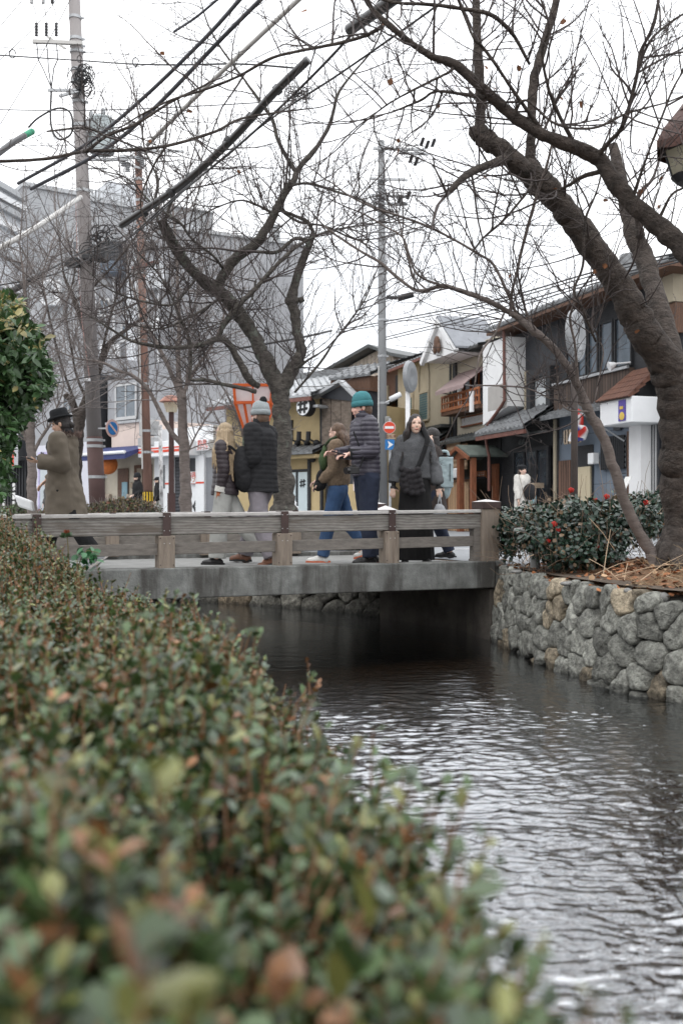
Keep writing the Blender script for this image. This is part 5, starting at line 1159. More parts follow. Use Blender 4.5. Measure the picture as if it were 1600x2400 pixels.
# --- T5 far left grey street tree ---
m = 17.
T5 = [
 [(78,1215,36,m),(76,1150,34,m),(74,1080,32,m),(72,1020,32,m),(70,960,26,m),(72,900,22,m),(68,840,18,m),(64,760,14,m),(60,680,10,m),(50,600,6,m)],
 [(74,1060,14,m),(62,1030,12,m),(48,1000,12,m),(30,960,9,m),(10,920,7,m)],
 [(80,1060,13,m),(95,1030,11,m),(108,1010,11,m),(120,990,8,m),(140,940,6,m)],
 [(68,840,9,m),(90,780,7,m),(110,720,6,m),(100,650,5,m),(120,580,4,m)],
 [(66,780,8,m),(30,720,6,m),(0,680,5,m),(-30,620,4,m)],
]
t5, _, b5 = tree('street_tree', 'grey lichen barked bare tree at far left in front of the lattice bar', T5, m_barkl, m_twigl, 51, n1=150, ws=.66, L1=(.6,1.8), n2=6, n3=3, r1=.010, minr=.0022, low=.3)
# --- T6 thin branching shrub-tree by the yellow wall
m = 20.
T6 = [
 [(600,1215,16,m),(598,1150,14,m),(590,1080,12,m),(578,1040,10,m),(565,1000,7,m),(550,960,5,m),(530,920,4,m)],
 [(596,1120,10,m),(605,1060,8,m),(612,1010,7,m),(622,970,5,m),(640,940,4,m)],
 [(590,1080,8,m),(600,1020,6,m),(596,980,5,m),(590,940,4,m)],
 [(592,1090,8,m),(570,1060,7,m),(550,1040,5,m),(520,1000,4,m)],
]
t6, _, b6 = tree('young_tree', 'multi stemmed leafless young tree against the ochre wall beside the orange lantern', T6, m_barkl, m_twigl, 61, n1=110, L1=(.4,1.1), n2=5, n3=3, r1=.009, minr=.0022, low=.1)
# --- twigs of a tree out of frame coming in from upper left
T7 = [
 [(-120,380,12,9),(0,378,9,9),(110,372,8,9.2),(200,355,8,9.3),(300,352,8,9.3),(390,342,7,9.4),(500,310,7,9.5),(560,280,6,9.6),(640,265,5,9.7),(720,255,3,9.8)],
 [(200,358,8,9.3),(250,320,7,9.3),(320,290,7,9.3),(400,240,6,9.4),(480,200,5,9.4)],
 [(390,342,6,9.4),(360,390,5,9.4),(330,470,4,9.4),(345,530,3,9.4)],
 [(110,308,4,9.2),(200,300,5,9.2),(250,320,5,9.2)],
]
t7, _, b7 = tree('overhanging_branch', 'thin bare branch entering from the left edge under the twin black cables', T7, m_bark, m_twig, 71, n1=70, L1=(.3,.9), n2=5, n3=2, r1=.005, minr=.0018, low=0., cat='branch')
# --- evergreen broadleaf at the left edge ---
rng = np.random.default_rng(8); m = 9.
ev = thing('evergreen_tree', 'broad leaved evergreen with dark green and yellowing leaves at the left edge', 'tree', (*W(-60, 1260, m)[:2], 0))
mb = MB(); EL = [[(-60,1290,40,m),(-50,1150,36,m),(-30,1020,30,m),(-20,900,24,m),(0,820,18,m),(20,760,10,m)],[(-20,900,14,m),(40,860,10,m),(90,820,7,m)],[(-30,1020,14,m),(20,980,10,m),(70,950,7,m),(110,930,5,m)],[(-25,960,12,m),(30,920,9,m),(60,900,6,m)],[(-40,1090,12,m),(0,1060,9,m),(30,1050,6,m)]]
for i, L_ in enumerate(EL): Q = limb_pts(L_, seed=80+i); mb.tube(Q[:,:3], Q[:,3], 9)
build(mb, 'trunk', m_barkl, ev, smooth=True)
cl = [(-20,760,70,70),(20,728,34,26),(20,800,70,55),(62,805,38,40),(80,855,42,40),(30,870,80,46),(95,890,24,26),(-10,930,70,60),(25,960,45,45),(92,918,22,16),(88,938,12,14),(5,1010,36,40),(-8,1050,30,60),(0,1100,24,30),(-30,850,60,90),(60,890,55,40),(105,905,16,8),(-25,1000,50,60),(12,1060,20,26),(0,1140,18,28)]
Pp = []
for (x, y, rx, ry) in cl:
    k = int(rx*ry*.030)+6; a = rng.uniform(0, 2*np.pi, k); r = rng.uniform(.2, 1, k)**.5; dz = rng.normal(0, .3, k); r = r*rng.uniform(.9,1.25,k)
    Pp += [W(x+rx*r[i]*math.cos(a[i]), y+ry*r[i]*math.sin(a[i]), m+dz[i]) for i in range(k)]
Pp = np.array(Pp); n = len(Pp); rep = 5
pos = np.repeat(Pp, rep, axis=0)+rng.normal(0, .015, (n*rep,3)); ax = rng.normal(size=(n*rep,3))*.8; ax[:,2] -= .15; ax += np.repeat(rng.normal(size=(n,3))*.4+np.array([.25,-.2,0]), rep, axis=0)
py = 1200-(pos[:,2]-CZ)/pos[:,1]*F; yel = (rng.random(n*rep) < np.clip(.6-(py-700)/230, .03, .5))
g1 = np.array([.042,.092,.030])*rng.uniform(.6,1.5,(n*rep,1)); g2 = np.array([.30,.26,.10])*rng.uniform(.6,1.25,(n*rep,1))
C = np.where(yel[:,None], g2, g1)
V, Fx, C = leaves(pos, ax, rng.normal(0,.5,(n*rep,3))+np.array([0,-.4,1.]), .105*rng.uniform(.5,1.2,n*rep), C, .62)
m_leaf = mat('glossy evergreen leaf', (1,1,1), .38, .25, 14, 0, attr='Col', spec=.55, trans=.12)
put('crown', mesh_np('crown', V, Fx, C), m_leaf, ev)
# ================= HEDGES, SHRUBS, LITTER =================
HB_D = np.array([.35,.5,.65,.9,1.3,1.75,2.0,2.35,2.9,3.5,4.2,5.0,5.8,6.6,7.4,8.2,8.8]); HB_X = np.array([.15,.19,.20,.19,.21,.14,.04,-.12,-.09,-.20,-.42,-.72,-1.02,-1.40,-1.80,-2.2,-2.6])
def hb(D): return np.interp(D, HB_D, HB_X)+.07*np.clip(np.asarray(D)/3,.25,1)*vnoise(np.stack([np.asarray(D)*2.1, np.asarray(D)*0+3, np.asarray(D)*0], -1))+.02*np.clip(np.asarray(D)/3,.25,1)*vnoise(np.stack([np.asarray(D)*7.1, np.asarray(D)*0+3, np.asarray(D)*0], -1))
def htop(X, D):
    base = np.interp(D, [.3,.5,.8,1.3,2.2,3.5,5,6.5,7.5,8.5], [.19,.17,.14,.12,.10,.10,.07,.02,.04,.10])
    e = hb(D)-X          # distance in from the stream edge
    roll = -.24*np.clip(1-e/.35, 0, 1)**2*np.clip(D/2.2, .25, 1)
    up = .42*sstep(.25, .75, e)*sstep(4.8, 7.0, D)
    return base+roll+up+.075*vnoise(np.c_[X*2.6, D*2.2, X*0])+.04*vnoise(np.c_[X*9, D*9, X*0+3])
rng = np.random.default_rng(77)
hedge = thing('hedge', 'clipped small leaved evergreen hedge filling the left foreground, green with rusty orange leaves', 'hedge', (-.8, 3.5, -.05))
# shoots
def field(n, d0, d1, ex=1.35):
    D = (rng.random(n)*(d1**ex-d0**ex)+d0**ex)**(1/ex); xl = -.37*D-.12; X = xl+(hb(D)-xl)*rng.random(n); return X, D
SS, TT = [], []; PAR = []
for (n, d0, d1, lsize, nl) in ((160,.56,1.0,.050,12),(950,1.0,2.4,.039,12),(1850,2.4,4.5,.032,11),(2400,4.5,9.0,.030,11)):
    X, D = field(int(n*1.55), d0, d1); dn_ = vnoise(np.c_[X*5, D*4, X*0+21])+.5*vnoise(np.c_[X*12, D*10, X*0+31])+rng.normal(0,.45,len(X)); o_ = np.argsort(-dn_)[:n]; X, D = X[o_], D[o_]; z = htop(X, D); h = rng.uniform(-.04, .05, n)+(rng.random(n) < .14)*rng.uniform(.03, .13, n)
    ln = rng.uniform(.09, .17, n); lean = rng.normal(0, .22, (n,2)); e = hb(D)-X; lean[:,0] += np.clip(.35-e, 0, .35)*1.6
    top = np.c_[X, D, z+h]; dr = unit(np.c_[lean, np.ones(n)]); bot = top-dr*ln[:,None]; PAR.append((top, dr, ln, lsize, nl, 0))
    # side face towards the stream
    k = int(n*.42); D2 = (rng.random(k)*(d1**ex_-d0**ex_)+d0**ex_)**(1/ex_) if (ex_ := 1.2) else 0; s_ = rng.random(k)
    X2 = hb(D2)+rng.normal(0, .02, k)+.05*np.sin(s_*3); zt = htop(hb(D2)-.02, D2); z2 = zt-s_*(zt+.62); top = np.c_[X2, D2, z2]; dr = unit(np.c_[rng.uniform(.3,1.1,k), rng.normal(-.1,.35,k), rng.uniform(.1,1.0,k)]); PAR.append((top, dr, rng.uniform(.08,.15,k), lsize, nl, 1))
# long shoots that lean out over the water
tp = np.array([W(*a) for a in ((1095,1850,1.4),(1140,1950,1.2),(1120,2040,1.1),(1120,2130,1.0),(1290,2200,.95),(1270,2270,.92),(1390,2330,.85),(1470,2395,.8),(1040,1840,1.5),(1060,1900,1.45),(880,1700,2.0),(850,1730,1.9),(720,1545,3.2),(745,1600,3.0),(690,1650,2.8),(800,1800,1.8),(940,1810,1.65),(1000,1880,1.5),(1180,2180,1.0),(1080,2000,1.2),(600,1500,3.9),(480,1440,4.8))]); r_ = np.random.default_rng(6)
PAR.append((tp, unit(np.c_[r_.uniform(.0,.5,len(tp)), r_.normal(-.1,.2,len(tp)), np.ones(len(tp))]), r_.uniform(.14,.22,len(tp)), .036, 13, 0))
LV = []; TW = []
for (top, dr, ln, lsize, nl, side) in PAR:
    n = len(top); A = np.stack([top-dr*ln[:,None]*f_+rng.normal(0,.004,(n,3)) for f_ in (1.5,.9,.45,0)], 1); RA = np.tile(np.array([.0028,.0025,.002,.0012]), (n,1)); TW.append(tube_batch(A, RA, 4))
    i = np.repeat(np.arange(n), nl); s_ = rng.random(n*nl)**1.5; pos = top[i]-dr[i]*(ln[i]*s_*1.05)[:,None]
    rad = rng.normal(size=(n*nl,3)); rad -= (rad*dr[i]).sum(1, keepdims=True)*dr[i]; rad = unit(rad); ax = rad*rng.uniform(.55,1.05,(n*nl,1))+dr[i]*rng.uniform(.25,1.1,(n*nl,1))
    h = rng.random(n*nl); g_ = np.array([.052,.086,.030]); C = g_*rng.uniform(.4,1.75,(n*nl,1))
    shoot_h = rng.random(n)[i]
    C = np.where((h < .24)[:,None], np.array([.15,.155,.045])*rng.uniform(.7,1.5,(n*nl,1)), C)
    C = np.where(((h > .97)|((shoot_h > .90)&(s_ < .2)))[:,None], np.array([.21,.095,.035])*rng.uniform(.5,1.3,(n*nl,1)), C)
    C = np.where((h > .992)[:,None], np.array([.34,.16,.08]), C)
    C = np.where(((h > .2)&(h < .27))[:,None], np.array([.13,.17,.12])*rng.uniform(.8,1.3,(n*nl,1)), C)  # paler grey-green leaves: highlights put into the leaf colour
    V, Fx, CC = leaves(pos, ax, -rad+dr[i]*.8, lsize*rng.uniform(.5,1.25,n*nl)*(1-.35*(s_ < .15)), C, rng.uniform(.7,1.05,n*nl)); LV.append((V, Fx, CC))
# inner darker leaves that close the gaps
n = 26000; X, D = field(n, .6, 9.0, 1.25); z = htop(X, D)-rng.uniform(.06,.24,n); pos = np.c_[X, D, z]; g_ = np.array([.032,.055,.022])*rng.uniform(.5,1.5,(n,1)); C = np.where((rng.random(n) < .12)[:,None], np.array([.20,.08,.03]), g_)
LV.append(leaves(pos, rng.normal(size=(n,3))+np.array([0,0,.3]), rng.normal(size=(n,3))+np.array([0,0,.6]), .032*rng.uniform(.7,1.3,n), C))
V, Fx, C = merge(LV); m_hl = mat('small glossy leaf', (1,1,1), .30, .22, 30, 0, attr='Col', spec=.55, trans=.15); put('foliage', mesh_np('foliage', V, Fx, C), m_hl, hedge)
# woody inside
n = 2600; X, D = field(n, .4, 9.0, 1.2); z = htop(X, D)-.08; A, RA = twigs(rng, np.c_[X+rng.normal(0,.05,n), D+rng.normal(0,.05,n), z-.30], np.c_[rng.normal(0,.35,(n,2)), np.ones(n)], rng.uniform(.22,.38,n), np.full(n,.0035), np.full(n,.0018), 4, .15, .1); TW.append(tube_batch(A, RA, 4))
V, Fq = merge(TW); put('stems', mesh_np('stems', V, Fq), mat('reddish stem', (.22,.115,.06), .7, .3, 20, 0), hedge)
# dark sheet under the leaves; its colour stands in for the shade inside
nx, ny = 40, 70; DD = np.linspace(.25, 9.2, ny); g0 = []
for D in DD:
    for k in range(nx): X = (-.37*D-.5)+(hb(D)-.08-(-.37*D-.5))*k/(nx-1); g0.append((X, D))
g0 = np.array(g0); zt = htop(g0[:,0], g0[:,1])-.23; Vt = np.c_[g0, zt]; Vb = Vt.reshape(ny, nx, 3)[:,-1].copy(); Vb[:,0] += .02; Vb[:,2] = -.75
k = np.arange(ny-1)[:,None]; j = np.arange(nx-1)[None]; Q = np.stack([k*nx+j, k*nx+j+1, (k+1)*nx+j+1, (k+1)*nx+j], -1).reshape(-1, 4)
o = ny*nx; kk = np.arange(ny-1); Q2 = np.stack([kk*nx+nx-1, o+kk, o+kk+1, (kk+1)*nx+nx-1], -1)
put('inner_dark', mesh_np('inner_dark', np.vstack([Vt.reshape(-1,3), Vb]), np.vstack([Q, Q2])), mat('dark hedge interior', (.030,.026,.018), .95, .6, 25, .8, 60), hedge)

# small leafy perennial poking up beside the bridge
pl = thing('flowering_plant', 'upright stem with brown bloom and bright green leaves before the bridge railing', 'plant', (*W(165, 1380, 6.6)[:2], W(165,1400,6.6)[2]))
rng = np.random.default_rng(5); mb = MB(); q_ = [W(164,1400,6.6), W(163,1330,6.6), W(160,1280,6.6), W(157,1248,6.6)]; mb.tube(q_, [.004,.004,.0035,.003], 6); mb.tube([W(175,1360,6.5),W(190,1310,6.5),W(205,1290,6.5),W(232,1295,6.5)], [.005,.004,.003,.002], 6); mb.tube([W(168,1400,6.5),W(180,1340,6.5),W(182,1310,6.5)], [.005,.004,.002], 6)
build(mb, 'stem', mat('green brown stem', (.12,.10,.04), .7, .2, 10, 0), pl)
pos = []; ax = []; C = []; sz = []
for (x, y, k) in ((157,1258,9),):
    for i in range(12): a = i*.52; pos.append(W(x, y, 6.6)); ax.append((math.cos(a), math.sin(a)*.6, .1 if i % 2 else .5)); C.append((.06,.10,.05)); sz.append(.05)
    for i in range(12): a = i*.6; pos.append(W(x, y-6, 6.6)); ax.append((math.cos(a)*.6, math.sin(a)*.5, 1)); C.append((.22,.06,.03)); sz.append(.035)
for i in range(46):
    u_ = rng.random(); x, y = (150+85*u_, 1330-45*u_*(1.2-u_)*1.6+rng.normal(0, 9)); 
    if i > 30: x, y = 180+rng.normal(0, 10), 1345+rng.normal(0, 14)
    pos.append(W(x, y, 6.5+rng.normal(0,.03))); ax.append(rng.normal(size=3)+np.array([.6,0,.25])); C.append((.025,.10,.035)); sz.append(.065)
V, Fx, CC = leaves(np.array(pos), np.array(ax, float), rng.normal(size=(len(pos),3))+np.array([0,-.5,.5]), np.array(sz), np.array(C)*rng.uniform(.7,1.5,(len(pos),1)), .9); put('leaves', mesh_np('l', V, Fx, CC), m_leaf, pl)

# camellia bush with red flowers on the right bank
def blobs(cl, dens, m_, leaf, colf, seed, jd=.25, rep=3):
    rng = np.random.default_rng(seed); P = []; Nn = []
    for (x, y, rx, ry, D) in cl:
        k = int(rx*ry*dens)+8; v = unit(rng.normal(size=(k,3))); r = rng.uniform(.72,1.03,k)[:,None]; s_ = D/F
        P.append(W(x, y, D)+v*r*np.array([rx*s_, max(rx,ry)*s_*.8+jd, ry*s_])); Nn.append(v)
    P = np.vstack(P); Nn = np.vstack(Nn); i = np.repeat(np.arange(len(P)), rep); n = len(i)
    ax = Nn[i]*rng.uniform(.1,.8,(n,1))+rng.normal(0,.75,(n,3))+np.array([0,0,-.15]); pos = P[i]+rng.normal(0,.02,(n,3)); C = colf(rng, n)
    return leaves(pos, ax, Nn[i]+np.array([0,0,.7])+rng.normal(0,.3,(n,3)), leaf*rng.uniform(.65,1.2,n), C, 1.15), P, Nn
def cam_c(rng, n): 
    C = np.array([.018,.042,.025])*rng.uniform(.4,1.7,(n,1)); C = np.where((rng.random(n) < .10)[:,None], np.array([.17,.11,.06]), C); return C
cb = thing('camellia_bush', 'dark glossy camellia bush dotted with red flowers on the right bank', 'bush', (*W(1330, 1330, 9.9)[:2], .1))
cl = [(1290,1255,70,55,9.7),(1360,1225,70,55,9.8),(1420,1240,60,60,9.9),(1330,1290,75,40,9.6),(1250,1215,45,35,10.2),(1210,1225,40,24,10.6),(1480,1220,60,55,10.2),(1530,1200,40,45,10.6),(1400,1290,55,35,9.7),(1190,1260,28,50,10.8),(1470,1185,50,30,10.8),(1340,1195,60,22,10.6),(1180,1210,22,18,11)]
(V, Fx, C), P_, N_ = blobs(cl, .13, None, .050, cam_c, 9)
bpos = V
# behind: low part
put('foliage', mesh_np('f', V, Fx, C), mat('camellia leaf', (1,1,1), .3, .25, 20, 0, attr='Col', spec=.6, trans=.05), cb)
rng = np.random.default_rng(19); n = 420; S = P_[rng.integers(0, len(P_), n)]; A, RA = twigs(rng, S-np.array([0,-.1,.25]), rng.normal(0,.6,(n,3))+np.array([0,-.2,1]), rng.uniform(.25,.75,n), np.full(n,.0035), np.full(n,.0018), 5, .2, .0); V, Fq = tube_batch(A, RA, 4); put('twigs', mesh_np('t', V, Fq), mat('dry twig', (.24,.17,.12), .8, .3, 12, 0), cb)
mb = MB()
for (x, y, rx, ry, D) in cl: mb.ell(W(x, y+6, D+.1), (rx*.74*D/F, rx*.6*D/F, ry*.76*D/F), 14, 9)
put('inner_shade', solidify(mb, .05, 2), mat('dark inner shade', (.014,.024,.014), .9, .7, 30, .9, 50), cb)  # dark solid core; the shade inside the bush is put into its colour
for i, (x, y) in enumerate(((1337,1149),(1420,1164),(1391,1172),(1298,1228),(1512,1178),(1307,1242),(1397,1281),(1340,1290),(1284,1268))):
    D = 9.35 if i > 2 and i != 4 else 9.9; q = MB(); c = W(x, y, D); rr = .026 if i < 5 else .02
    for k in range(10):
        a = k*2.4; tl = .3+.1*k; d = np.array([math.cos(a)*math.sin(tl), -.5-.5*math.cos(tl), math.sin(a)*math.sin(tl)]); q.ell(c+d*rr*.75, (rr*.55, rr*.55, rr*.55), 8, 6)
    build(q, 'flower', mat('red petal', (.50,.03,.02), .6, .25, 40, 0, trans=.2), cb, smooth=True)
# dry stalk bundles and straw on the bank
rng = np.random.default_rng(33)
def on_bank(px, py):   # bank surface point near a pixel: march depth
    for D in np.arange(6.5, 12.5, .02):
        p_ = W(px, py, D)
        s_ = np.argmin(np.linalg.norm(p[:, :2]-p_[:2], axis=1)); d_ = np.linalg.norm(p[s_, :2]-p_[:2])
        if p_[2] <= bank_h(S_b[s_], d_): return np.array([p_[0], p_[1], bank_h(S_b[s_], d_)])
    return None
f, Ls = path_eval(RW); S_b = np.linspace(0, Ls, 90); p = f(S_b); tgb = unit(f(S_b+.1)-f(S_b-.1)); nnb = -np.stack([-tgb[:,1], tgb[:,0]], -1)
n = 5200; s_i = rng.integers(8, 90, n); d = rng.uniform(.02, 2.6, n)**1.0; q = p[s_i]+nnb[s_i]*(d[:,None]+.10)+rng.normal(0,.03,(n,2)); z = bank_h(S_b[s_i], d)
pos = np.c_[q, z+rng.uniform(.0,.025,n)]; ax = rng.normal(size=(n,3)); ax[:,2] *= .25; nr = rng.normal(0,.4,(n,3))+np.array([0,0,1]); h = rng.random((n,1))
C = np.where(h < .6, np.array([.30,.12,.05]), np.where(h < .85, np.array([.38,.25,.15]), np.array([.13,.06,.035])))*rng.uniform(.55,1.4,(n,1))
V, Fx, C = leaves(pos, ax, nr, .055*rng.uniform(.5,1.2,n), C, 1.3)
put('fallen_leaves', mesh_np('l', V, Fx, C), mat('dry leaf', (1,1,1), .8, .25, 30, 0, attr='Col'), kind='stuff', label='rust brown fallen leaves littering the bank above the granite wall', cat='leaf litter', origin=False)
n = 2600; s_i = rng.integers(10, 66, n); d = np.clip(rng.gamma(2.2, .5, n)+.12, .1, 2.6); q = p[s_i]+nnb[s_i]*(d[:,None]+.10)+rng.normal(0,.04,(n,2)); z = bank_h(S_b[s_i], d)
dr = rng.normal(0,.8,(n,3)); dr[:,2] = np.abs(rng.normal(.35,.3,n)); A, RA = twigs(rng, np.c_[q, z], dr, rng.uniform(.08,.42,n), np.full(n,.0022), np.full(n,.0011), 4, .18, -.05); V, Fq = tube_batch(A, RA, 3)
put('dry_grass', mesh_np('g', V, Fq), mat('straw', (.34,.25,.15), .8, .35, 8, 0), kind='stuff', label='straw coloured dry grass tangled around the foot of the leaning cherry', cat='dry grass', origin=False)
n = 5200; s_i = rng.integers(10, 60, n); d = np.clip(rng.gamma(3, .42, n)+.3, .3, 2.6); q = p[s_i]+nnb[s_i]*(d[:,None]+.10); z = bank_h(S_b[s_i], d)+rng.uniform(0,.10,n)
C = np.where(rng.random((n,1)) < .45, np.array([.16,.15,.07]), np.array([.26,.20,.12]))*rng.uniform(.6,1.4,(n,1)); V, Fx, C = leaves(np.c_[q, z], rng.normal(size=(n,3))+np.array([0,0,.3]), rng.normal(size=(n,3)), .045*rng.uniform(.5,1.3,n), C, .7)
put('ground_cover', mesh_np('gc', V, Fx, C), MATS['dry leaf'], kind='stuff', label='olive and tan low ground cover behind the granite wall', cat='ground cover', origin=False)
sb_ = MB()
for (x0, y0, x1, y1, D0__, D1__) in ((1413,1345,1430,1240,8.3,8.6),(1395,1345,1500,1310,8.3,8.7),(1440,1350,1600,1320,8.0,8.2),(1500,1360,1600,1300,7.8,8.4),(1470,1320,1462,1360,8.3,8.1),(1380,1215,1440,1290,8.8,8.8),(1250,1300,1225,1320,9,9),(1560,1350,1620,1380,7.6,7.4),(1380,1310,1450,1360,8.5,8.1)):
    a, b = W(x0, y0, D0__), W(x1, y1, D1__); mm = (a+b)/2+np.array([0,0,.02]); sb_.tube([a, mm, b], [.0038,.003,.002], 5)
build(sb_, 'dry_stalks', mat('bleached stalk', (.45,.33,.22), .7, .2, 8, 0), kind='stuff', label='long bleached dead stalks lying over the bank edge', cat='dead stalks', origin=False)
m_rock = mat('loose stone', (.24,.235,.225), .85, .35, 7, .9, 25)
for (x, y, w_, h_, D, tone, lb) in ((1505,1395,40,22,7.75,0,'tan loose stone on the wall top right of the grey wedge'),(1415,1382,1,1,7.8,0,''),(1495,1378,60,12,7.9,0,'long flat pale stone lying at the bank edge far right'),(1556,1400,26,24,7.45,1,'grey wedge shaped loose stone on the wall top at the right edge'),(1325,1368,30,12,8.6,1,'small flat slate grey stone on leaf litter above the middle of the wall'),(1210,1340,24,9,9.6,1,'thin grey stone on the wall top nearest the bridge post'),(1470,1385,22,14,7.75,0,'small brownish stone beside the long flat pale one')):
    if not lb: continue
    q = MB(); c = W(x, y, D); q.ell((0,0,0), (w_/2*D/F, w_/2.4*D/F, h_/2*D/F), 16, 10); V = np.array(q.v); V *= (1+.22*vnoise(V*22+x)+.1*vnoise(V*50))[:,None]; q.v = [tuple(v) for v in V+c]
    build(q, 'stone', m_rock, smooth=True, label=lb, cat='stone', group='loose stones on the bank')
# stone bench / table slab seen in the bush
sb = thing('stone_stool', 'round topped grey stone pedestal half buried in the camellia beside the bridge end', 'stone stool', (*W(1253,1330,9.9)[:2], -.05))
q = MB(); c = W(1252, 1245, 9.9); q.lathe([(.02,-.035),(.17,-.03),(.215,.0),(.20,.03),(.02,.05)], c, 20); build(q, 'top', m_conc_l, sb, smooth=True); q = MB(); q.cyl(W(1253,1330,9.9), W(1252,1252,9.9), .05, .04, 12); build(q, 'pedestal', m_conc_l, sb)

# low hedges across the stream
def low_hedge(name, label, pts, wd, h, seed, colf, n, leaf, stems):
    rng = np.random.default_rng(seed); f, L_ = path_eval(pts); c0 = f(L_/2); t = thing(name, label, 'hedge', (c0[0], c0[1], -.02)); s_ = rng.random(n)*L_; q = f(s_); o = rng.normal(0, wd*.42, (n,2)); d = np.linalg.norm(o, axis=1); z = h*(1-(d/wd)**2*.45)*(1+.10*vnoise(np.c_[s_*2, s_*0, s_*0]))*rng.uniform(.45,1.04,n); P = np.c_[q+o, np.maximum(z, .02)]
    V, Fx, C = leaves(P, rng.normal(size=(n,3))+np.array([0,-.2,.6]), rng.normal(size=(n,3))+np.array([0,0,.8]), leaf*rng.uniform(.6,1.3,n), colf(rng, n), 1.); put('foliage', mesh_np('f', V, Fx, C), MATS['dry leaf'] if stems else m_hl, t)
    k = n//5; i = rng.integers(0, n, k); A, RA = twigs(rng, P[i]-np.array([0,0,.12]), rng.normal(0,.35,(k,3))+np.array([0,0,1]), rng.uniform(.15,.32,k), np.full(k,.004), np.full(k,.0025), 3, .12, 0); V, Fq = tube_batch(A, RA, 3); put('twigs', mesh_np('t', V, Fq), m_twigl, t)
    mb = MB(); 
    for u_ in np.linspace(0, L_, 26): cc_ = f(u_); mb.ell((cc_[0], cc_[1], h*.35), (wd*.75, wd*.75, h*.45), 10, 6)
    build(mb, 'inner_shade', MATS['dark inner shade'], t); return t  # dark ellipsoids whose colour gives the shade inside the hedge
def colA(rng, n): return np.where(rng.random((n,1)) < .45, np.array([.17,.14,.075]), np.where(rng.random((n,1)) < .4, np.array([.15,.075,.05]), np.array([.09,.11,.05])))*rng.uniform(.5,1.5,(n,1))
def colB(rng, n): return np.array([.07,.11,.04])*rng.uniform(.5,1.6,(n,1))
low_hedge('hedge', 'low brownish olive clipped hedge at the foot of the tall brown and grey utility pole', [W(215,1200,19)[:2], W(345,1200,18)[:2]], .55, .74, 3, colA, 9000, .05, True)
low_hedge('hedge', 'low green hedge at far left across the street behind the hatted man', [W(-30,1200,19.5)[:2], W(60,1200,19.3)[:2]], .5, .66, 4, colB, 5000, .05, False)
low_hedge('hedge', 'olive hedge between the far left green hedge and the hatted man coat', [W(62,1200,19.2)[:2], W(205,1200,19)[:2]], .5, .60, 6, colA, 5000, .05, True)
low_hedge('hedge', 'ankle high green shrub strip glimpsed beneath the bridge railings', [W(260,1200,15.8)[:2], W(520,1200,15.4)[:2], W(870,1200,14.8)[:2]], .28, .30, 5, colB, 9000, .045, False)
# moss stones / sparkling leaves
n = 900; rng = np.random.default_rng(9)
# ================= UTILITY POLES, CABLES, LAMPS, SIGNS =================
m_polec = mat('concrete pole', (.27,.25,.245), .8, .12, 3, .2, 50, (1,1,.3), stains=((.19,.175,.17), 1.6, .55, .6, (2,2,.12)))
m_poleb = mat('brown pole wrap', (.085,.048,.044), .7, .15, 4, .1)
m_rustp = mat('rusty tan pole', (.235,.135,.105), .8, .25, 5, .2, 40, (1,1,.3))
m_cable = mat('black cable', (.022,.022,.024), .5, .2, 10, 0)
m_cableg = mat('dark grey sleeved cable', (.055,.058,.07), .55, .25, 10, 0)
m_sleeve = mat('glossy black cable sleeve', (.016,.015,.016), .3, .2, 10, 0, spec=.7)
m_tube = mat('white grey conduit', (.50,.49,.47), .5, .1, 6, 0)
m_wire = mat('thin wire', (.10,.10,.105), .6, .1, 6, 0)
m_green = mat('green insulator', (.02,.26,.14), .5, .1, 6, 0)
m_galv = MATS['galvanised steel']
def pole(name, label, p0, p1, r0, r1, m_, zsplit=None, m2=None, cat='utility pole'):
    t = thing(name, label, cat, (p0[0], p0[1], -.02)); p0 = np.array([p0[0], p0[1], -.02]); p1 = np.array(p1)
    if zsplit is None:
        q = MB(); q.tube([p0, p1], [r0, r1], 20); build(q, 'shaft', m_, t, smooth=True)
    else:
        k = (zsplit-p0[2])/(p1[2]-p0[2]); pm = p0+(p1-p0)*k; rm = r0+(r1-r0)*k
        q = MB(); q.tube([p0, pm], [r0+.008, rm+.008], 20); build(q, 'wrap', m2, t, smooth=True); q = MB(); q.tube([pm, p1], [rm, r1], 20); build(q, 'shaft', m_, t, smooth=True)
    return t
def bands(t, p0, p1, r0, r1, zs, m_=None):
    p0 = np.array(p0, float); p1 = np.array(p1, float)
    for z in zs:
        k = (z-p0[2])/(p1[2]-p0[2]); c = p0+(p1-p0)*k; r = r0+(r1-r0)*k+.012; q = MB(); q.cyl(c-np.array([0,0,.03]), c+np.array([0,0,.03]), r, r, 18); q.box(c[0]+r-.01, c[0]+r+.05, c[1]-.02, c[1]+.02, c[2]-.02, c[2]+.02); build(q, 'band', m_ or m_galv, t)
D = 20.5
b0 = W(233,1200,D); b0[2] = -.02; b1 = W(174,-15,D)
p1 = pole('utility_pole', 'tall leaning concrete utility pole with dark brown lower wrap at left', b0, b1, .160, .118, m_polec, W(0,1024,D)[2], m_poleb)
bands(p1, b0, b1, .160, .118, [W(0,y,D)[2] for y in (42,92,108,122,165,192,240,295,448,1032,1046,1118)])
def at(y, dx=0, dD=0): k = (W(0,y,D)[2]-b0[2])/(b1[2]-b0[2]); c = b0+(b1-b0)*k; return c+np.array([dx*D/F, dD, 0])
q = MB(); q.beam(at(108,-95,-.2), at(112,20,-.2), .07, .07); q.beam(at(125,-20,-.2), at(97,-60,-.2), .04, .04); build(q, 'crossarm', m_tube, p1)
q = MB(); q.beam(at(221,-65,-.2), at(221,10,-.2), .05, .05); q.beam(at(235,-40,-.2), at(222,10,-.2), .05, .05); build(q, 'crossarm', m_galv, p1)
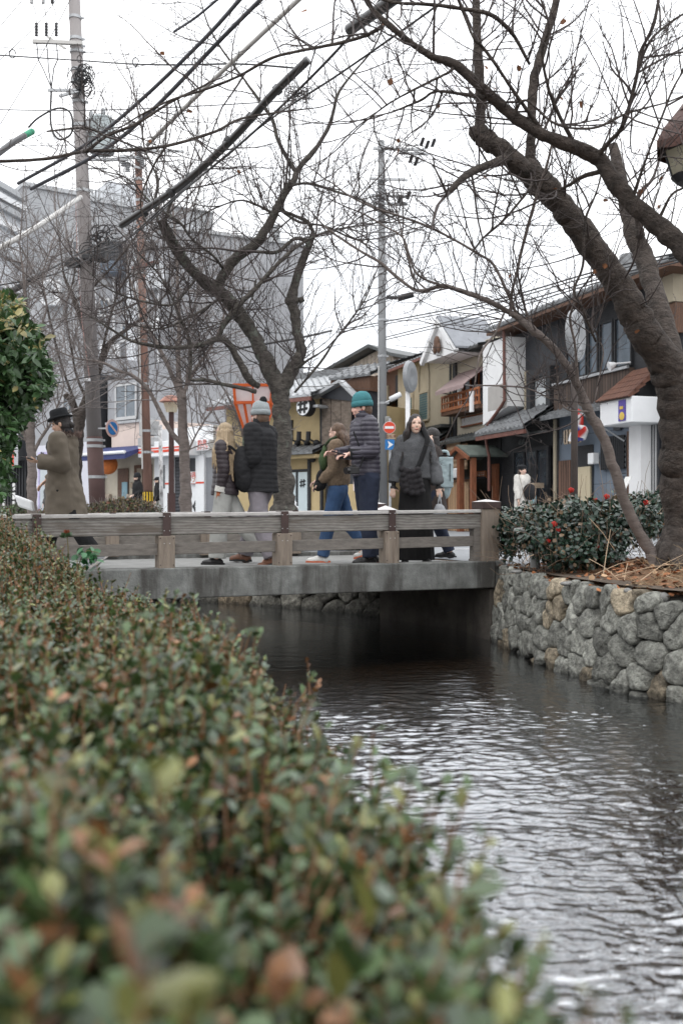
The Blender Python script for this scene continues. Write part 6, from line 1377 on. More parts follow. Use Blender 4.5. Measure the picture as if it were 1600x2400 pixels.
for dx in (-86,-63,-40):
    q = MB(); a = at(95,dx,-.2); 
    for i in range(9): q.cyl(a+np.array([0,0,.0+i*.03]), a+np.array([0,0,.015+i*.03]), .028 if i % 2 else .036, None, 10)
    q.tube([a+np.array([0,0,.27]), a+np.array([-.02,0,.5]), a+np.array([-.08,.0,.65]), a+np.array([-.06,0,.8])], .008, 5); build(q, 'insulator', m_sleeve, p1)
for dx in (-90,-63,-42):
    q = MB(); a = at(8,dx,-.3)
    for i in range(6): q.cyl(a+np.array([0,0,i*.05]), a+np.array([0,0,i*.05+.03]), .07, .05, 12)
    q.cyl(a+np.array([0,0,-.15]), a, .035, .035, 10); build(q, 'switch_bushing', mat('pale porcelain', (.42,.42,.42), .4) if dx < -60 else m_cable, p1)
q = MB()
for dx, ex in ((-86,-62),(-63,-56),(-40,-50)): q.tube([at(112,dx,-.2), at(150,dx*.98,-.2), at(170,ex-6+(dx+63)*.3,-.2), at(215,-57,-.2)], .012, 6)
q.tube(cr([at(215,-57,-.2), at(300,-62,-.2), at(335,-45,-.2), at(320,-15,-.2), at(275,-15,-.2), at(263,-45,-.2), at(285,-90,-.2), at(308,-115,-.2)],5), .020, 8)
build(q, 'drop_cable', m_cable, p1)
q = MB()
for i in range(26):
    rr = random.Random(i); a = at(195+rr.uniform(-22,30), 8+rr.uniform(-16,26), -.25); th = rr.uniform(0,6); pts = [a+np.array([.14*math.cos(th+k*.8)*rr.uniform(.7,1.1), rr.uniform(-.05,.05), .16*math.sin(th+k*.8)]) for k in range(8)]; q.tube(cr(pts,3), .009, 4)
build(q, 'cable_tangle', m_cable, p1)
q = MB()
for i in range(30):
    rr = random.Random(i+50); a = at(560+rr.uniform(-14,50), 20+rr.uniform(-16,60), -.25); th = rr.uniform(0,6); pts = [a+np.array([.16*math.cos(th+k*.7)*rr.uniform(.7,1.1), rr.uniform(-.05,.05), .13*math.sin(th+k*.7)]) for k in range(7)]; q.tube(cr(pts,3), .010, 4)
build(q, 'cable_tangle', m_cable, p1)
q = MB(); q.box(*[v for v in (at(610,28)[0], at(610,52)[0])], D-.35, D-.1, at(618)[2], at(590)[2]); q.box(at(610,-40)[0], at(610,-10)[0], D-.35, D-.1, at(632)[2], at(612)[2]); q.box(at(612,-3)[0], at(612,22)[0], D-.3, D-.17, at(616)[2], at(604)[2]); build(q, 'junction_box', m_cable, p1, bevel=.02)
# transformer
c = at(312, 48, .1); q = MB(); q.lathe([(.02,-.40),(.24,-.38),(.25,-.3),(.25,.28),(.26,.3),(.2,.36),(.02,.38)], c, 20); tr = build(q, 'transformer', mat('pale transformer paint', (.42,.47,.48), .5, .12, 4), p1, smooth=False)
q = MB(); q.box(c[0]-.30, c[0]-.25, c[1]-.1, c[1]+.1, c[2]-.3, c[2]+.3); q.ell(c+np.array([-.2,-.1,.38]), (.05,.05,.09)); q.ell(c+np.array([.05,-.1,.44]), (.05,.05,.09)); build(q, 'transformer_fitting', m_galv, tr)
q = MB(); q.tube([at(395,0), at(395,60)], .02, 6); q.box(at(372,5)[0], at(372,110)[0], D-.06, D, at(378)[2], at(372)[2]); build(q, 'crossarm', m_galv, p1)
q = MB(); c = at(893,0,-.17); q.box(c[0]-.10, c[0]+.02, c[1]-.06, c[1], c[2]-.03, c[2]+.03); build(q, 'camera_box', m_whitepl, p1)
q = MB(); q.tube([at(470,-14,-.14), at(600,-16,-.16), at(760,-12,-.16), at(890,0,-.18)], .006, 5); build(q, 'ground_wire', mat('pink wire', (.45,.25,.22), .6), p1)
# pole 2 rusty
D = 25.; b0 = W(350,1200,D); b1 = W(324,352,D)
p2 = pole('utility_pole', 'slimmer rust brown utility pole with yellow and black striped guard at its foot', b0, b1, .115, .085, m_rustp, 2.55-1.6, m_poleb); b0[2] = -.02
bands(p2, b0, b1, .115, .085, [W(0,y,D)[2] for y in (420,470,540,640,760,900,1010,1060)])
def at(y, dx=0, dD=0): k = (W(0,y,D)[2]-b0[2])/(b1[2]-b0[2]); c = b0+(b1-b0)*k; return c+np.array([dx*D/F, dD, 0])
c0 = at(1176); c1 = at(1152); q = MB(); q.cyl(c0, c1, .128, .126, 20); g_ = build(q, 'guard', m_inkb, p2); q = MB()
for i in range(5):
    a = math.pi*(1.08+.84*(i+.5)/5)+0; dx, dy = math.cos(a)*.13, math.sin(a)*.13; ux, uy = -math.sin(a)*.018, math.cos(a)*.018
    q.obb((c0[0]+dx-ux, c0[1]+dy-uy, c0[2]+.01), (2*ux, 2*uy, 0), (math.cos(a)*.004, math.sin(a)*.004, 0), (0,0,c1[2]-c0[2]-.02))
build(q, 'guard_stripe', mat('yellow reflective', (.62,.40,.02), .5), g_)
q = MB(); q.beam(at(372,-40,-.15), at(376,30,-.15), .07, .07); q.beam(at(385,-40,-.15), at(400,10,-.15), .05, .05); q.beam(at(358,-20,-.15), at(360,110,-.15), .04, .05); build(q, 'crossarm', m_galv, p2)
for (dx, y) in ((-32,395),(-22,408),(8,370),(5,385),(12,398)):
    q = MB(); a = at(y,dx,-.2)
    for i in range(5): q.cyl(a+np.array([0,0,i*.05]), a+np.array([0,0,i*.05+.03]), .07, .045, 10)
    build(q, 'insulator', m_galv, p2)
q = MB(); q.beam(at(632,-20,-.1), at(615,42,-.1), .06, .09); build(q, 'step_arm', m_pipe, p2)
q = MB(); q.tube([at(640,-9,-.12), at(760,-7,-.12), at(1100,-9,-.13)], .02, 6); build(q, 'conduit', m_tube, p2)
# pole 3 concrete centre
D = 27.; b0 = W(897,1200,D); b1 = W(893,330,D)
p3 = pole('utility_pole', 'grey concrete utility pole with crossarms rising right of centre behind the bridge', b0, b1, .135, .085, mat('grey concrete pole', (.23,.235,.24), .8, .12, 3, .2, 50, (1,1,.3))); b0[2] = -.02
bands(p3, b0, b1, .135, .085, [W(0,y,D)[2] for y in (345,425,465,500,560,640,700,750,835,945)])
def at(y, dx=0, dD=0): k = (W(0,y,D)[2]-b0[2])/(b1[2]-b0[2]); c = b0+(b1-b0)*k; return c+np.array([dx*D/F, dD, 0])
for (y, a, b) in ((353,-20,100),(363,40,110),(423,-28,60),(462,-26,62),(480,-20,60)):
    q = MB(); q.beam(at(y,a,-.15), at(y+3,b,-.15), .06, .06); build(q, 'crossarm', m_galv, p3)
for (dx, y) in ((92,345),(104,352),(118,348),(66,385),(78,392),(40,478),(60,470)):
    q = MB(); a = at(y,dx,-.15)
    for i in range(6): q.cyl(a+np.array([.012*i,0,i*.035]), a+np.array([.012*i,0,i*.035+.022]), .055, .04, 10)
    build(q, 'insulator', m_cable, p3)
q = MB()
for i in range(30):
    rr = random.Random(i+90); a = at(470+rr.uniform(-20,40), 18+rr.uniform(-40,45), -.2); th = rr.uniform(0,6); pts = [a+np.array([.15*math.cos(th+k*.8), 0, .10*math.sin(th+k*.8)]) for k in range(6)]; q.tube(cr(pts,3), .009, 4)
build(q, 'cable_tangle', m_cable, p3); q = MB()
for i in range(14):
    rr = random.Random(i+190); a = at(362+rr.uniform(-10,30), 65+rr.uniform(-25,35), -.2); th = rr.uniform(0,6); pts = [a+np.array([.14*math.cos(th+k*.8), 0, .10*math.sin(th+k*.8)]) for k in range(6)]; q.tube(cr(pts,3), .009, 4)
build(q, 'cable_tangle', m_cable, p3)
q = MB(); q.tube([at(700,10,-.2), at(702,35,-.2)], .05, 8); q.tube([at(705,36,-.25), at(695,72,-.25)], .075, 10); build(q, 'cable_joint', m_cable, p3)
q = MB(); q.tube([at(945,6,-.15), at(943,14,-.3), at(940,20,-.5)], .02, 6); q.tube([at(941,16,-.5), at(930,40,-.6)], .07, 10); build(q, 'street_light', m_whitepl, p3, smooth=True)
q = MB(); q.tube([at(860,-9,-.14), at(990,-10,-.15), at(1180,-11,-.15)], .02, 6); build(q, 'conduit', m_tube, p3)
q = MB(); q.box(at(990,5)[0], at(990,17)[0], D-.3, D-.13, at(1003)[2], at(978)[2]); build(q, 'meter_box', m_conc_l, p3, bevel=.02)

def cable(pts, r, label, m_=m_wire, sag=0., n=6, name='power_cable', group=None, cat='cable'):
    P = [W(*a) for a in pts]; P = cr(P, 10) if len(P) > 2 else np.array([P[0]+(P[1]-P[0])*t_-np.array([0,0,sag*4*t_*(1-t_)]) for t_ in np.linspace(0,1,14)])
    q = MB(); q.tube(P, r, n); return build(q, name, m_, smooth=True, label=label, cat=cat, group=group)
cable([(-20,345,14),(175,415,19.5)][:1]+[(100,316,15)], .01, 'x') if 0 else None
# big sleeved bundles near the camera
cable([(284,528,12.),(330,498,11.8),(430,430,11.3),(540,330,10.8),(640,220,10.3),(722,140,10.)], .042, 'thick glossy black cable sleeve slanting up through the middle cherry', m_sleeve, n=14, name='cable_sleeve')
cable([(818,70,8.6),(880,28,8.3),(960,-30,8.)], .050, 'short thick black cable sleeve entering at the top between the cherry limbs', m_sleeve, n=14, name='cable_sleeve')
for i, (x, y, D_) in enumerate(((650,210,10.35),(588,275,10.6),(536,330,10.8),(445,415,11.25),(400,452,11.4),(338,498,11.8))):
    q = MB(); a = W(x-4,y+4,D_); b = W(x+4,y-4,D_); q.cyl(a, b, .054, .054, 14); build(q, 'sleeve_clamp', m_cable, label='%s of the black clamp rings on the thick slanting sleeve' % ['topmost','second from top','third from top','third from bottom','second from bottom','lowest'][i], cat='clamp', group='clamp rings on the thick cable sleeve')
cable([(43,430,15.),(200,340,14.),(330,235,13),(480,90,12),(570,-10,11.)], .024, 'upper of two parallel grey sleeved cables crossing the upper left sky', m_cableg, n=10)
cable([(73,443,15.),(230,360,14.),(350,265,13),(520,90,12),(625,-15,11.2)], .026, 'lower of two parallel grey sleeved cables crossing the upper left sky', m_cableg, n=10)
cable([(407,75,14.),(460,40,14.),(520,-10,13.5)], .018, 'short sleeved cable end at top left of the twin cables', m_cableg, n=8)
cable([(345,340,16.),(430,255,15.3),(560,130,14.),(720,-20,13.)], .033, 'pale grey plastic conduit slanting across the sky behind the cherry twigs', m_tube, n=10)
cable([(-15,590,17.),(90,530,18.),(190,462,20.)], .045, 'pale conduit sloping down to the left edge in front of the grey office', m_tube, n=10)
cable([(-20,372,14),(30,335,14.5),(58,318,14.8)], .045, 'stout black cable at the left edge ending at a green insulator', m_sleeve, n=12)
cable([(55,320,14.8),(76,308,15)], .048, 'bright green cable end cover at the upper left edge', m_green, n=12, name='cable_cover')
cable([(18,687,17),(50,670,17.3),(98,642,17.6)], .055, 'short black cable splice sleeve hanging over the roofs at far left', m_sleeve, n=10)
cable([(-20,705,17),(98,642,17.7),(205,585,19.8),(290,555,22),(330,520,24)], .020, 'dark cable running past both left poles below the splice', m_cable)
cable([(-20,672,17),(120,645,17.7),(215,605,19.9)], .014, 'thin black cable just above the splice at far left', m_cable)
cable([(215,600,20),(280,575,18),(400,470,14),(560,340,11.5),(720,190,10.2),(860,40,9),(900,-20,8.5)], .014, 'black cable following beneath the thick slanting sleeve', m_cable)
cable([(215,590,20),(300,560,17),(440,440,13),(620,290,11),(800,170,9.5),(1000,30,8.5),(1060,-20,8.)], .010, 'thin black line crossing from the left pole up to the top right', m_cable)
cable([(-20,128,16),(190,142,20.2),(310,150,17),(420,152,16),(560,150,15),(700,160,14)], .014, 'horizontal black wire with small loops crossing behind the left pole', m_cable)
for i, x in enumerate((30,187,318,458)):
    q = MB(); c = W(x, 126 if x < 50 else (138 if x < 200 else 145), 16 if x != 187 else 20.); q.tube([c+np.array([.05*math.cos(a), 0, .07*math.sin(a)]) for a in np.linspace(0,5.6,9)], .010, 5); build(q, 'wire_loop', m_cable, label=['leftmost of the four small ties on the horizontal black wire','small tie where the horizontal wire passes the concrete pole','third small tie from the left on the horizontal wire','rightmost small tie on the horizontal wire near the twigs'][i], cat='wire tie', group='small ties on the horizontal wire')
thin = [([(-10,110,18),(300,128,18),(700,150,18)],'faint thin wire just above the looped horizontal wire'),
 ([(-10,203,22),(400,222,22),(800,235,22)],'faint nearly level wire at mid height of the upper left sky'),
 ([(-10,257,18),(180,259,20),(400,252,18),(700,235,16)],'level grey wire passing the coiled loop on the left pole'),
 ([(-10,342,22),(250,340,24)],'faint level wire behind the green insulator'),
 ([(-10,150,16),(80,65,16),(140,-10,16)],'left thin stay wire crossing the top left corner'),
 ([(-10,310,16),(80,160,16),(170,-10,16)],'longer thin stay wire rising to the top beside the left pole'),
 ([(-10,75,16),(62,-10,16)],'short thin wire cutting the very top left corner'),
 ([(290,-10,26),(310,230,26)],'faint vertical wire left of the twin cables'),
 ([(307,-10,26),(325,240,26)],'second faint vertical wire left of the twin cables'),
 ([(230,170,20),(360,90,17),(520,-10,15)],'thin wire rising right from the left pole top'),
 ([(215,175,20),(420,130,17),(640,-10,14)],'thin wire rising farther right from the left pole top'),
 ([(-10,500,18),(200,380,20),(480,200,16),(800,40,12)],'long thin wire slanting between the twin cables'),
 ([(-10,560,19),(210,480,20.5),(360,400,24)],'thin wire sloping up to the rusty pole top'),
 ([(-10,600,19),(200,500,20.5),(350,440,24)],'thin wire just beneath the pale conduit'),
 ([(325,480,24),(600,420,25),(893,352,27)],'thin wire linking the rusty pole to the central pole top'),
 ([(330,700,24),(600,600,25),(895,470,27)],'thin wire sagging between the rusty and central poles'),
 ([(900,700,27),(1150,640,20),(1400,560,16),(1620,440,13)],'thin wire climbing right from the central pole behind the cherry'),
 ([(905,765,27),(925,700,27),(940,640,27),(1000,520,26),(1200,300,20)],'thin slack line rising right of the central pole'),
 ([(1000,700,22),(1300,420,18),(1620,130,15)],'fine wire slanting behind the big cherry crown'),
 ([(760,400,24),(1100,110,18),(1240,-20,16)],'fine wire slanting to the top behind the cherry limbs')]
for i, (pts, lb) in enumerate(thin): cable(pts, .0062 if i not in (2,) else .010, lb, m_wire, n=4)
for i, (pts, r, lb) in enumerate([([(795,773,26.8),(895,755,27),(1150,705,22),(1400,635,18),(1620,585,15.)], .016, 'upper black cable running right from the central pole over the roofs'),
 ([(790,779,26.8),(895,761,27),(1150,712,22),(1400,643,18),(1620,593,15.)], .012, 'second black cable just below the upper one over the right roofs'),
 ([(905,790,27),(1150,728,22),(1400,655,18),(1620,600,15.)], .013, 'third black cable down over the right hand roofs'),
 ([(905,796,27),(1150,736,22),(1400,662,18),(1620,606,15.)], .012, 'lowest of the four black cables over the right hand roofs'),
 ([(540,820,22),(640,803,23),(710,790,24),(776,775,26)], .030, 'thick black cable segment crossing the gap between the cherry and the wall'),
 ([(-20,920,18),(120,900,19),(400,845,21),(540,820,22)], .012, 'thin black cable crossing the lower windows at left')]):
    cable(pts, r, lb, m_cable)
q = MB(); c = W(745,212,11); 
for i in range(24):
    rr = random.Random(i+300); th = rr.uniform(0,6); a = W(700+rr.uniform(-22,24), 225+rr.uniform(-14,14), 10.4); q.tube(cr([a+np.array([.05*math.cos(th+k*.8), 0, .04*math.sin(th+k*.8)]) for k in range(6)],3), .004, 4)
build(q, 'cable_coil', m_cable, label='small dark tangle of coiled wire right of the thick sleeve top', cat='cable coil')
# --- lantern lamp at the right edge ---
D = 7.2; c = W(1622, 350, D); s_ = D/F
lp = thing('street_lantern', 'street lantern with brown scalloped copper roof and cream glass panes at the right edge', 'street lamp', (c[0], c[1], -.02))
q = MB(); n_ = 6; R1, R2 = 92*s_, 30*s_; zt, zb_, zs = W(0,262,D)[2], W(0,338,D)[2], W(0,352,D)[2]
for i in range(6):
    a0, a1 = i*math.pi/3+.2, (i+1)*math.pi/3+.2; sub = 5; vs = []
    for k in range(sub+1):
        a = a0+(a1-a0)*k/sub; rr = R1*math.cos(math.pi/6)/math.cos(a-(a0+a1)/2); vs.append((c[0]+rr*.42*math.cos(a), c[1]+rr*.42*math.sin(a), zt)); vs.append((c[0]+rr*.80*math.cos(a), c[1]+rr*.80*math.sin(a), zt-(zt-zb_)*.55)); vs.append((c[0]+rr*math.cos(a), c[1]+rr*math.sin(a), zb_)); vs.append((c[0]+rr*math.cos(a), c[1]+rr*math.sin(a), zs-.03*math.sin(math.pi*k/sub)))
    q.add(vs, [(4*k+j,4*k+j+1,4*k+5+j,4*k+4+j) for k in range(sub) for j in range(3)])
q.cyl((c[0],c[1],zt-.005),(c[0],c[1],zt+.12),R1*.42,.03,12)
build(q, 'lamp_roof', mat('weathered copper brown', (.10,.05,.04), .55, .45, 8, .4, 30), lp)
za, zc = W(0,352,D)[2], W(0,412,D)[2]; q = MB(); q.lathe([(.001,0),(48*s_,0),(66*s_,za-zc),(.001,za-zc)], (c[0],c[1],zc), 6); ls = build(q, 'lamp_glass', mat('cream lamp glass', (.95,.92,.80), .25, .10, 6, 0, trans=.9), lp)
q = MB()
for i in range(6):
    a = i*math.pi/3; q.tube([(c[0]+49*s_*math.cos(a), c[1]+49*s_*math.sin(a), zc),(c[0]+67*s_*math.cos(a), c[1]+67*s_*math.sin(a), za)], .008, 6)
q.cyl((c[0],c[1],zc-.05),(c[0],c[1],zc),.11,.155,12); q.cyl((c[0],c[1],za-.01),(c[0],c[1],za+.01),.215,.215,6); build(q, 'lamp_frame', m_blackp, lp)
q = MB(); q.tube([(c[0],c[1],-.02),(c[0],c[1],1.5),(c[0],c[1],zc-.04)], [.06,.045,.035], 12); build(q, 'post', m_blackp, lp, smooth=True)
# --- back of round traffic mirrors on poles ---
def mirror(px, py, rx, ry, D, ppx, label, mp, peel=False, wpx=12):
    base = W(ppx, 1200, D); t = thing('traffic_mirror', label, 'traffic mirror', (base[0], base[1], -.02)); s_ = D/F; r = ry*s_; ang = math.acos(min(1, rx/ry)); c = W(px, py, D-.12)
    Mx = Matrix.Translation(c) @ Matrix.Rotation(ang, 4, 'Z') @ Matrix.Rotation(R(90), 4, 'X')
    q = MB(); q.lathe([(.001,.02),(r*.55,.05),(r*.93,.035),(r,.0),(r,-.05),(r*.97,-.055),(.001,-.03)], (0,0,0), 36); q.v = [tuple(Mx @ Vector(v)) for v in q.v]; build(q, 'mirror_back', mat('grey mirror back', (.27,.28,.29), .5, .15, 4, .1), t, smooth=False)
    q = MB(); q.tube([W(ppx,1200,D)*np.array([1,1,0])+np.array([0,0,-.02]), W(ppx,py-ry*.72,D)], wpx/2*s_, 14); build(q, 'post', mp, t, smooth=True)
    q = MB()
    for dy in (-.62,.52): a = W(ppx, py+dy*ry, D-.0); q.box(a[0]-wpx*.75*s_, a[0]+wpx*.75*s_, a[1]-.14, a[1]+.07, a[2]-.03, a[2]+.03)
    build(q, 'bracket', m_galv, t); return t
mirror(1350, 787, 31, 61, 15.5, 1345, 'back of the large round grey mirror before the dark timber house', mat('dark brown post', (.045,.033,.028), .6, .3, 5, .1), wpx=16)
mirror(962, 883, 16, 37, 22, 955, 'back of the small round traffic mirror on a peeling white post behind the woman', mat('peeling white post', (.70,.70,.70), .6, .1, 5, .1, stains=((.05,.04,.04), 6, .50, .95, (1,1,.4))), wpx=11)
# white pole left and parking sign
def sign_pole(px, D, y_top, wpx, label, mp, cat='sign post', name='sign_post'):
    b = W(px,1200,D); t = thing(name, label, cat, (b[0], b[1], -.02)); q = MB(); q.tube([(b[0],b[1],-.02), W(px-4 if px == 380 else px, y_top, D)], wpx/2*D/F, 12); build(q, 'post', mp, t, smooth=True); return t
def disc(t, px, py, r_px, D, m_, dy, name, ang=0., squash=1., parent=None):
    r = r_px*D/F; c = W(px, py, D+dy); Mx = Matrix.Translation(c) @ Matrix.Rotation(ang, 4, 'Z') @ Matrix.Rotation(R(90), 4, 'X') ; q = MB(); q.cyl((0,0,-.004),(0,0,.004), r, r, 32); q.v = [tuple(Mx @ Vector(v)) for v in q.v]; return build(q, name, m_, parent or t)
m_bluep = mat('blue sign paint', (.02,.16,.42), .5, .05, 4, 0); m_redp = mat('red sign paint', (.60,.06,.025), .5, .05, 4, 0); m_pinks = mat('faded sign rim', (.62,.42,.38), .5, .05, 4, 0)
t = sign_pole(380, 22, 996, 9, 'slim peeling white post left of the slim grey tree', MATS['peeling white post'])
D = 19.5; b = W(264,1200,D)
ns_ = thing('no_parking_sign', 'round faded blue no parking sign with slash beside the brown wrapped pole', 'traffic sign', (*W(250,1004,D-.1)[:2], W(0,1026,D)[2]))
f0 = disc(ns_, 264, 1004, 21, D, m_pinks, -.3, 'sign_plate', R(58)); f1 = disc(ns_, 264, 1004, 15, D, m_bluep, -.3-.004, 'sign_face', R(58), parent=f0)
for ob, dx in ((f1, .006),): ob.data.transform(Matrix.Translation((.008, -.005, 0)))
q = MB(); a = W(264,1004,D-.3); ca, sa = math.cos(R(58)), math.sin(R(58)); 
def sp(u_, v_, off): return np.array([a[0]+u_*ca+off*sa, a[1]+u_*sa-off*ca, a[2]+v_])
p_a, p_b = (-.095, .085), (.095, -.085); n_ = .014
q.add([sp(p_a[0]-n_,p_a[1]-n_,.022), sp(p_b[0]-n_,p_b[1]-n_,.022), sp(p_b[0]+n_,p_b[1]+n_,.022), sp(p_a[0]+n_,p_a[1]+n_,.022)], [(0,1,2,3)]); build(q, 'slash', m_pinks, f0)
q = MB(); q.beam(W(232,1004,20.3), W(258,1004,D-.28), .03, .03); build(q, 'bracket', m_galv, ns_)
# no entry + one way signs by pole 3
D = 24; ne = thing('no_entry_sign', 'red round no entry sign with white bar above a blue arrow sign', 'traffic sign', (*W(915,1200,D)[:2], -.02))
q = MB(); q.tube([(W(914,1200,D)[0], D+.06, -.02), (W(914,975,D)[0], D+.06, W(0,980,D)[2])], .035, 10); build(q, 'post', m_galv, ne)
d0 = disc(ne, 912, 1002, 14.5, D, m_whitepl, 0, 'sign_rim'); d1 = disc(ne, 912, 1002, 13.6, D, m_redp, -.007, 'sign_face', parent=d0)
q = MB(); a = W(901.5,1005,D-.014); b = W(922.5,999,D-.014); q.box(a[0], b[0], D-.018, D-.012, a[2], b[2]); build(q, 'white_bar', m_whitepl, d0)
q = MB(); a = W(906,1028,D); b = W(926,1018,D); q.box(a[0], b[0], D-.01, D, a[2], b[2]); pb = build(q, 'notice_plate', mat('cream plate', (.5,.38,.27), .5), ne)
for me_, x_ in (('自転車', 916),): 
    tm = text_mesh(me_, .085, .002); tm.transform(Matrix.Translation(Vector(W(x_,1023,D-.014))) @ Matrix.Rotation(R(90),4,'X')); put('notice_lettering', tm, mat('brown ink', (.16,.05,.03), .6), pb)
q = MB(); a = W(902,1054,D); b = W(924,1030,D); q.box(a[0], b[0], D-.01, D, a[2], b[2]); bb = build(q, 'arrow_plate', m_bluep, ne)
q = MB(); q.poly([W(908,1033,D-.012), W(921,1042,D-.012), W(908,1051,D-.012), W(911,1042,D-.012)], (0,-.004,0)); build(q, 'arrow', m_whitepl, bb)
# orange framed lantern
D = 18.; c = W(603, 1200, D)
ol = thing('paper_lantern', 'large orange framed white paper lantern behind the man in the bobble hat', 'lantern', (c[0], c[1], -.02))
m_or = mat('vermilion lacquer', (.70,.13,.03), .45, .12, 5, 0); m_lp = mat('white lantern paper', (.74,.68,.68), .8, .06, 6, 0, trans=.3)
zs_ = [W(0,y,D)[2] for y in (908,948,1003,1040)]; hw = [44*D/F, 41*D/F, 24*D/F, 6*D/F]; cx_, cy_ = c[0]-.05, c[1]
def ringp(i, k, in_=0): s = hw[i]-in_; return np.array([cx_+(s if k in (1,2) else -s), cy_+(s if k in (2,3) else -s), zs_[i]])
q = MB()
for i in range(3 if 0 else 2):
    for k in range(4):
        a, b, c1_, d1_ = ringp(i,k,.02), ringp(i,(k+1)%4,.02), ringp(i+1,(k+1)%4,.02), ringp(i+1,k,.02); q.add([a,b,c1_,d1_], [(3,2,1,0)])
build(q, 'paper', m_lp, ol); q = MB()
for i in range(3):
    for k in range(4):
        q.beam(ringp(i,k), ringp(i,(k+1)%4), .05, .05); q.beam(ringp(i,k)+np.array([.001,.001,0]), ringp(i+1,k)+np.array([.001,.001,0]), .045, .045, up=(0,1,0))
for k in range(4):
    for u_ in (.25,.5,.75):
        a = ringp(0,k)*(1-u_)+ringp(0,(k+1)%4)*u_; b = ringp(1,k)*(1-u_)+ringp(1,(k+1)%4)*u_; c2_ = ringp(2,k)*(1-u_)+ringp(2,(k+1)%4)*u_
        if u_ == .5: q.beam(a, b, .03, .03, up=(0,1,0))
        q.beam(b, c2_, .045 if u_ != .5 else .06, .03, up=(0,1,0))
build(q, 'frame', m_or, ol); q = MB(); q.box(cx_-.04, cx_+.04, cy_-.04, cy_+.04, -.02, zs_[3]); build(q, 'post', m_poleb, ol)
# copper roofed lamp behind the slim tree
D = 21; c = W(402, 1200, D); t = thing('street_lantern', 'small street lamp with faded copper roof on a brown post near the slim grey tree', 'street lamp', (c[0], c[1], -.02)); q = MB(); q.lathe([(.20,0),(.27,.02),(.14,.14),(.03,.16)], (c[0],c[1],W(0,944,D)[2]), 6); build(q, 'lamp_roof', mat('pink copper', (.42,.20,.15), .6, .2, 5), t)
q = MB(); q.lathe([(.11,0),(.17,.20),(.02,.21)], (c[0],c[1],W(0,966,D)[2]), 6); build(q, 'lamp_glass', MATS['cream lamp glass'], t); q = MB(); q.tube([(c[0],c[1],-.02),(c[0],c[1],.95),(c[0],c[1],.951),(c[0],c[1],W(0,966,D)[2])], [.085,.085,.06,.055], 12); build(q, 'post', m_poleb, t)
# silver trash or vehicle behind man: slender grey bollard
D = 17.5; t = thing('bollard', 'short white topped bollard behind the foot of the cherry trunk', 'bollard', (*W(688,1200,D)[:2], -.02)); q = MB(); b = W(688,1200,D); q.lathe([(.07,0),(.07,.62),(.09,.63),(.09,.66),(.05,.68),(.05,.74),(.02,.77)], (b[0],b[1],-.02), 14); build(q, 'shaft', m_whitepl, t)
# ================= PEOPLE =================
def skin_mat(nm, base):
    m = mat(nm, base, .5, .05, 12, .03, 60, attr='Col', spec=.35)
    b = m.node_tree.nodes['Principled BSDF']; b.inputs['Subsurface Weight'].default_value = .12; b.inputs['Subsurface Radius'].default_value = (.01,.004,.002); b.inputs['Subsurface Scale'].default_value = .5
    return m
m_skin = skin_mat('skin', (.6,.4,.3))
def hairmat(nm, c, c2): return mat(nm, c, .42, .35, 3, .5, 40, (30,30,1.4), spec=.5, stains=(c2, 1.0, .52, .7, (26,26,.9)))
m_hblack = hairmat('black hair', (.016,.012,.011), (.035,.020,.017)); m_hblond = hairmat('blond hair', (.37,.275,.17), (.20,.13,.07)); m_hbrown = hairmat('brown hair', (.11,.062,.036), (.20,.12,.07))
def fabric(nm, c, bs=120, b=.4, var=.15, sc=6, **k): return mat(nm, c, .9, var, sc, b, bs, **k)
def jdir(deg_fwd, out=0., s=1):   # straight down swung forward by deg, outward by out (deg)
    a, o = R(deg_fwd), R(out); return np.array([s*math.sin(o), -math.sin(a)*math.cos(o), -math.cos(a)*math.cos(o)])
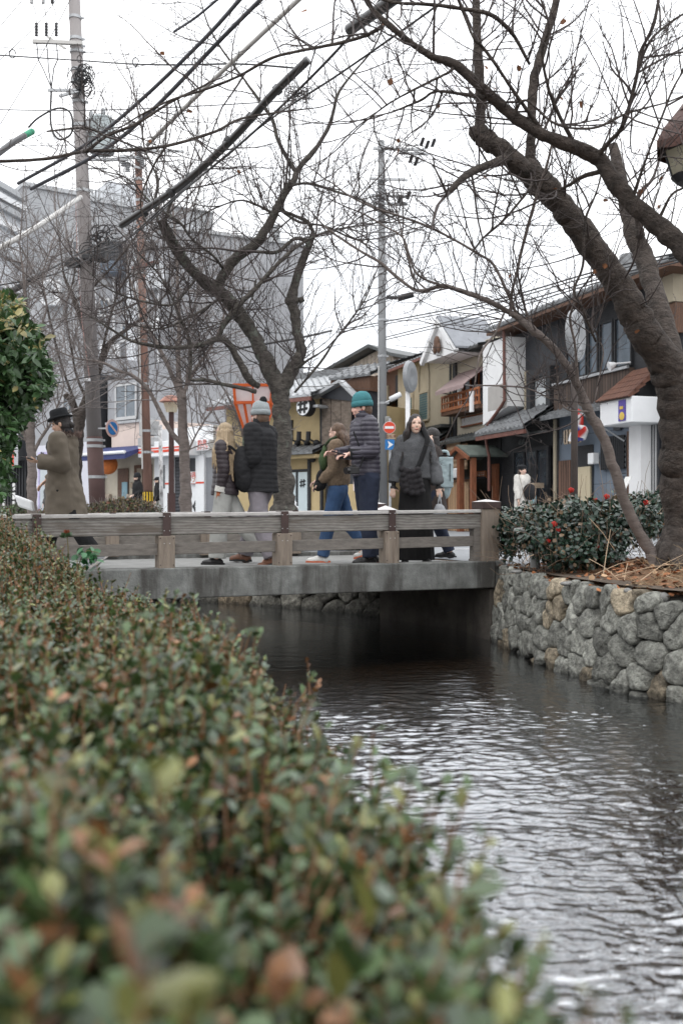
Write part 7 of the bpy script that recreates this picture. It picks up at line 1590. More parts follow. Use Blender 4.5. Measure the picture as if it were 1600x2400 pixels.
class Fig:
    def __init__(s, label, px, D, H, face, head=(0,0), lean=0., armL=(5,8,15), armR=(5,8,15), legL=(3,3,0), legR=(-3,3,0), z0=-.028, wide=1., armLv=None, armRv=None, group=None, hip=None):
        s.H = H; k = s.k = H/1.7; X = (px-800)/F*D
        s.t = thing('person', label, 'person', (X, D, z0), R(face), group)
        s.hip = np.array([0,0,.90*k]); ln = R(lean); up = np.array([0,-math.sin(ln),math.cos(ln)]); s.up = up
        s.chest = s.hip+up*.38*k; s.neck = s.hip+up*.57*k; s.hc = s.neck+up*.115*k+np.array([0,-.018*k,0])
        s.yaw, s.pitch = R(head[0]), R(head[1]); s.Rh = np.array(Matrix.Rotation(s.yaw,3,'Z') @ Matrix.Rotation(s.pitch,3,'X'))
        s.J = {}
        for sd, arm, leg, av in ((1, armL, legL, armLv), (-1, armR, legR, armRv)):
            sh = s.hip+up*.515*k+np.array([sd*.165*k*wide,0,0])
            if av: d1, d2 = unit(np.array(av[0], float)), unit(np.array(av[1], float))
            else: d1 = jdir(arm[0], arm[1], sd); d2 = jdir(arm[0]+arm[2], arm[1]*.5, sd)
            el = sh+d1*.275*k; wr = el+d2*.245*k; hj = s.hip+np.array([sd*.088*k,0,-.03*k])
            kn = hj+jdir(leg[0], leg[1], sd)*.41*k; an = kn+jdir(leg[0]-leg[2], leg[1]*.3, sd)*.395*k
            s.J[sd] = dict(sh=sh, el=el, wr=wr, hj=hj, kn=kn, an=an, d1=d1, d2=d2)
        lo = min(s.J[1]['an'][2], s.J[-1]['an'][2])-.075*k       # stand on the deck
        sh_ = np.array([0,0,-lo]); s.hip = s.hip+sh_; s.chest = s.chest+sh_; s.neck = s.neck+sh_; s.hc = s.hc+sh_
        for sd in (1,-1):
            for q in ('sh','el','wr','hj','kn','an'): s.J[sd][q] = s.J[sd][q]+sh_
    def hp(s, x, y, z): return s.hc+s.Rh @ (np.array([x,y,z])*s.k)     # head local point (face towards -y)
    def body(s, skin=(.62,.42,.33), gloves=None, curl=.6, fist=(False,False), beard=None, brow=(.03,.02,.015), lip=(.50,.17,.14)):
        k = s.k; q = MB(); up = s.up
        ex = lambda c, r: q.ell(c, np.array(r)*k, 14, 9)
        ex(s.hip+up*.02*k, (.145,.10,.12)); ex(s.hip+up*.18*k, (.125,.09,.15)); ex(s.chest, (.15,.10,.17)); ex(s.hip+up*.50*k, (.14,.075,.06))
        q.rcone(s.neck-up*.06*k, .056*k, s.hc-np.array([0,0,.04*k]), .050*k)
        rot = s.Rh; q.ell(s.hp(0,.012,.028), np.array((.074,.092,.088))*k, 18, 12, rot); q.ell(s.hp(0,-.012,-.022), np.array((.062,.078,.082))*k, 18, 12, rot); q.ell(s.hp(0,-.042,-.078), np.array((.034,.036,.026))*k, 12, 8, rot)
        q.ell(s.hp(0,-.088,-.018), np.array((.0115,.019,.020))*k, 10, 6, rot); q.ell(s.hp(0,-.086,.004), np.array((.007,.012,.026))*k, 10, 6, rot); q.ell(s.hp(0,-.083,-.055), np.array((.022,.010,.0085))*k, 10, 6, rot)
        for e in (-1,1):
            q.ell(s.hp(e*.073,.012,-.006), np.array((.010,.017,.031))*k, 10, 7, rot); q.ell(s.hp(e*.030,-.076,.030), np.array((.022,.012,.008))*k, 10, 6, rot); q.ell(s.hp(e*.034,-.066,-.022), np.array((.022,.016,.020))*k, 10, 6, rot)
        for sd in (1,-1):
            j = s.J[sd]; q.rcone(j['sh'], .048*k, j['el'], .036*k); q.rcone(j['el'], .036*k, j['wr'], .024*k); q.rcone(j['hj'], .078*k, j['kn'], .052*k); q.rcone(j['kn'], .052*k, j['an'], .036*k)
            ft = j['an']+np.array([0,-.10*k,-.045*k]); q.rcone(j['an'], .036*k, ft, .024*k)
            # hand: palm, four fingers of different length, thumb off the side
            d = j['d2']; sidev = unit(np.cross(d, np.array([0,-1.,.15]))); pn = np.cross(d, sidev); w0 = j['wr']; pc = w0+d*.050*k
            Rm = np.stack([sidev, pn, d], 1); q.ell(pc, np.array((.038,.016,.050))*k, 12, 8, Rm)
            inn = pn*(1 if pn[0]*sd < 0 or abs(pn[0]) < .3 else -1)
            c_ = 1.25 if fist[0 if sd == 1 else 1] else curl
            for i, (o_, l_) in enumerate(((-.028,.066),(-.010,.076),(.009,.072),(.026,.056))):
                b0 = pc+sidev*o_*k+d*.040*k; a1 = .3*c_; d1 = unit(d*math.cos(a1)+inn*math.sin(a1)); b1 = b0+d1*l_*.5*k; a2 = 1.1*c_; d2 = unit(d*math.cos(a2)+inn*math.sin(a2)); b2 = b1+d2*l_*.3*k; a3 = 1.8*c_; d3 = unit(d*math.cos(a3)+inn*math.sin(a3)); b3 = b2+d3*l_*.2*k
                q.tube([b0,b1,b2,b3], [.0095*k,.009*k,.0085*k,.0065*k], 8)
            fw = -np.sign(sidev[1]) if abs(sidev[1]) > .2 else -1.
            tb = pc+sidev*fw*.030*k-d*.015*k; t1_ = tb+unit(sidev*fw*.8+d*.7+inn*.3)*.036*k; t2_ = t1_+unit(sidev*fw*.2+d+inn*.5)*.028*k; q.tube([tb,t1_,t2_], [.012*k,.0105*k,.008*k], 8)
        me = solidify(q, .0058, 3); n = len(me.vertices); a = np.empty(n*3, np.float32); me.vertices.foreach_get('co', a); a = a.reshape(-1,3).astype(float)
        C = np.tile(np.array(skin), (n,1)); l = ((a-s.hc) @ s.Rh)/k
        front = l[:,1] < -.045
        def spot(x, z, rx, rz, c, am=1., sy=True):
            for e in ((-1,1) if sy else (1,)):
                w_ = np.clip(1.35-(((l[:,0]-e*x)/rx)**2+((l[:,2]-z)/rz)**2)**.5, 0, 1)**.7*front*am; C[:] = C*(1-w_[:,None])+np.array(c)*w_[:,None]
        spot(.036,-.020,.020,.016,(min(1,skin[0]*1.12),skin[1]*.80,skin[2]*.76), .45)
        spot(.031,.014,.0155,.0065,(.03,.018,.015)); spot(.031,.0365,.020,.0042,brow, .9); spot(0,-.055,.022,.0075,lip, .9, False); spot(0,-.031,.010,.004,(skin[0]*.6,skin[1]*.5,skin[2]*.45), .6, False)
        if beard: spot(0,-.045,.030,.006,beard,.75,False); spot(0,-.085,.035,.022,beard,.8,False)
        if gloves:
            for sd in (1,-1):
                dd_ = (a-s.J[sd]['wr']) @ s.J[sd]['d2']; r_ = np.linalg.norm(a-s.J[sd]['wr'], axis=1); C[(r_ < .13)&(dd_ < gloves[1]*k)&(dd_ > -.08)] = gloves[0]
        at_ = me.color_attributes.new('Col', 'FLOAT_COLOR', 'POINT'); at_.data.foreach_set('color', np.c_[C, np.ones(n)].astype(np.float32).ravel())
        put('body', me, m_skin, s.t, world=False)
    def legs(s, m_, r=(.105,.085,.075), hem=.0, name='trousers', seat=.16, voxel=.011):
        k = s.k; q = MB(); q.ell(s.hip+np.array([0,.01,-.0])*k, np.array((seat,.118,.12))*k, 16, 10); q.ell(s.hip+s.up*.10*k, np.array((.145,.105,.08))*k, 16, 10)
        for sd in (1,-1):
            j = s.J[sd]; an = j['an']+(j['an']-j['kn'])*hem; q.rcone(j['hj']+np.array([0,.0,0]), r[0]*k, j['kn'], r[1]*k, 14); q.tube([j['kn'], (j['kn']+an)/2, an], [r[1]*k, (r[1]+r[2])/2*k, r[2]*k], 14)
        me = solidify(q, voxel, 3, noise=.010, nscale=9, seed=k*9); put(name, me, m_, s.t, world=False)
    def shoes(s, m_, sole, big=1., toes=(0,0), stripes=None, name='shoe'):
        k = s.k*big
        for sd in (1,-1):
            j = s.J[sd]; a = j['an']; tp = R(toes[0 if sd == 1 else 1]); f = np.array([sd*.12,-math.cos(tp),-math.sin(tp)]); f = unit(f); u = unit(np.cross(np.cross(f, [0,0,1.]), f)); q = MB()
            c = a-u*.035*s.k; q.ell(c-f*-.0+f*.0, np.array((.042,.055,.055))*k, 12, 8); q.ell(c+f*.11*k-u*.012*k, np.array((.046,.085,.036))*k, 12, 8); q.ell(c+f*.05*k, np.array((.042,.075,.045))*k, 12, 8); q.ell(c+f*-.035*k-u*.01*k, np.array((.038,.04,.04))*k, 12, 8)
            o = put(name, solidify(q, .008, 2), m_, s.t, world=False); q = MB()
            n = 20; b = c-u*.040*k
            pts = []
            for i in range(n):
                an = 2*math.pi*i/n; L_ = .145*k; pts.append(b+f*(.055*k+L_*math.cos(an))+np.cross(f,u)*math.sin(an)*(.045+.008*math.cos(an))*k)
            q.poly(pts, u*.024*k*-1 if False else u*.022*k); build(q, 'sole', sole, o, world=False)
            if stripes:
                q = MB()
                for i in range(3):
                    for e in (-1,1):
                        sdv = np.cross(f,u)*e; b0 = c+f*(.03+.03*i)*k-u*.015*k+sdv*.040*k; b1 = b0-f*.035*k+u*.045*k-sdv*.006*k; q.tube([b0+sdv*.006,b1+sdv*.006], .006*k, 6)
                build(q, 'shoe_stripe', stripes, o, world=False)
    def top(s, m_, zb=.0, girth=(.175,.125), hemr=None, sleeve=(.078,.068,.055), slen=1., collar=None, name='jacket', noise=.014, puff=0., voxel=.011, ns=7., hood=None, hemy=0., seed=1.):
        k = s.k; q = MB(); g = girth; hemr = hemr or g; zs = s.hip[2]
        dn = s.hip+np.array([0,hemy,zb])*1.0
        r0 = [(dn[0],dn[1],dn[2],hemr[0]*k,hemr[1]*k)]
        for f_, a_, b_ in ((0.12,g[0],g[1]),(.28,g[0]*.98,g[1]),(.42,g[0]*1.05,g[1]*1.03),(.50,g[0]*.95,g[1]*.92),(.555,g[0]*.55,g[1]*.62),(.585,.075,.075)):
            c = s.hip+s.up*f_*k; r0.append((c[0],c[1],c[2],a_*k,b_*k))
        if zb > .04: r0 = r0[:1]+[r for r in r0[1:] if r[2] > dn[2]+.03]
        elif zb < -.1: c = s.hip; r0.insert(1, (c[0],c[1]+hemy*.3,c[2],(g[0]+hemr[0])/2*k,(g[1]+hemr[1])/2*k))
        q.loft(r0, 24)
        for sd in (1,-1):
            j = s.J[sd]; e = j['el']+(j['wr']-j['el'])*slen; q.ell(j['sh']+np.array([-sd*.015,0,-.01])*k, np.array((sleeve[0]*1.1,sleeve[0]*1.02,sleeve[0]*1.08))*k, 14, 9); q.rcone(j['sh'], sleeve[0]*k, j['el'], sleeve[1]*k, 14); q.tube([j['el'], e], [sleeve[1]*k, sleeve[2]*k], 14)
        if collar: c0 = s.neck-s.up*.03*k; c1 = s.neck+s.up*collar[1]*k+np.array([0,-.008,0]); q.tube([c0, (c0+c1)/2, c1], [collar[0]*1.1*k, collar[0]*k, collar[0]*.97*k], 18)
        if hood: q.ell(s.neck+np.array([0,hood[1],-.035])*k, np.array((hood[0],hood[0]*.72,hood[0]*.62))*k, 16, 10); q.ell(s.neck+np.array([0,hood[1]+.03,-.09])*k, np.array((hood[0]*.9,hood[0]*.55,hood[0]*.7))*k, 16, 10)
        fold = (lambda a: puff*np.abs(np.sin(a[:,2]*math.pi/.052+.7*vnoise(a*3)))**.6-puff*.5) if puff else None
        me = solidify(q, voxel, 3, noise=noise, nscale=ns, seed=seed, fold=fold); return put(name, me, m_, s.t, world=False)
    def hair(s, m_, kind='short', length=.3, seed=1., back=0., front=False, vol=1.):
        k = s.k; q = MB(); rot = s.Rh
        q.ell(s.hp(0,.022,.042), np.array((.082,.094,.088))*k, 18, 12, rot); q.ell(s.hp(0,.045,-.02), np.array((.078,.070,.085))*k, 16, 10, rot)
        if kind == 'long':
            for i in range(17):
                a = math.pi*(-.02+1.04*i/16); x, y = .080*math.cos(a), .030+.070*math.sin(a); wv = .012*math.sin(i*2.1)
                if front: y = -.028+.115*math.sin(a)
                L_ = length*(.88+.15*math.sin(i*1.7)); p0 = s.hp(x*.9, y, .03); p1 = s.hp(x*1.12*(1+(vol-1)*.4), y+.005, -.08); p2 = s.hc+s.Rh @ (np.array([x*1.35*vol,y*(.9)+.02+back*.4,0])*k)+np.array([wv,0,-.10-L_*.5])*k*1.; p3 = s.hc+s.Rh @ (np.array([x*(1.65 if front else 1.25)*vol,y*.8+back,0])*k)+np.array([-wv,-.06 if front else 0,-.10-L_])*k; q.tube(cr([p0,p1,p2,p3],4), [.026*k]*4+[.030*k*vol]*4+[.028*k,.024*k,.018*k,.012*k,.008*k][:5], 8)
        if kind == 'pony':
            q.ell(s.hp(0,.085,-.01), np.array((.04,.04,.045))*k, 10, 7); 
            for i in range(7): o = (i-3)*.014; q.tube(cr([s.hp(o,.09,0), s.hp(o*1.5,.13,-.06), s.hp(o*1.6,.13,-.15), s.hp(o,.12,-.15-length*(.8+.06*(i%3)))],4), [.022*k]*9+[.015*k,.01*k,.006*k,.004*k], 8)
        if kind == 'bob': 
            for i in range(9): a = math.pi*(.02+.96*i/8); q.tube([s.hp(.075*math.cos(a), .03+.065*math.sin(a), .0), s.hp(.08*math.cos(a), .035+.07*math.sin(a), -.07), s.hp(.075*math.cos(a), .045+.08*math.sin(a), -.12)], [.022*k,.02*k,.010*k], 8)
        me = solidify(q, .0075, 2, noise=.006, nscale=26, seed=seed)
        if front or kind == 'long':     # keep the face free
            pass
        return put('hair', me, m_, s.t, world=False)
    def beanie(s, m_, fold_=True, pom=None, name='beanie', wv=True):
        k = s.k; q = MB(); rot = s.Rh; prof = [(.092,-.012),(.097,.0),(.096,.03),(.098,.034),(.094,.065),(.080,.105),(.052,.132),(.015,.142)]; vs = []
        n = 44
        for r, z in prof:
            for j in range(n): a = 2*math.pi*j/n; rr = r*(1+.018*(j%2)); vs.append(s.hp(rr*.93*math.cos(a), .014+rr*1.06*math.sin(a), z+.030))
        fs = [(i*n+j, i*n+(j+1)%n, (i+1)*n+(j+1)%n, (i+1)*n+j) for i in range(len(prof)-1) for j in range(n)]+[tuple(range((len(prof)-1)*n, len(prof)*n))]
        q.add(vs, fs); o = build(q, name, m_, s.t, smooth=True, world=False)
        q = MB(); vs = []
        for r, z in ((.094,-.020),(.103,-.016),(.106,.012),(.103,.036),(.095,.040)):
            for j in range(n): a = 2*math.pi*j/n; rr = r*(1+.016*(j%2)); vs.append(s.hp(rr*.93*math.cos(a), .014+rr*1.06*math.sin(a), z+.030))
        q.add(vs, [(i*n+j, i*n+(j+1)%n, (i+1)*n+(j+1)%n, (i+1)*n+j) for i in range(4) for j in range(n)]); build(q, 'cuff', m_, o, smooth=True, world=False)
        if pom:
            q = MB(); q.ell(s.hp(pom[1][0],pom[1][1],pom[1][2]), .042*k, 16, 12); V = np.array(q.v); c = V.mean(0); V = c+(V-c)*(1+.18*vnoise(V*90))[:,None]; q.v = [tuple(v) for v in V]; build(q, 'pompom', pom[0], o, world=False)
        return o
def bag(label, name, cat, fn, m_, pos, rz=0., voxel=.010, noise=.010, group=None):
    q = MB(); fn(q); me = solidify(q, voxel, 3, noise=noise, nscale=12, seed=3); t = thing(name, label, cat, pos, rz, group); put('pouch', me, m_, t, world=False); return t
fb_black = fabric('black padded nylon', (.018,.018,.020), 60, .3, spec=.35); fb_char = fabric('charcoal wool', (.125,.128,.135), 160, .9, .35, 90); fb_olive = fabric('olive brown cotton', (.135,.112,.086), 140, .25, .12); fb_scarf = fabric('black scarf wool', (.010,.010,.011), 120, .6)
fb_skirt = mat('black pleated skirt', (.007,.0065,.007), .9, .2, 5, .2, 50); fb_puff = mat('plum black down nylon', (.050,.045,.062), .42, .15, 5, .15, 60, spec=.45); fb_puffb = mat('dark brown down nylon', (.035,.026,.030), .45, .15, 5, .15, 60, spec=.4)
fb_navy = fabric('navy cotton', (.018,.024,.045)); fb_jean = mat('blue denim', (.035,.075,.16), .9, .2, 5, .3, 120, stains=((.09,.15,.26), 2.5, .55, .5, (1,1,.5))); fb_greyc = fabric('mauve grey corduroy', (.22,.20,.22), 90, .4); fb_pale = fabric('pale grey cotton', (.36,.36,.34)); fb_teddy = mat('tan fleece', (.215,.155,.105), .95, .3, 40, 1., 90)
fb_cream = fabric('cream wool', (.60,.58,.54)); m_shoeb = mat('black shoe leather', (.014,.013,.013), .45, .1, 9, 0); m_shoew = mat('white canvas shoe', (.66,.65,.62), .7, .1, 9, .1); m_soleo = mat('orange red sole', (.60,.16,.08), .6); m_solew = mat('off white sole', (.66,.62,.58), .6); m_solek = mat('dark sole', (.02,.02,.02), .7)
m_brownleather = mat('brown leather boot', (.16,.065,.035), .5, .25, 8, .2); m_felt = mat('black felt', (.010,.011,.013), .9, .1, 9, .2, 80)
m_teal = mat('teal ribbed knit', (.055,.20,.22), .95, .15, 8, .5, 90); m_gknit = mat('pale grey knit', (.30,.33,.34), .95, .12, 8, .5, 90)

# 1. woman in grey sweater at the rail, facing the camera
P = Fig('smiling woman in grey turtleneck sweater and long black skirt facing the camera at the rail', 973, 11.0, 1.64, 3, head=(2,-2), armL=(2,14,6), armR=(2,14,6), wide=.95)
P.body(skin=(.68,.47,.37), gloves=((.012,.012,.013), .055), curl=.5, brow=(.05,.03,.025), lip=(.55,.16,.14))
P.hair(m_hblack, 'long', .33, 2., front=True, vol=1.35)
sw = P.top(fb_char, zb=.075, girth=(.160,.125), hemr=(.178,.135), sleeve=(.060,.066,.070), slen=.95, collar=(.070,.075), name='sweater', noise=.026, seed=2.)
q = MB(); k = P.k; n = 60; vs = []; 
prof = [(P.hip[2]+.16,.125,.10),(P.hip[2]+.02,.165,.125),(P.hip[2]-.25,.185,.145),(.40,.195,.16),(.10,.21,.17),(.05,.212,.172)]
for z, rx, ry in prof:
    for j in range(n): a = 2*math.pi*j/n; w_ = 1+.035*math.sin(a*15)*(1-(z/1.0)*.7); vs.append((rx*w_*math.cos(a), ry*w_*math.sin(a), z))
q.add(vs, [(i*n+j, (i+1)*n+j, (i+1)*n+(j+1)%n, i*n+(j+1)%n) for i in range(len(prof)-1) for j in range(n)]); build(q, 'skirt', fb_skirt, P.t, smooth=True, world=False)
P.shoes(m_shoeb, m_solek)
w_loc = P.t.location
# crossbody quilted bag
def fbag(q):
    for i in range(5):
        for j in range(4): q.ell((-.10+.055*j+(.012*i), -.02, -.02-.058*i+.02*abs(j-1.5)), (.036,.05,.036), 10, 7)
    q.ell((-.02,0,-.12), (.12,.055,.14), 14, 9)
fy = w_loc[1]-.185
bg1 = bag('black quilted crossbody bag worn by the woman in the grey sweater', 'crossbody_bag', 'bag', fbag, fabric('black quilted nylon', (.022,.020,.022), 60, .4, spec=.3), (w_loc[0]-.055, fy, 1.0))
q = MB(); q.tube(cr([(.06,.0,.02),(.12,.01,.16),(.17,.045,.34),(.13,.13,.47)],5), .026, 8); q.v = [(x,y*1.0,z) for x,y,z in q.v]; build(q, 'strap', fb_scarf, bg1, smooth=True, world=False)
# plastic bag in her left hand
h = P.J[1]['wr']; q = MB(); q.ell((0,0,-.24), (.075,.05,.13), 12, 9); q.tube([(0,0,.0),(.012,0,-.09),(.02,0,-.14)], .008, 6); q.tube([(0,0,.0),(-.015,0,-.09),(-.02,0,-.14)], .008, 6); V = np.array(q.v); q.v = [tuple(v) for v in V*(1+.12*vnoise(V*20))[:,None]]
m_plas = mat('thin grey plastic', (.45,.46,.48), .25, .15, 8, .4, 30, spec=.6, trans=.4)
build(q, 'shopping_bag', m_plas, smooth=True, label='crumpled translucent grey shopping bag hanging beside the black skirt', cat='bag').location += P.t.location+Vector(h)+Vector((.02,0,-.10))
# 2. person hidden behind her with a pale backpack
P = Fig('person in dark brown coat walking left, nearly hidden behind the woman in grey', 1012, 12.1, 1.60, -92, head=(0,-6), armL=(10,5,20), armR=(-10,5,20), legL=(14,2,8), legR=(-12,2,10))
P.body(); P.hair(m_hblack, 'bob'); P.legs(fb_navy); P.shoes(m_shoeb, m_solek); P.top(fabric('dark brown coat wool', (.045,.034,.030)), zb=-.32, girth=(.18,.14), hemr=(.20,.20), collar=(.07,.04), name='coat')
m_bpk = mat('pale blue grey nylon', (.33,.41,.43), .6, .1, 5, .15, 50)
bp_ = bag('pale blue grey roll top backpack behind the woman in the grey sweater', 'backpack', 'backpack', lambda q: (q.box(-.09,.10,-.13,.13,-.12,.24), q.ell((.0,0,-.12),(.085,.12,.15),14,9)), m_bpk, (P.t.location[0]+.14, P.t.location[1]-.02, .97))
q = MB(); q.tube(cr([(-.06,0,.24),(-.03,0,.31),(.04,0,.31),(.06,0,.24)],4), .018, 8); build(q, 'handle', m_bpk, bp_, smooth=True, world=False); q = MB(); q.tube([(-.08,-.10,.245),(0,-.14,.262),(.08,-.10,.245)], .010, 6); build(q, 'buckle_strap', fb_scarf, bp_, world=False); q = MB(); q.box(.055,.062,-.145,-.138,-.05,.16); build(q, 'zip', fb_scarf, bp_, world=False)
# 3. man in teal beanie
P = Fig('man in teal beanie and dark down jacket looking left while holding a phone', 858, 11.0, 1.84, -72, head=(-12,6), lean=3, armLv=((.12,.10,-1),(-.06,-1,-.16)), armRv=((-.2,.0,-1),(.15,-1,-.05)), legL=(2,2,4), legR=(-6,2,4), wide=1.02)
P.body(skin=(.70,.44,.36), curl=.9, lip=(.55,.25,.22), brow=(.25,.15,.09)); P.hair(m_hbrown, 'short'); P.beanie(m_teal)
P.top(fb_puff, zb=-.01, girth=(.175,.135), hemr=(.185,.14), sleeve=(.088,.078,.060), slen=.97, collar=(.078,.085), name='down_jacket', noise=.006, puff=.011, voxel=.009, seed=3.)
q = MB(); c = P.neck+P.up*.06*P.k; q.tube([c-np.array([0,0,.04]), c+np.array([0,-.004,.052])], .070*P.k, 18); build(q, 'inner_collar', mat('orange red lining', (.50,.08,.04), .8), P.t, world=False)
P.legs(fb_navy, (.11,.085,.078), name='trousers'); P.shoes(m_shoeb, mat('red black sole', (.22,.03,.03), .6))
Rz = Matrix.Rotation(R(-72), 4, 'Z')
def wpt(P, v): return P.t.matrix_world.__class__.Translation(P.t.location) @ Matrix.Rotation(P.t.rotation_euler[2], 4, 'Z') @ Vector(v)
hl = wpt(P, P.J[1]['wr']+P.J[1]['d2']*.085)
ph = thing('phone', 'black phone held level in the hands of the man in the teal beanie', 'phone', (hl[0]-.03, hl[1]-.0, hl[2]+.01), 0); q = MB(); q.obb((-.085,-.035,.030), (.15,0,-.045), (0,.07,0), (.003,0,.009)); build(q, 'case', m_inkb, ph, world=False, bevel=.003); q = MB(); q.obb((-.080,-.031,.0395), (.14,0,-.042), (0,.062,0), (.0005,0,.001)); build(q, 'screen', m_glass, ph, world=False)
hl2 = wpt(P, P.J[1]['el']+P.J[1]['d2']*.20); cm = thing('camera', 'black camera hanging below the forearm of the man in the teal beanie', 'camera', (hl2[0]-.02, hl2[1]-.06, hl2[2]-.19), 0)
q = MB(); q.box(-.055,.06,-.03,.035,-.04,.04); q.box(-.02,.03,-.02,.03,.04,.062); build(q, 'camera_body', m_shoeb, cm, world=False, bevel=.01); q = MB(); q.cyl((-.05,-.0,0),(-.085,-.03,-.005),.036,.038,20); build(q, 'lens', m_sleeve, cm, world=False); q = MB(); q.tube(cr([(.07,0,.04),(.10,.02,.14),(.06,.03,.26),(-.0,.05,.42)],4), .009, 6); build(q, 'strap', fb_scarf, cm, world=False)
q = MB(); a = P.J[1]; q.tube([a['el']+a['d2']*.16, a['el']+a['d2']*.265], [.068*P.k,.060*P.k], 16); build(q, 'cuff_glove', fb_scarf, P.t, world=False)
# 4. woman in tan fleece
P = Fig('long haired woman in tan fleece jumper and blue jeans walking left', 792, 11.45, 1.60, -100, head=(-16,4), armLv=((-.05,-.05,-1),(-.12,-.75,-.62)), armRv=((-.1,-.2,-1),(.1,-.9,-.5)), legL=(14,2,4), legR=(-16,2,22))
P.body(skin=(.66,.44,.35), curl=1.0); hh = P.hair(m_hbrown, 'pony', .22)
q = MB(); P_=P
hb2 = MB()
for i in range(9): o = (i-4)*.017; hb2.tube(cr([P.hp(o,.08,.02), P.hp(o*1.3,.115,-.07), P.hc+np.array([o*1.4,.135,-.22]), P.hc+np.array([o*1.2,.16,-.38])],4), [.026]*5+[.024]*4+[.018,.014,.010,.006], 8)
put('hair_length', solidify(hb2, .008, 2, noise=.006, nscale=26, seed=5), m_hbrown, hh, world=False)
P.top(fb_teddy, zb=.03, girth=(.19,.15), hemr=(.17,.13), sleeve=(.092,.092,.060), slen=.95, collar=(.062,.0), name='fleece_jumper', noise=.016, seed=4.); P.legs(fb_jean, (.108,.082,.072), name='jeans', seat=.165); P.shoes(m_shoew, m_soleo, 1.05, (0,14))
c = wpt(P, P.chest+np.array([.05,-.16,-.04])); bg2 = bag('olive green sling bag across the chest of the woman in tan fleece', 'sling_bag', 'bag', lambda q: (q.ell((0,0,0),(.055,.10,.12),12,8), q.ell((.02,0,.09),(.04,.08,.10),12,8)), fabric('olive green nylon', (.045,.075,.030), 60, .3), tuple(c), R(-8))
q = MB(); q.tube(cr([(.0,0,.16),(.08,-.06,.24),(.16,-.05,.28)],4), .016, 8); build(q, 'strap', fabric('olive strap', (.04,.06,.03)), bg2, world=False)
c = wpt(P, P.hip+np.array([.10,-.18,.10])); bg3 = bag('small black bag held in front of the woman in blue jeans', 'handbag', 'bag', lambda q: (q.ell((0,0,0),(.06,.06,.12),12,8), q.ell((-.03,0,-.06),(.06,.06,.07),12,8)), fb_scarf, tuple(c)); q = MB(); q.tube(cr([(.0,0,.1),(.05,0,.17),(.10,0,.18)],4), .010, 6); build(q, 'strap', fb_scarf, bg3, world=False)
# 5. man in bobble hat
P = Fig('tall man in pale grey bobble hat and black padded jacket walking left, seen from behind', 612, 11.1, 1.79, -118, head=(-10,0), armLv=((.05,.08,-1),(-.2,-.62,-.78)), armRv=((-.1,-.1,-1),(-.1,-.6,-.8)), legL=(-8,2,14), legR=(22,2,4), wide=1.05)
P.body(skin=(.62,.42,.34)); P.hair(m_hbrown, 'short'); P.beanie(m_gknit, pom=(fb_scarf, (0,.05,.165)))
P.top(fb_black, zb=-.13, girth=(.20,.15), hemr=(.225,.185), sleeve=(.095,.085,.065), collar=(.085,.10), name='padded_jacket', noise=.012, puff=.005, voxel=.010, seed=5.); P.legs(fb_greyc, (.112,.095,.088), seat=.142, name='corduroy_trousers'); P.shoes(m_brownleather, m_solek, 1.08, (22,0))
for i, (y, z) in enumerate(((-.02,.30),(-.02,-.04))): pass
c = wpt(P, P.chest+np.array([.02,-.17,.02])); bg4 = bag('sage green sling bag on the chest of the man in the bobble hat', 'sling_bag', 'bag', lambda q: (q.ell((0,0,0),(.055,.09,.14),12,8), q.ell((.01,0,-.09),(.06,.08,.07),12,8)), fabric('sage nylon', (.12,.15,.11), 60, .3), tuple(c)); q = MB(); q.tube(cr([(.0,0,.12),(.06,-.02,.2),(.10,0,.24)],4), .016, 8); build(q, 'strap', fb_scarf, bg4, world=False)
# 6. blond woman
P = Fig('woman with long blond hair and dark brown down jacket', 527, 11.0, 1.55, -98, head=(-14,2), armLv=((.0,.10,-1),(-.02,-.18,-1)), armRv=((-.1,-.1,-1),(0,-.2,-1)), legL=(6,2,3), legR=(-24,2,20))
P.body(skin=(.66,.46,.38), gloves=((.34,.10,.04), .2), curl=.8); hb_ = P.hair(m_hblond, 'long', .50, 3., back=.10); q = MB()
for i in range(6): q.tube(cr([P.hp(.07,-.02+.02*i,.02), P.hp(.095,-.03+.025*i,-.08), P.hc+np.array([.175,-.06+.026*i,-.22]), P.hc+np.array([.185,-.075+.024*i,-.40-.03*(i%3)])],4), [.022]*6+[.026]*3+[.020,.014,.009,.005], 8)
put('hair_lock', solidify(q, .0075, 2, noise=.006, nscale=26, seed=9), m_hblond, hb_, world=False)
P.top(fb_puffb, zb=-.06, girth=(.172,.14), hemr=(.185,.168), sleeve=(.080,.073,.058), collar=(.068,.02), name='down_jacket', noise=.008, puff=.006, voxel=.009, seed=6.); P.legs(fb_pale, (.108,.105,.110), hem=.0, name='wide_trousers', seat=.138); P.shoes(m_shoeb, m_solek)
j = P.J[1]; q = MB(); q.tube([j['el']+j['d2']*.19, j['el']+j['d2']*.25], [.062*P.k,.064*P.k], 16); build(q, 'shearling_cuff', mat('white shearling', (.66,.64,.60), .95, .1, 30, .8, 90), P.t, world=False); q = MB(); q.rcone(j['wr']+j['d2']*.02, .044*P.k, j['wr']+j['d2']*.115, .038*P.k); build(q, 'mitten', mat('rust suede', (.36,.115,.04), .8, .15, 8, .2), P.t, smooth=True, world=False)
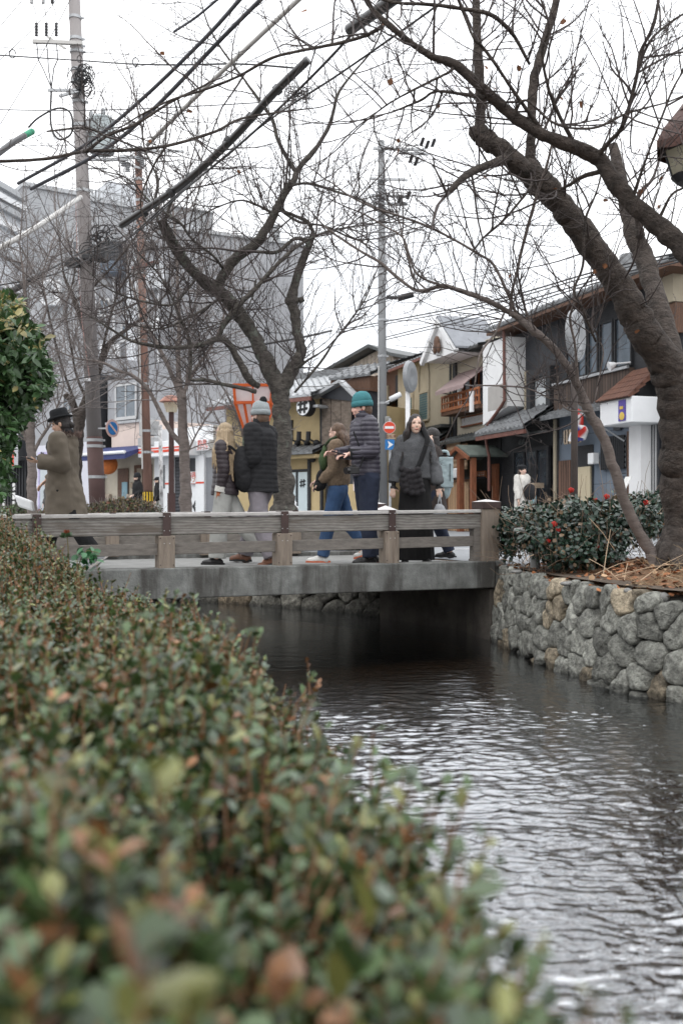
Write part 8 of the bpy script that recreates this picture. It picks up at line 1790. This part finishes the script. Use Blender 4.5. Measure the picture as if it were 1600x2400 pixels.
c = wpt(P, P.chest+np.array([.0,.20,-.10])); bg5 = bag('black backpack carried by the blond woman', 'backpack', 'backpack', lambda q: (q.ell((0,0,0),(.11,.14,.24),14,9), q.ell((.02,0,-.14),(.11,.13,.14),14,9)), fb_black, tuple(c)); q = MB(); q.tube(cr([(-.06,-.12,.17),(-.14,-.14,.22),(-.20,-.13,.12),(-.19,-.13,-.05)],4), .014, 8); build(q, 'strap', fb_scarf, bg5, world=False)
# 7. man in hat and parka
P = Fig('man in black felt hat and long olive brown parka walking left with a phone', 152, 10.55, 1.66, -93, head=(2,15), lean=2, armLv=((.10,.22,-1),(.02,-1,.10)), armRv=((-.1,-.25,-1),(-.0,-.75,-.65)), legL=(-22,2,14), legR=(24,2,6), wide=1.05)
P.body(skin=(.54,.35,.26), curl=.7, beard=(.14,.09,.07)); P.hair(m_hblack, 'short', seed=4.); q = MB(); q.ell(P.hp(0,.115,-.035), (.032,.035,.035), 12, 8); q.ell(P.hp(0,.085,-.02), (.04,.04,.05), 12, 8); put('hair_knot', solidify(q, .008, 2, noise=.006, nscale=26), m_hblack, P.t, world=False)
P.top(fb_olive, zb=-.43, girth=(.185,.15), hemr=(.20,.235), sleeve=(.085,.080,.060), slen=.98, collar=(.080,.0), name='parka', noise=.026, seed=7., hood=(.115,.075), hemy=.03, ns=6.)
q = MB(); q.ell(P.neck+np.array([0,-.03,-.01]), (.10,.095,.050), 16, 9); q.ell(P.neck+np.array([0,-.05,-.06]), (.10,.095,.07), 16, 9); q.ell(P.neck+np.array([0,.06,.03]), (.085,.07,.05), 14, 8); q.ell(P.neck+np.array([0,-.10,-.13]), (.07,.07,.09), 14, 8); put('scarf', solidify(q, .010, 3, noise=.014, nscale=14, seed=8), fb_scarf, P.t, world=False)
q = MB(); k = P.k
for i in range(200):
    rr = random.Random(i); a = rr.uniform(-.3,math.pi+.3); b = P.neck+np.array([.13*math.cos(a), .05+.13*math.sin(a), -.01+rr.uniform(-.02,.03)]); q.tube([b, b+np.array([rr.uniform(-.02,.02)+.02*math.cos(a), rr.uniform(-.02,.03), rr.uniform(.01,.045)])], [.005,.001], 4)
build(q, 'fur_trim', mat('grey brown fur', (.16,.11,.095), .9, .3, 20), P.t, world=False)
q = MB(); vs = []; n = 32
for r, z, sx in ((.138,.062,1.),(.142,.069,1.),(.138,.073,1.),(.105,.075,1.),(.102,.085,1.),(.099,.13,1.),(.096,.158,1.),(.082,.172,1.),(.03,.165,1.)):
    for j in range(n): a = 2*math.pi*j/n; br = .022*abs(math.cos(a)) if r > .14 else 0; vs.append(P.hp(r*.80*math.cos(a), .010+r*1.0*math.sin(a), z+br))
q.add(vs, [(i*n+j, i*n+(j+1)%n, (i+1)*n+(j+1)%n, (i+1)*n+j) for i in range(8) for j in range(n)]+[tuple(range(8*n,9*n)), tuple(reversed(range(n)))]); ht = build(q, 'hat', m_felt, P.t, smooth=True, world=False)
q = MB(); vs = []
for r, z in ((.1055,.077),(.1045,.103)):
    for j in range(n): a = 2*math.pi*j/n; vs.append(P.hp(r*.80*math.cos(a), .010+r*math.sin(a), z))
q.add(vs, [(j, (j+1)%n, n+(j+1)%n, n+j) for j in range(n)]); build(q, 'hat_band', fb_scarf, ht, world=False)
P.legs(fb_scarf, (.105,.088,.085), name='trousers'); P.shoes(mat('silver grey trainer', (.40,.41,.43), .6, .1), m_solew, 1.08, (34,-12), stripes=m_inkb)
hl = wpt(P, P.J[1]['wr']+P.J[1]['d2']*.09); ph = thing('phone', 'dark phone in the hand of the man in the felt hat', 'phone', (hl[0]-.02, hl[1], hl[2]+.02)); q = MB(); q.obb((-.08,-.035,.02), (.14,0,-.035), (0,.07,0), (.003,0,.010)); build(q, 'case', m_inkb, ph, world=False, bevel=.003); q = MB(); q.obb((-.075,-.031,.030), (.13,0,-.0325), (0,.062,0), (.0005,0,.001)); build(q, 'screen', m_glass, ph, world=False)
hl = wpt(P, P.J[-1]['wr']+P.J[-1]['d2']*.09); q = MB(); q.poly([(-.19,0,.02),(.0,0,-.05),(.02,0,-.16),(-.14,0,-.11)], (0,.09,0)); o = build(q, 'shopping_bag', m_whitepl, bevel=.02, label='stiff white carrier bag swinging ahead of the man in the felt hat', cat='bag'); o.location += Vector((hl[0]-.02, hl[1]-.25, hl[2]-.12))
q = MB(); q.ell((0,0,0), (.05,.12,.17), 14, 10); V = np.array(q.v); q.v = [tuple(v) for v in V*(1+.12*vnoise(V*26))[:,None]]
# 8. white coat woman on the street
P = Fig('person in long white coat and black beret before the black shop', 1222, 21.5, 1.56, 40, head=(0,-4), armL=(4,8,10), armR=(4,8,10), z0=-.02)
P.body(skin=(.6,.42,.34)); P.hair(m_hblack, 'bob'); P.top(fb_cream, zb=-.62, girth=(.19,.15), hemr=(.21,.19), sleeve=(.09,.08,.065), name='coat', hood=(.13,.07), noise=.018, seed=8.); P.legs(fb_pale); P.shoes(m_shoew, m_solew)
q = MB(); q.ell(P.hp(0,.02,.095), np.array((.115,.12,.05))*P.k, 18, 9); q.ell(P.hp(0,.01,.05), np.array((.098,.108,.05))*P.k, 18, 9); put('beret', solidify(q, .012, 2), m_felt, P.t, world=False)
bag('black nylon shoulder bag on the back of the person in the long white coat', 'shoulder_bag', 'bag', lambda q: (q.ell((0,0,0),(.15,.09,.18),14,9),), fb_black, (P.t.location[0]+.14, P.t.location[1]-.20, .98))
# 9/10. two men far off
P = Fig('man in black cap and black hoodie walking left far off beside the white post', 371, 33, 1.72, -70, head=(-10,4), armL=(4,8,20), armR=(4,8,20), z0=-.02, legL=(12,2,8), legR=(-12,2,14)); P.body(skin=(.6,.42,.34)); P.hair(m_hblack, 'short'); P.top(fb_scarf, zb=-.08, collar=(.09,.06), name='hoodie', voxel=.02); P.legs(fb_pale, voxel=.02); P.shoes(m_shoeb, m_solek)
q = MB(); q.ell(P.hp(0,.012,.06), np.array((.10,.115,.075))*P.k, 18, 9); q.ell(P.hp(0,-.12,.035), np.array((.07,.07,.012))*P.k, 14, 7); put('cap', solidify(q, .012, 2), m_felt, P.t, world=False)
P = Fig('man in black knit hat and black jacket far off beside the rusty pole', 323, 31, 1.74, -60, head=(-20,4), armLv=((.35,.15,-1),(-.3,-.8,-.35)), armR=(4,8,20), z0=-.02); P.body(skin=(.6,.42,.34)); P.hair(m_hblack, 'short'); P.beanie(m_felt); P.top(fb_scarf, zb=-.08, collar=(.09,.06), name='jacket', voxel=.02, girth=(.2,.15)); P.legs(fb_navy, voxel=.02); P.shoes(m_shoeb, m_solek)
P = Fig('person in grey coat glimpsed behind the white carrier bag', 112, 30, 1.5, -80, head=(0,10), z0=-.02); P.body(skin=(.6,.42,.34)); P.hair(m_hblack, 'bob'); P.top(fabric('grey coat', (.09,.085,.08)), zb=-.3, name='coat', voxel=.016); P.legs(fb_scarf, voxel=.016); P.shoes(m_shoeb, m_solek)
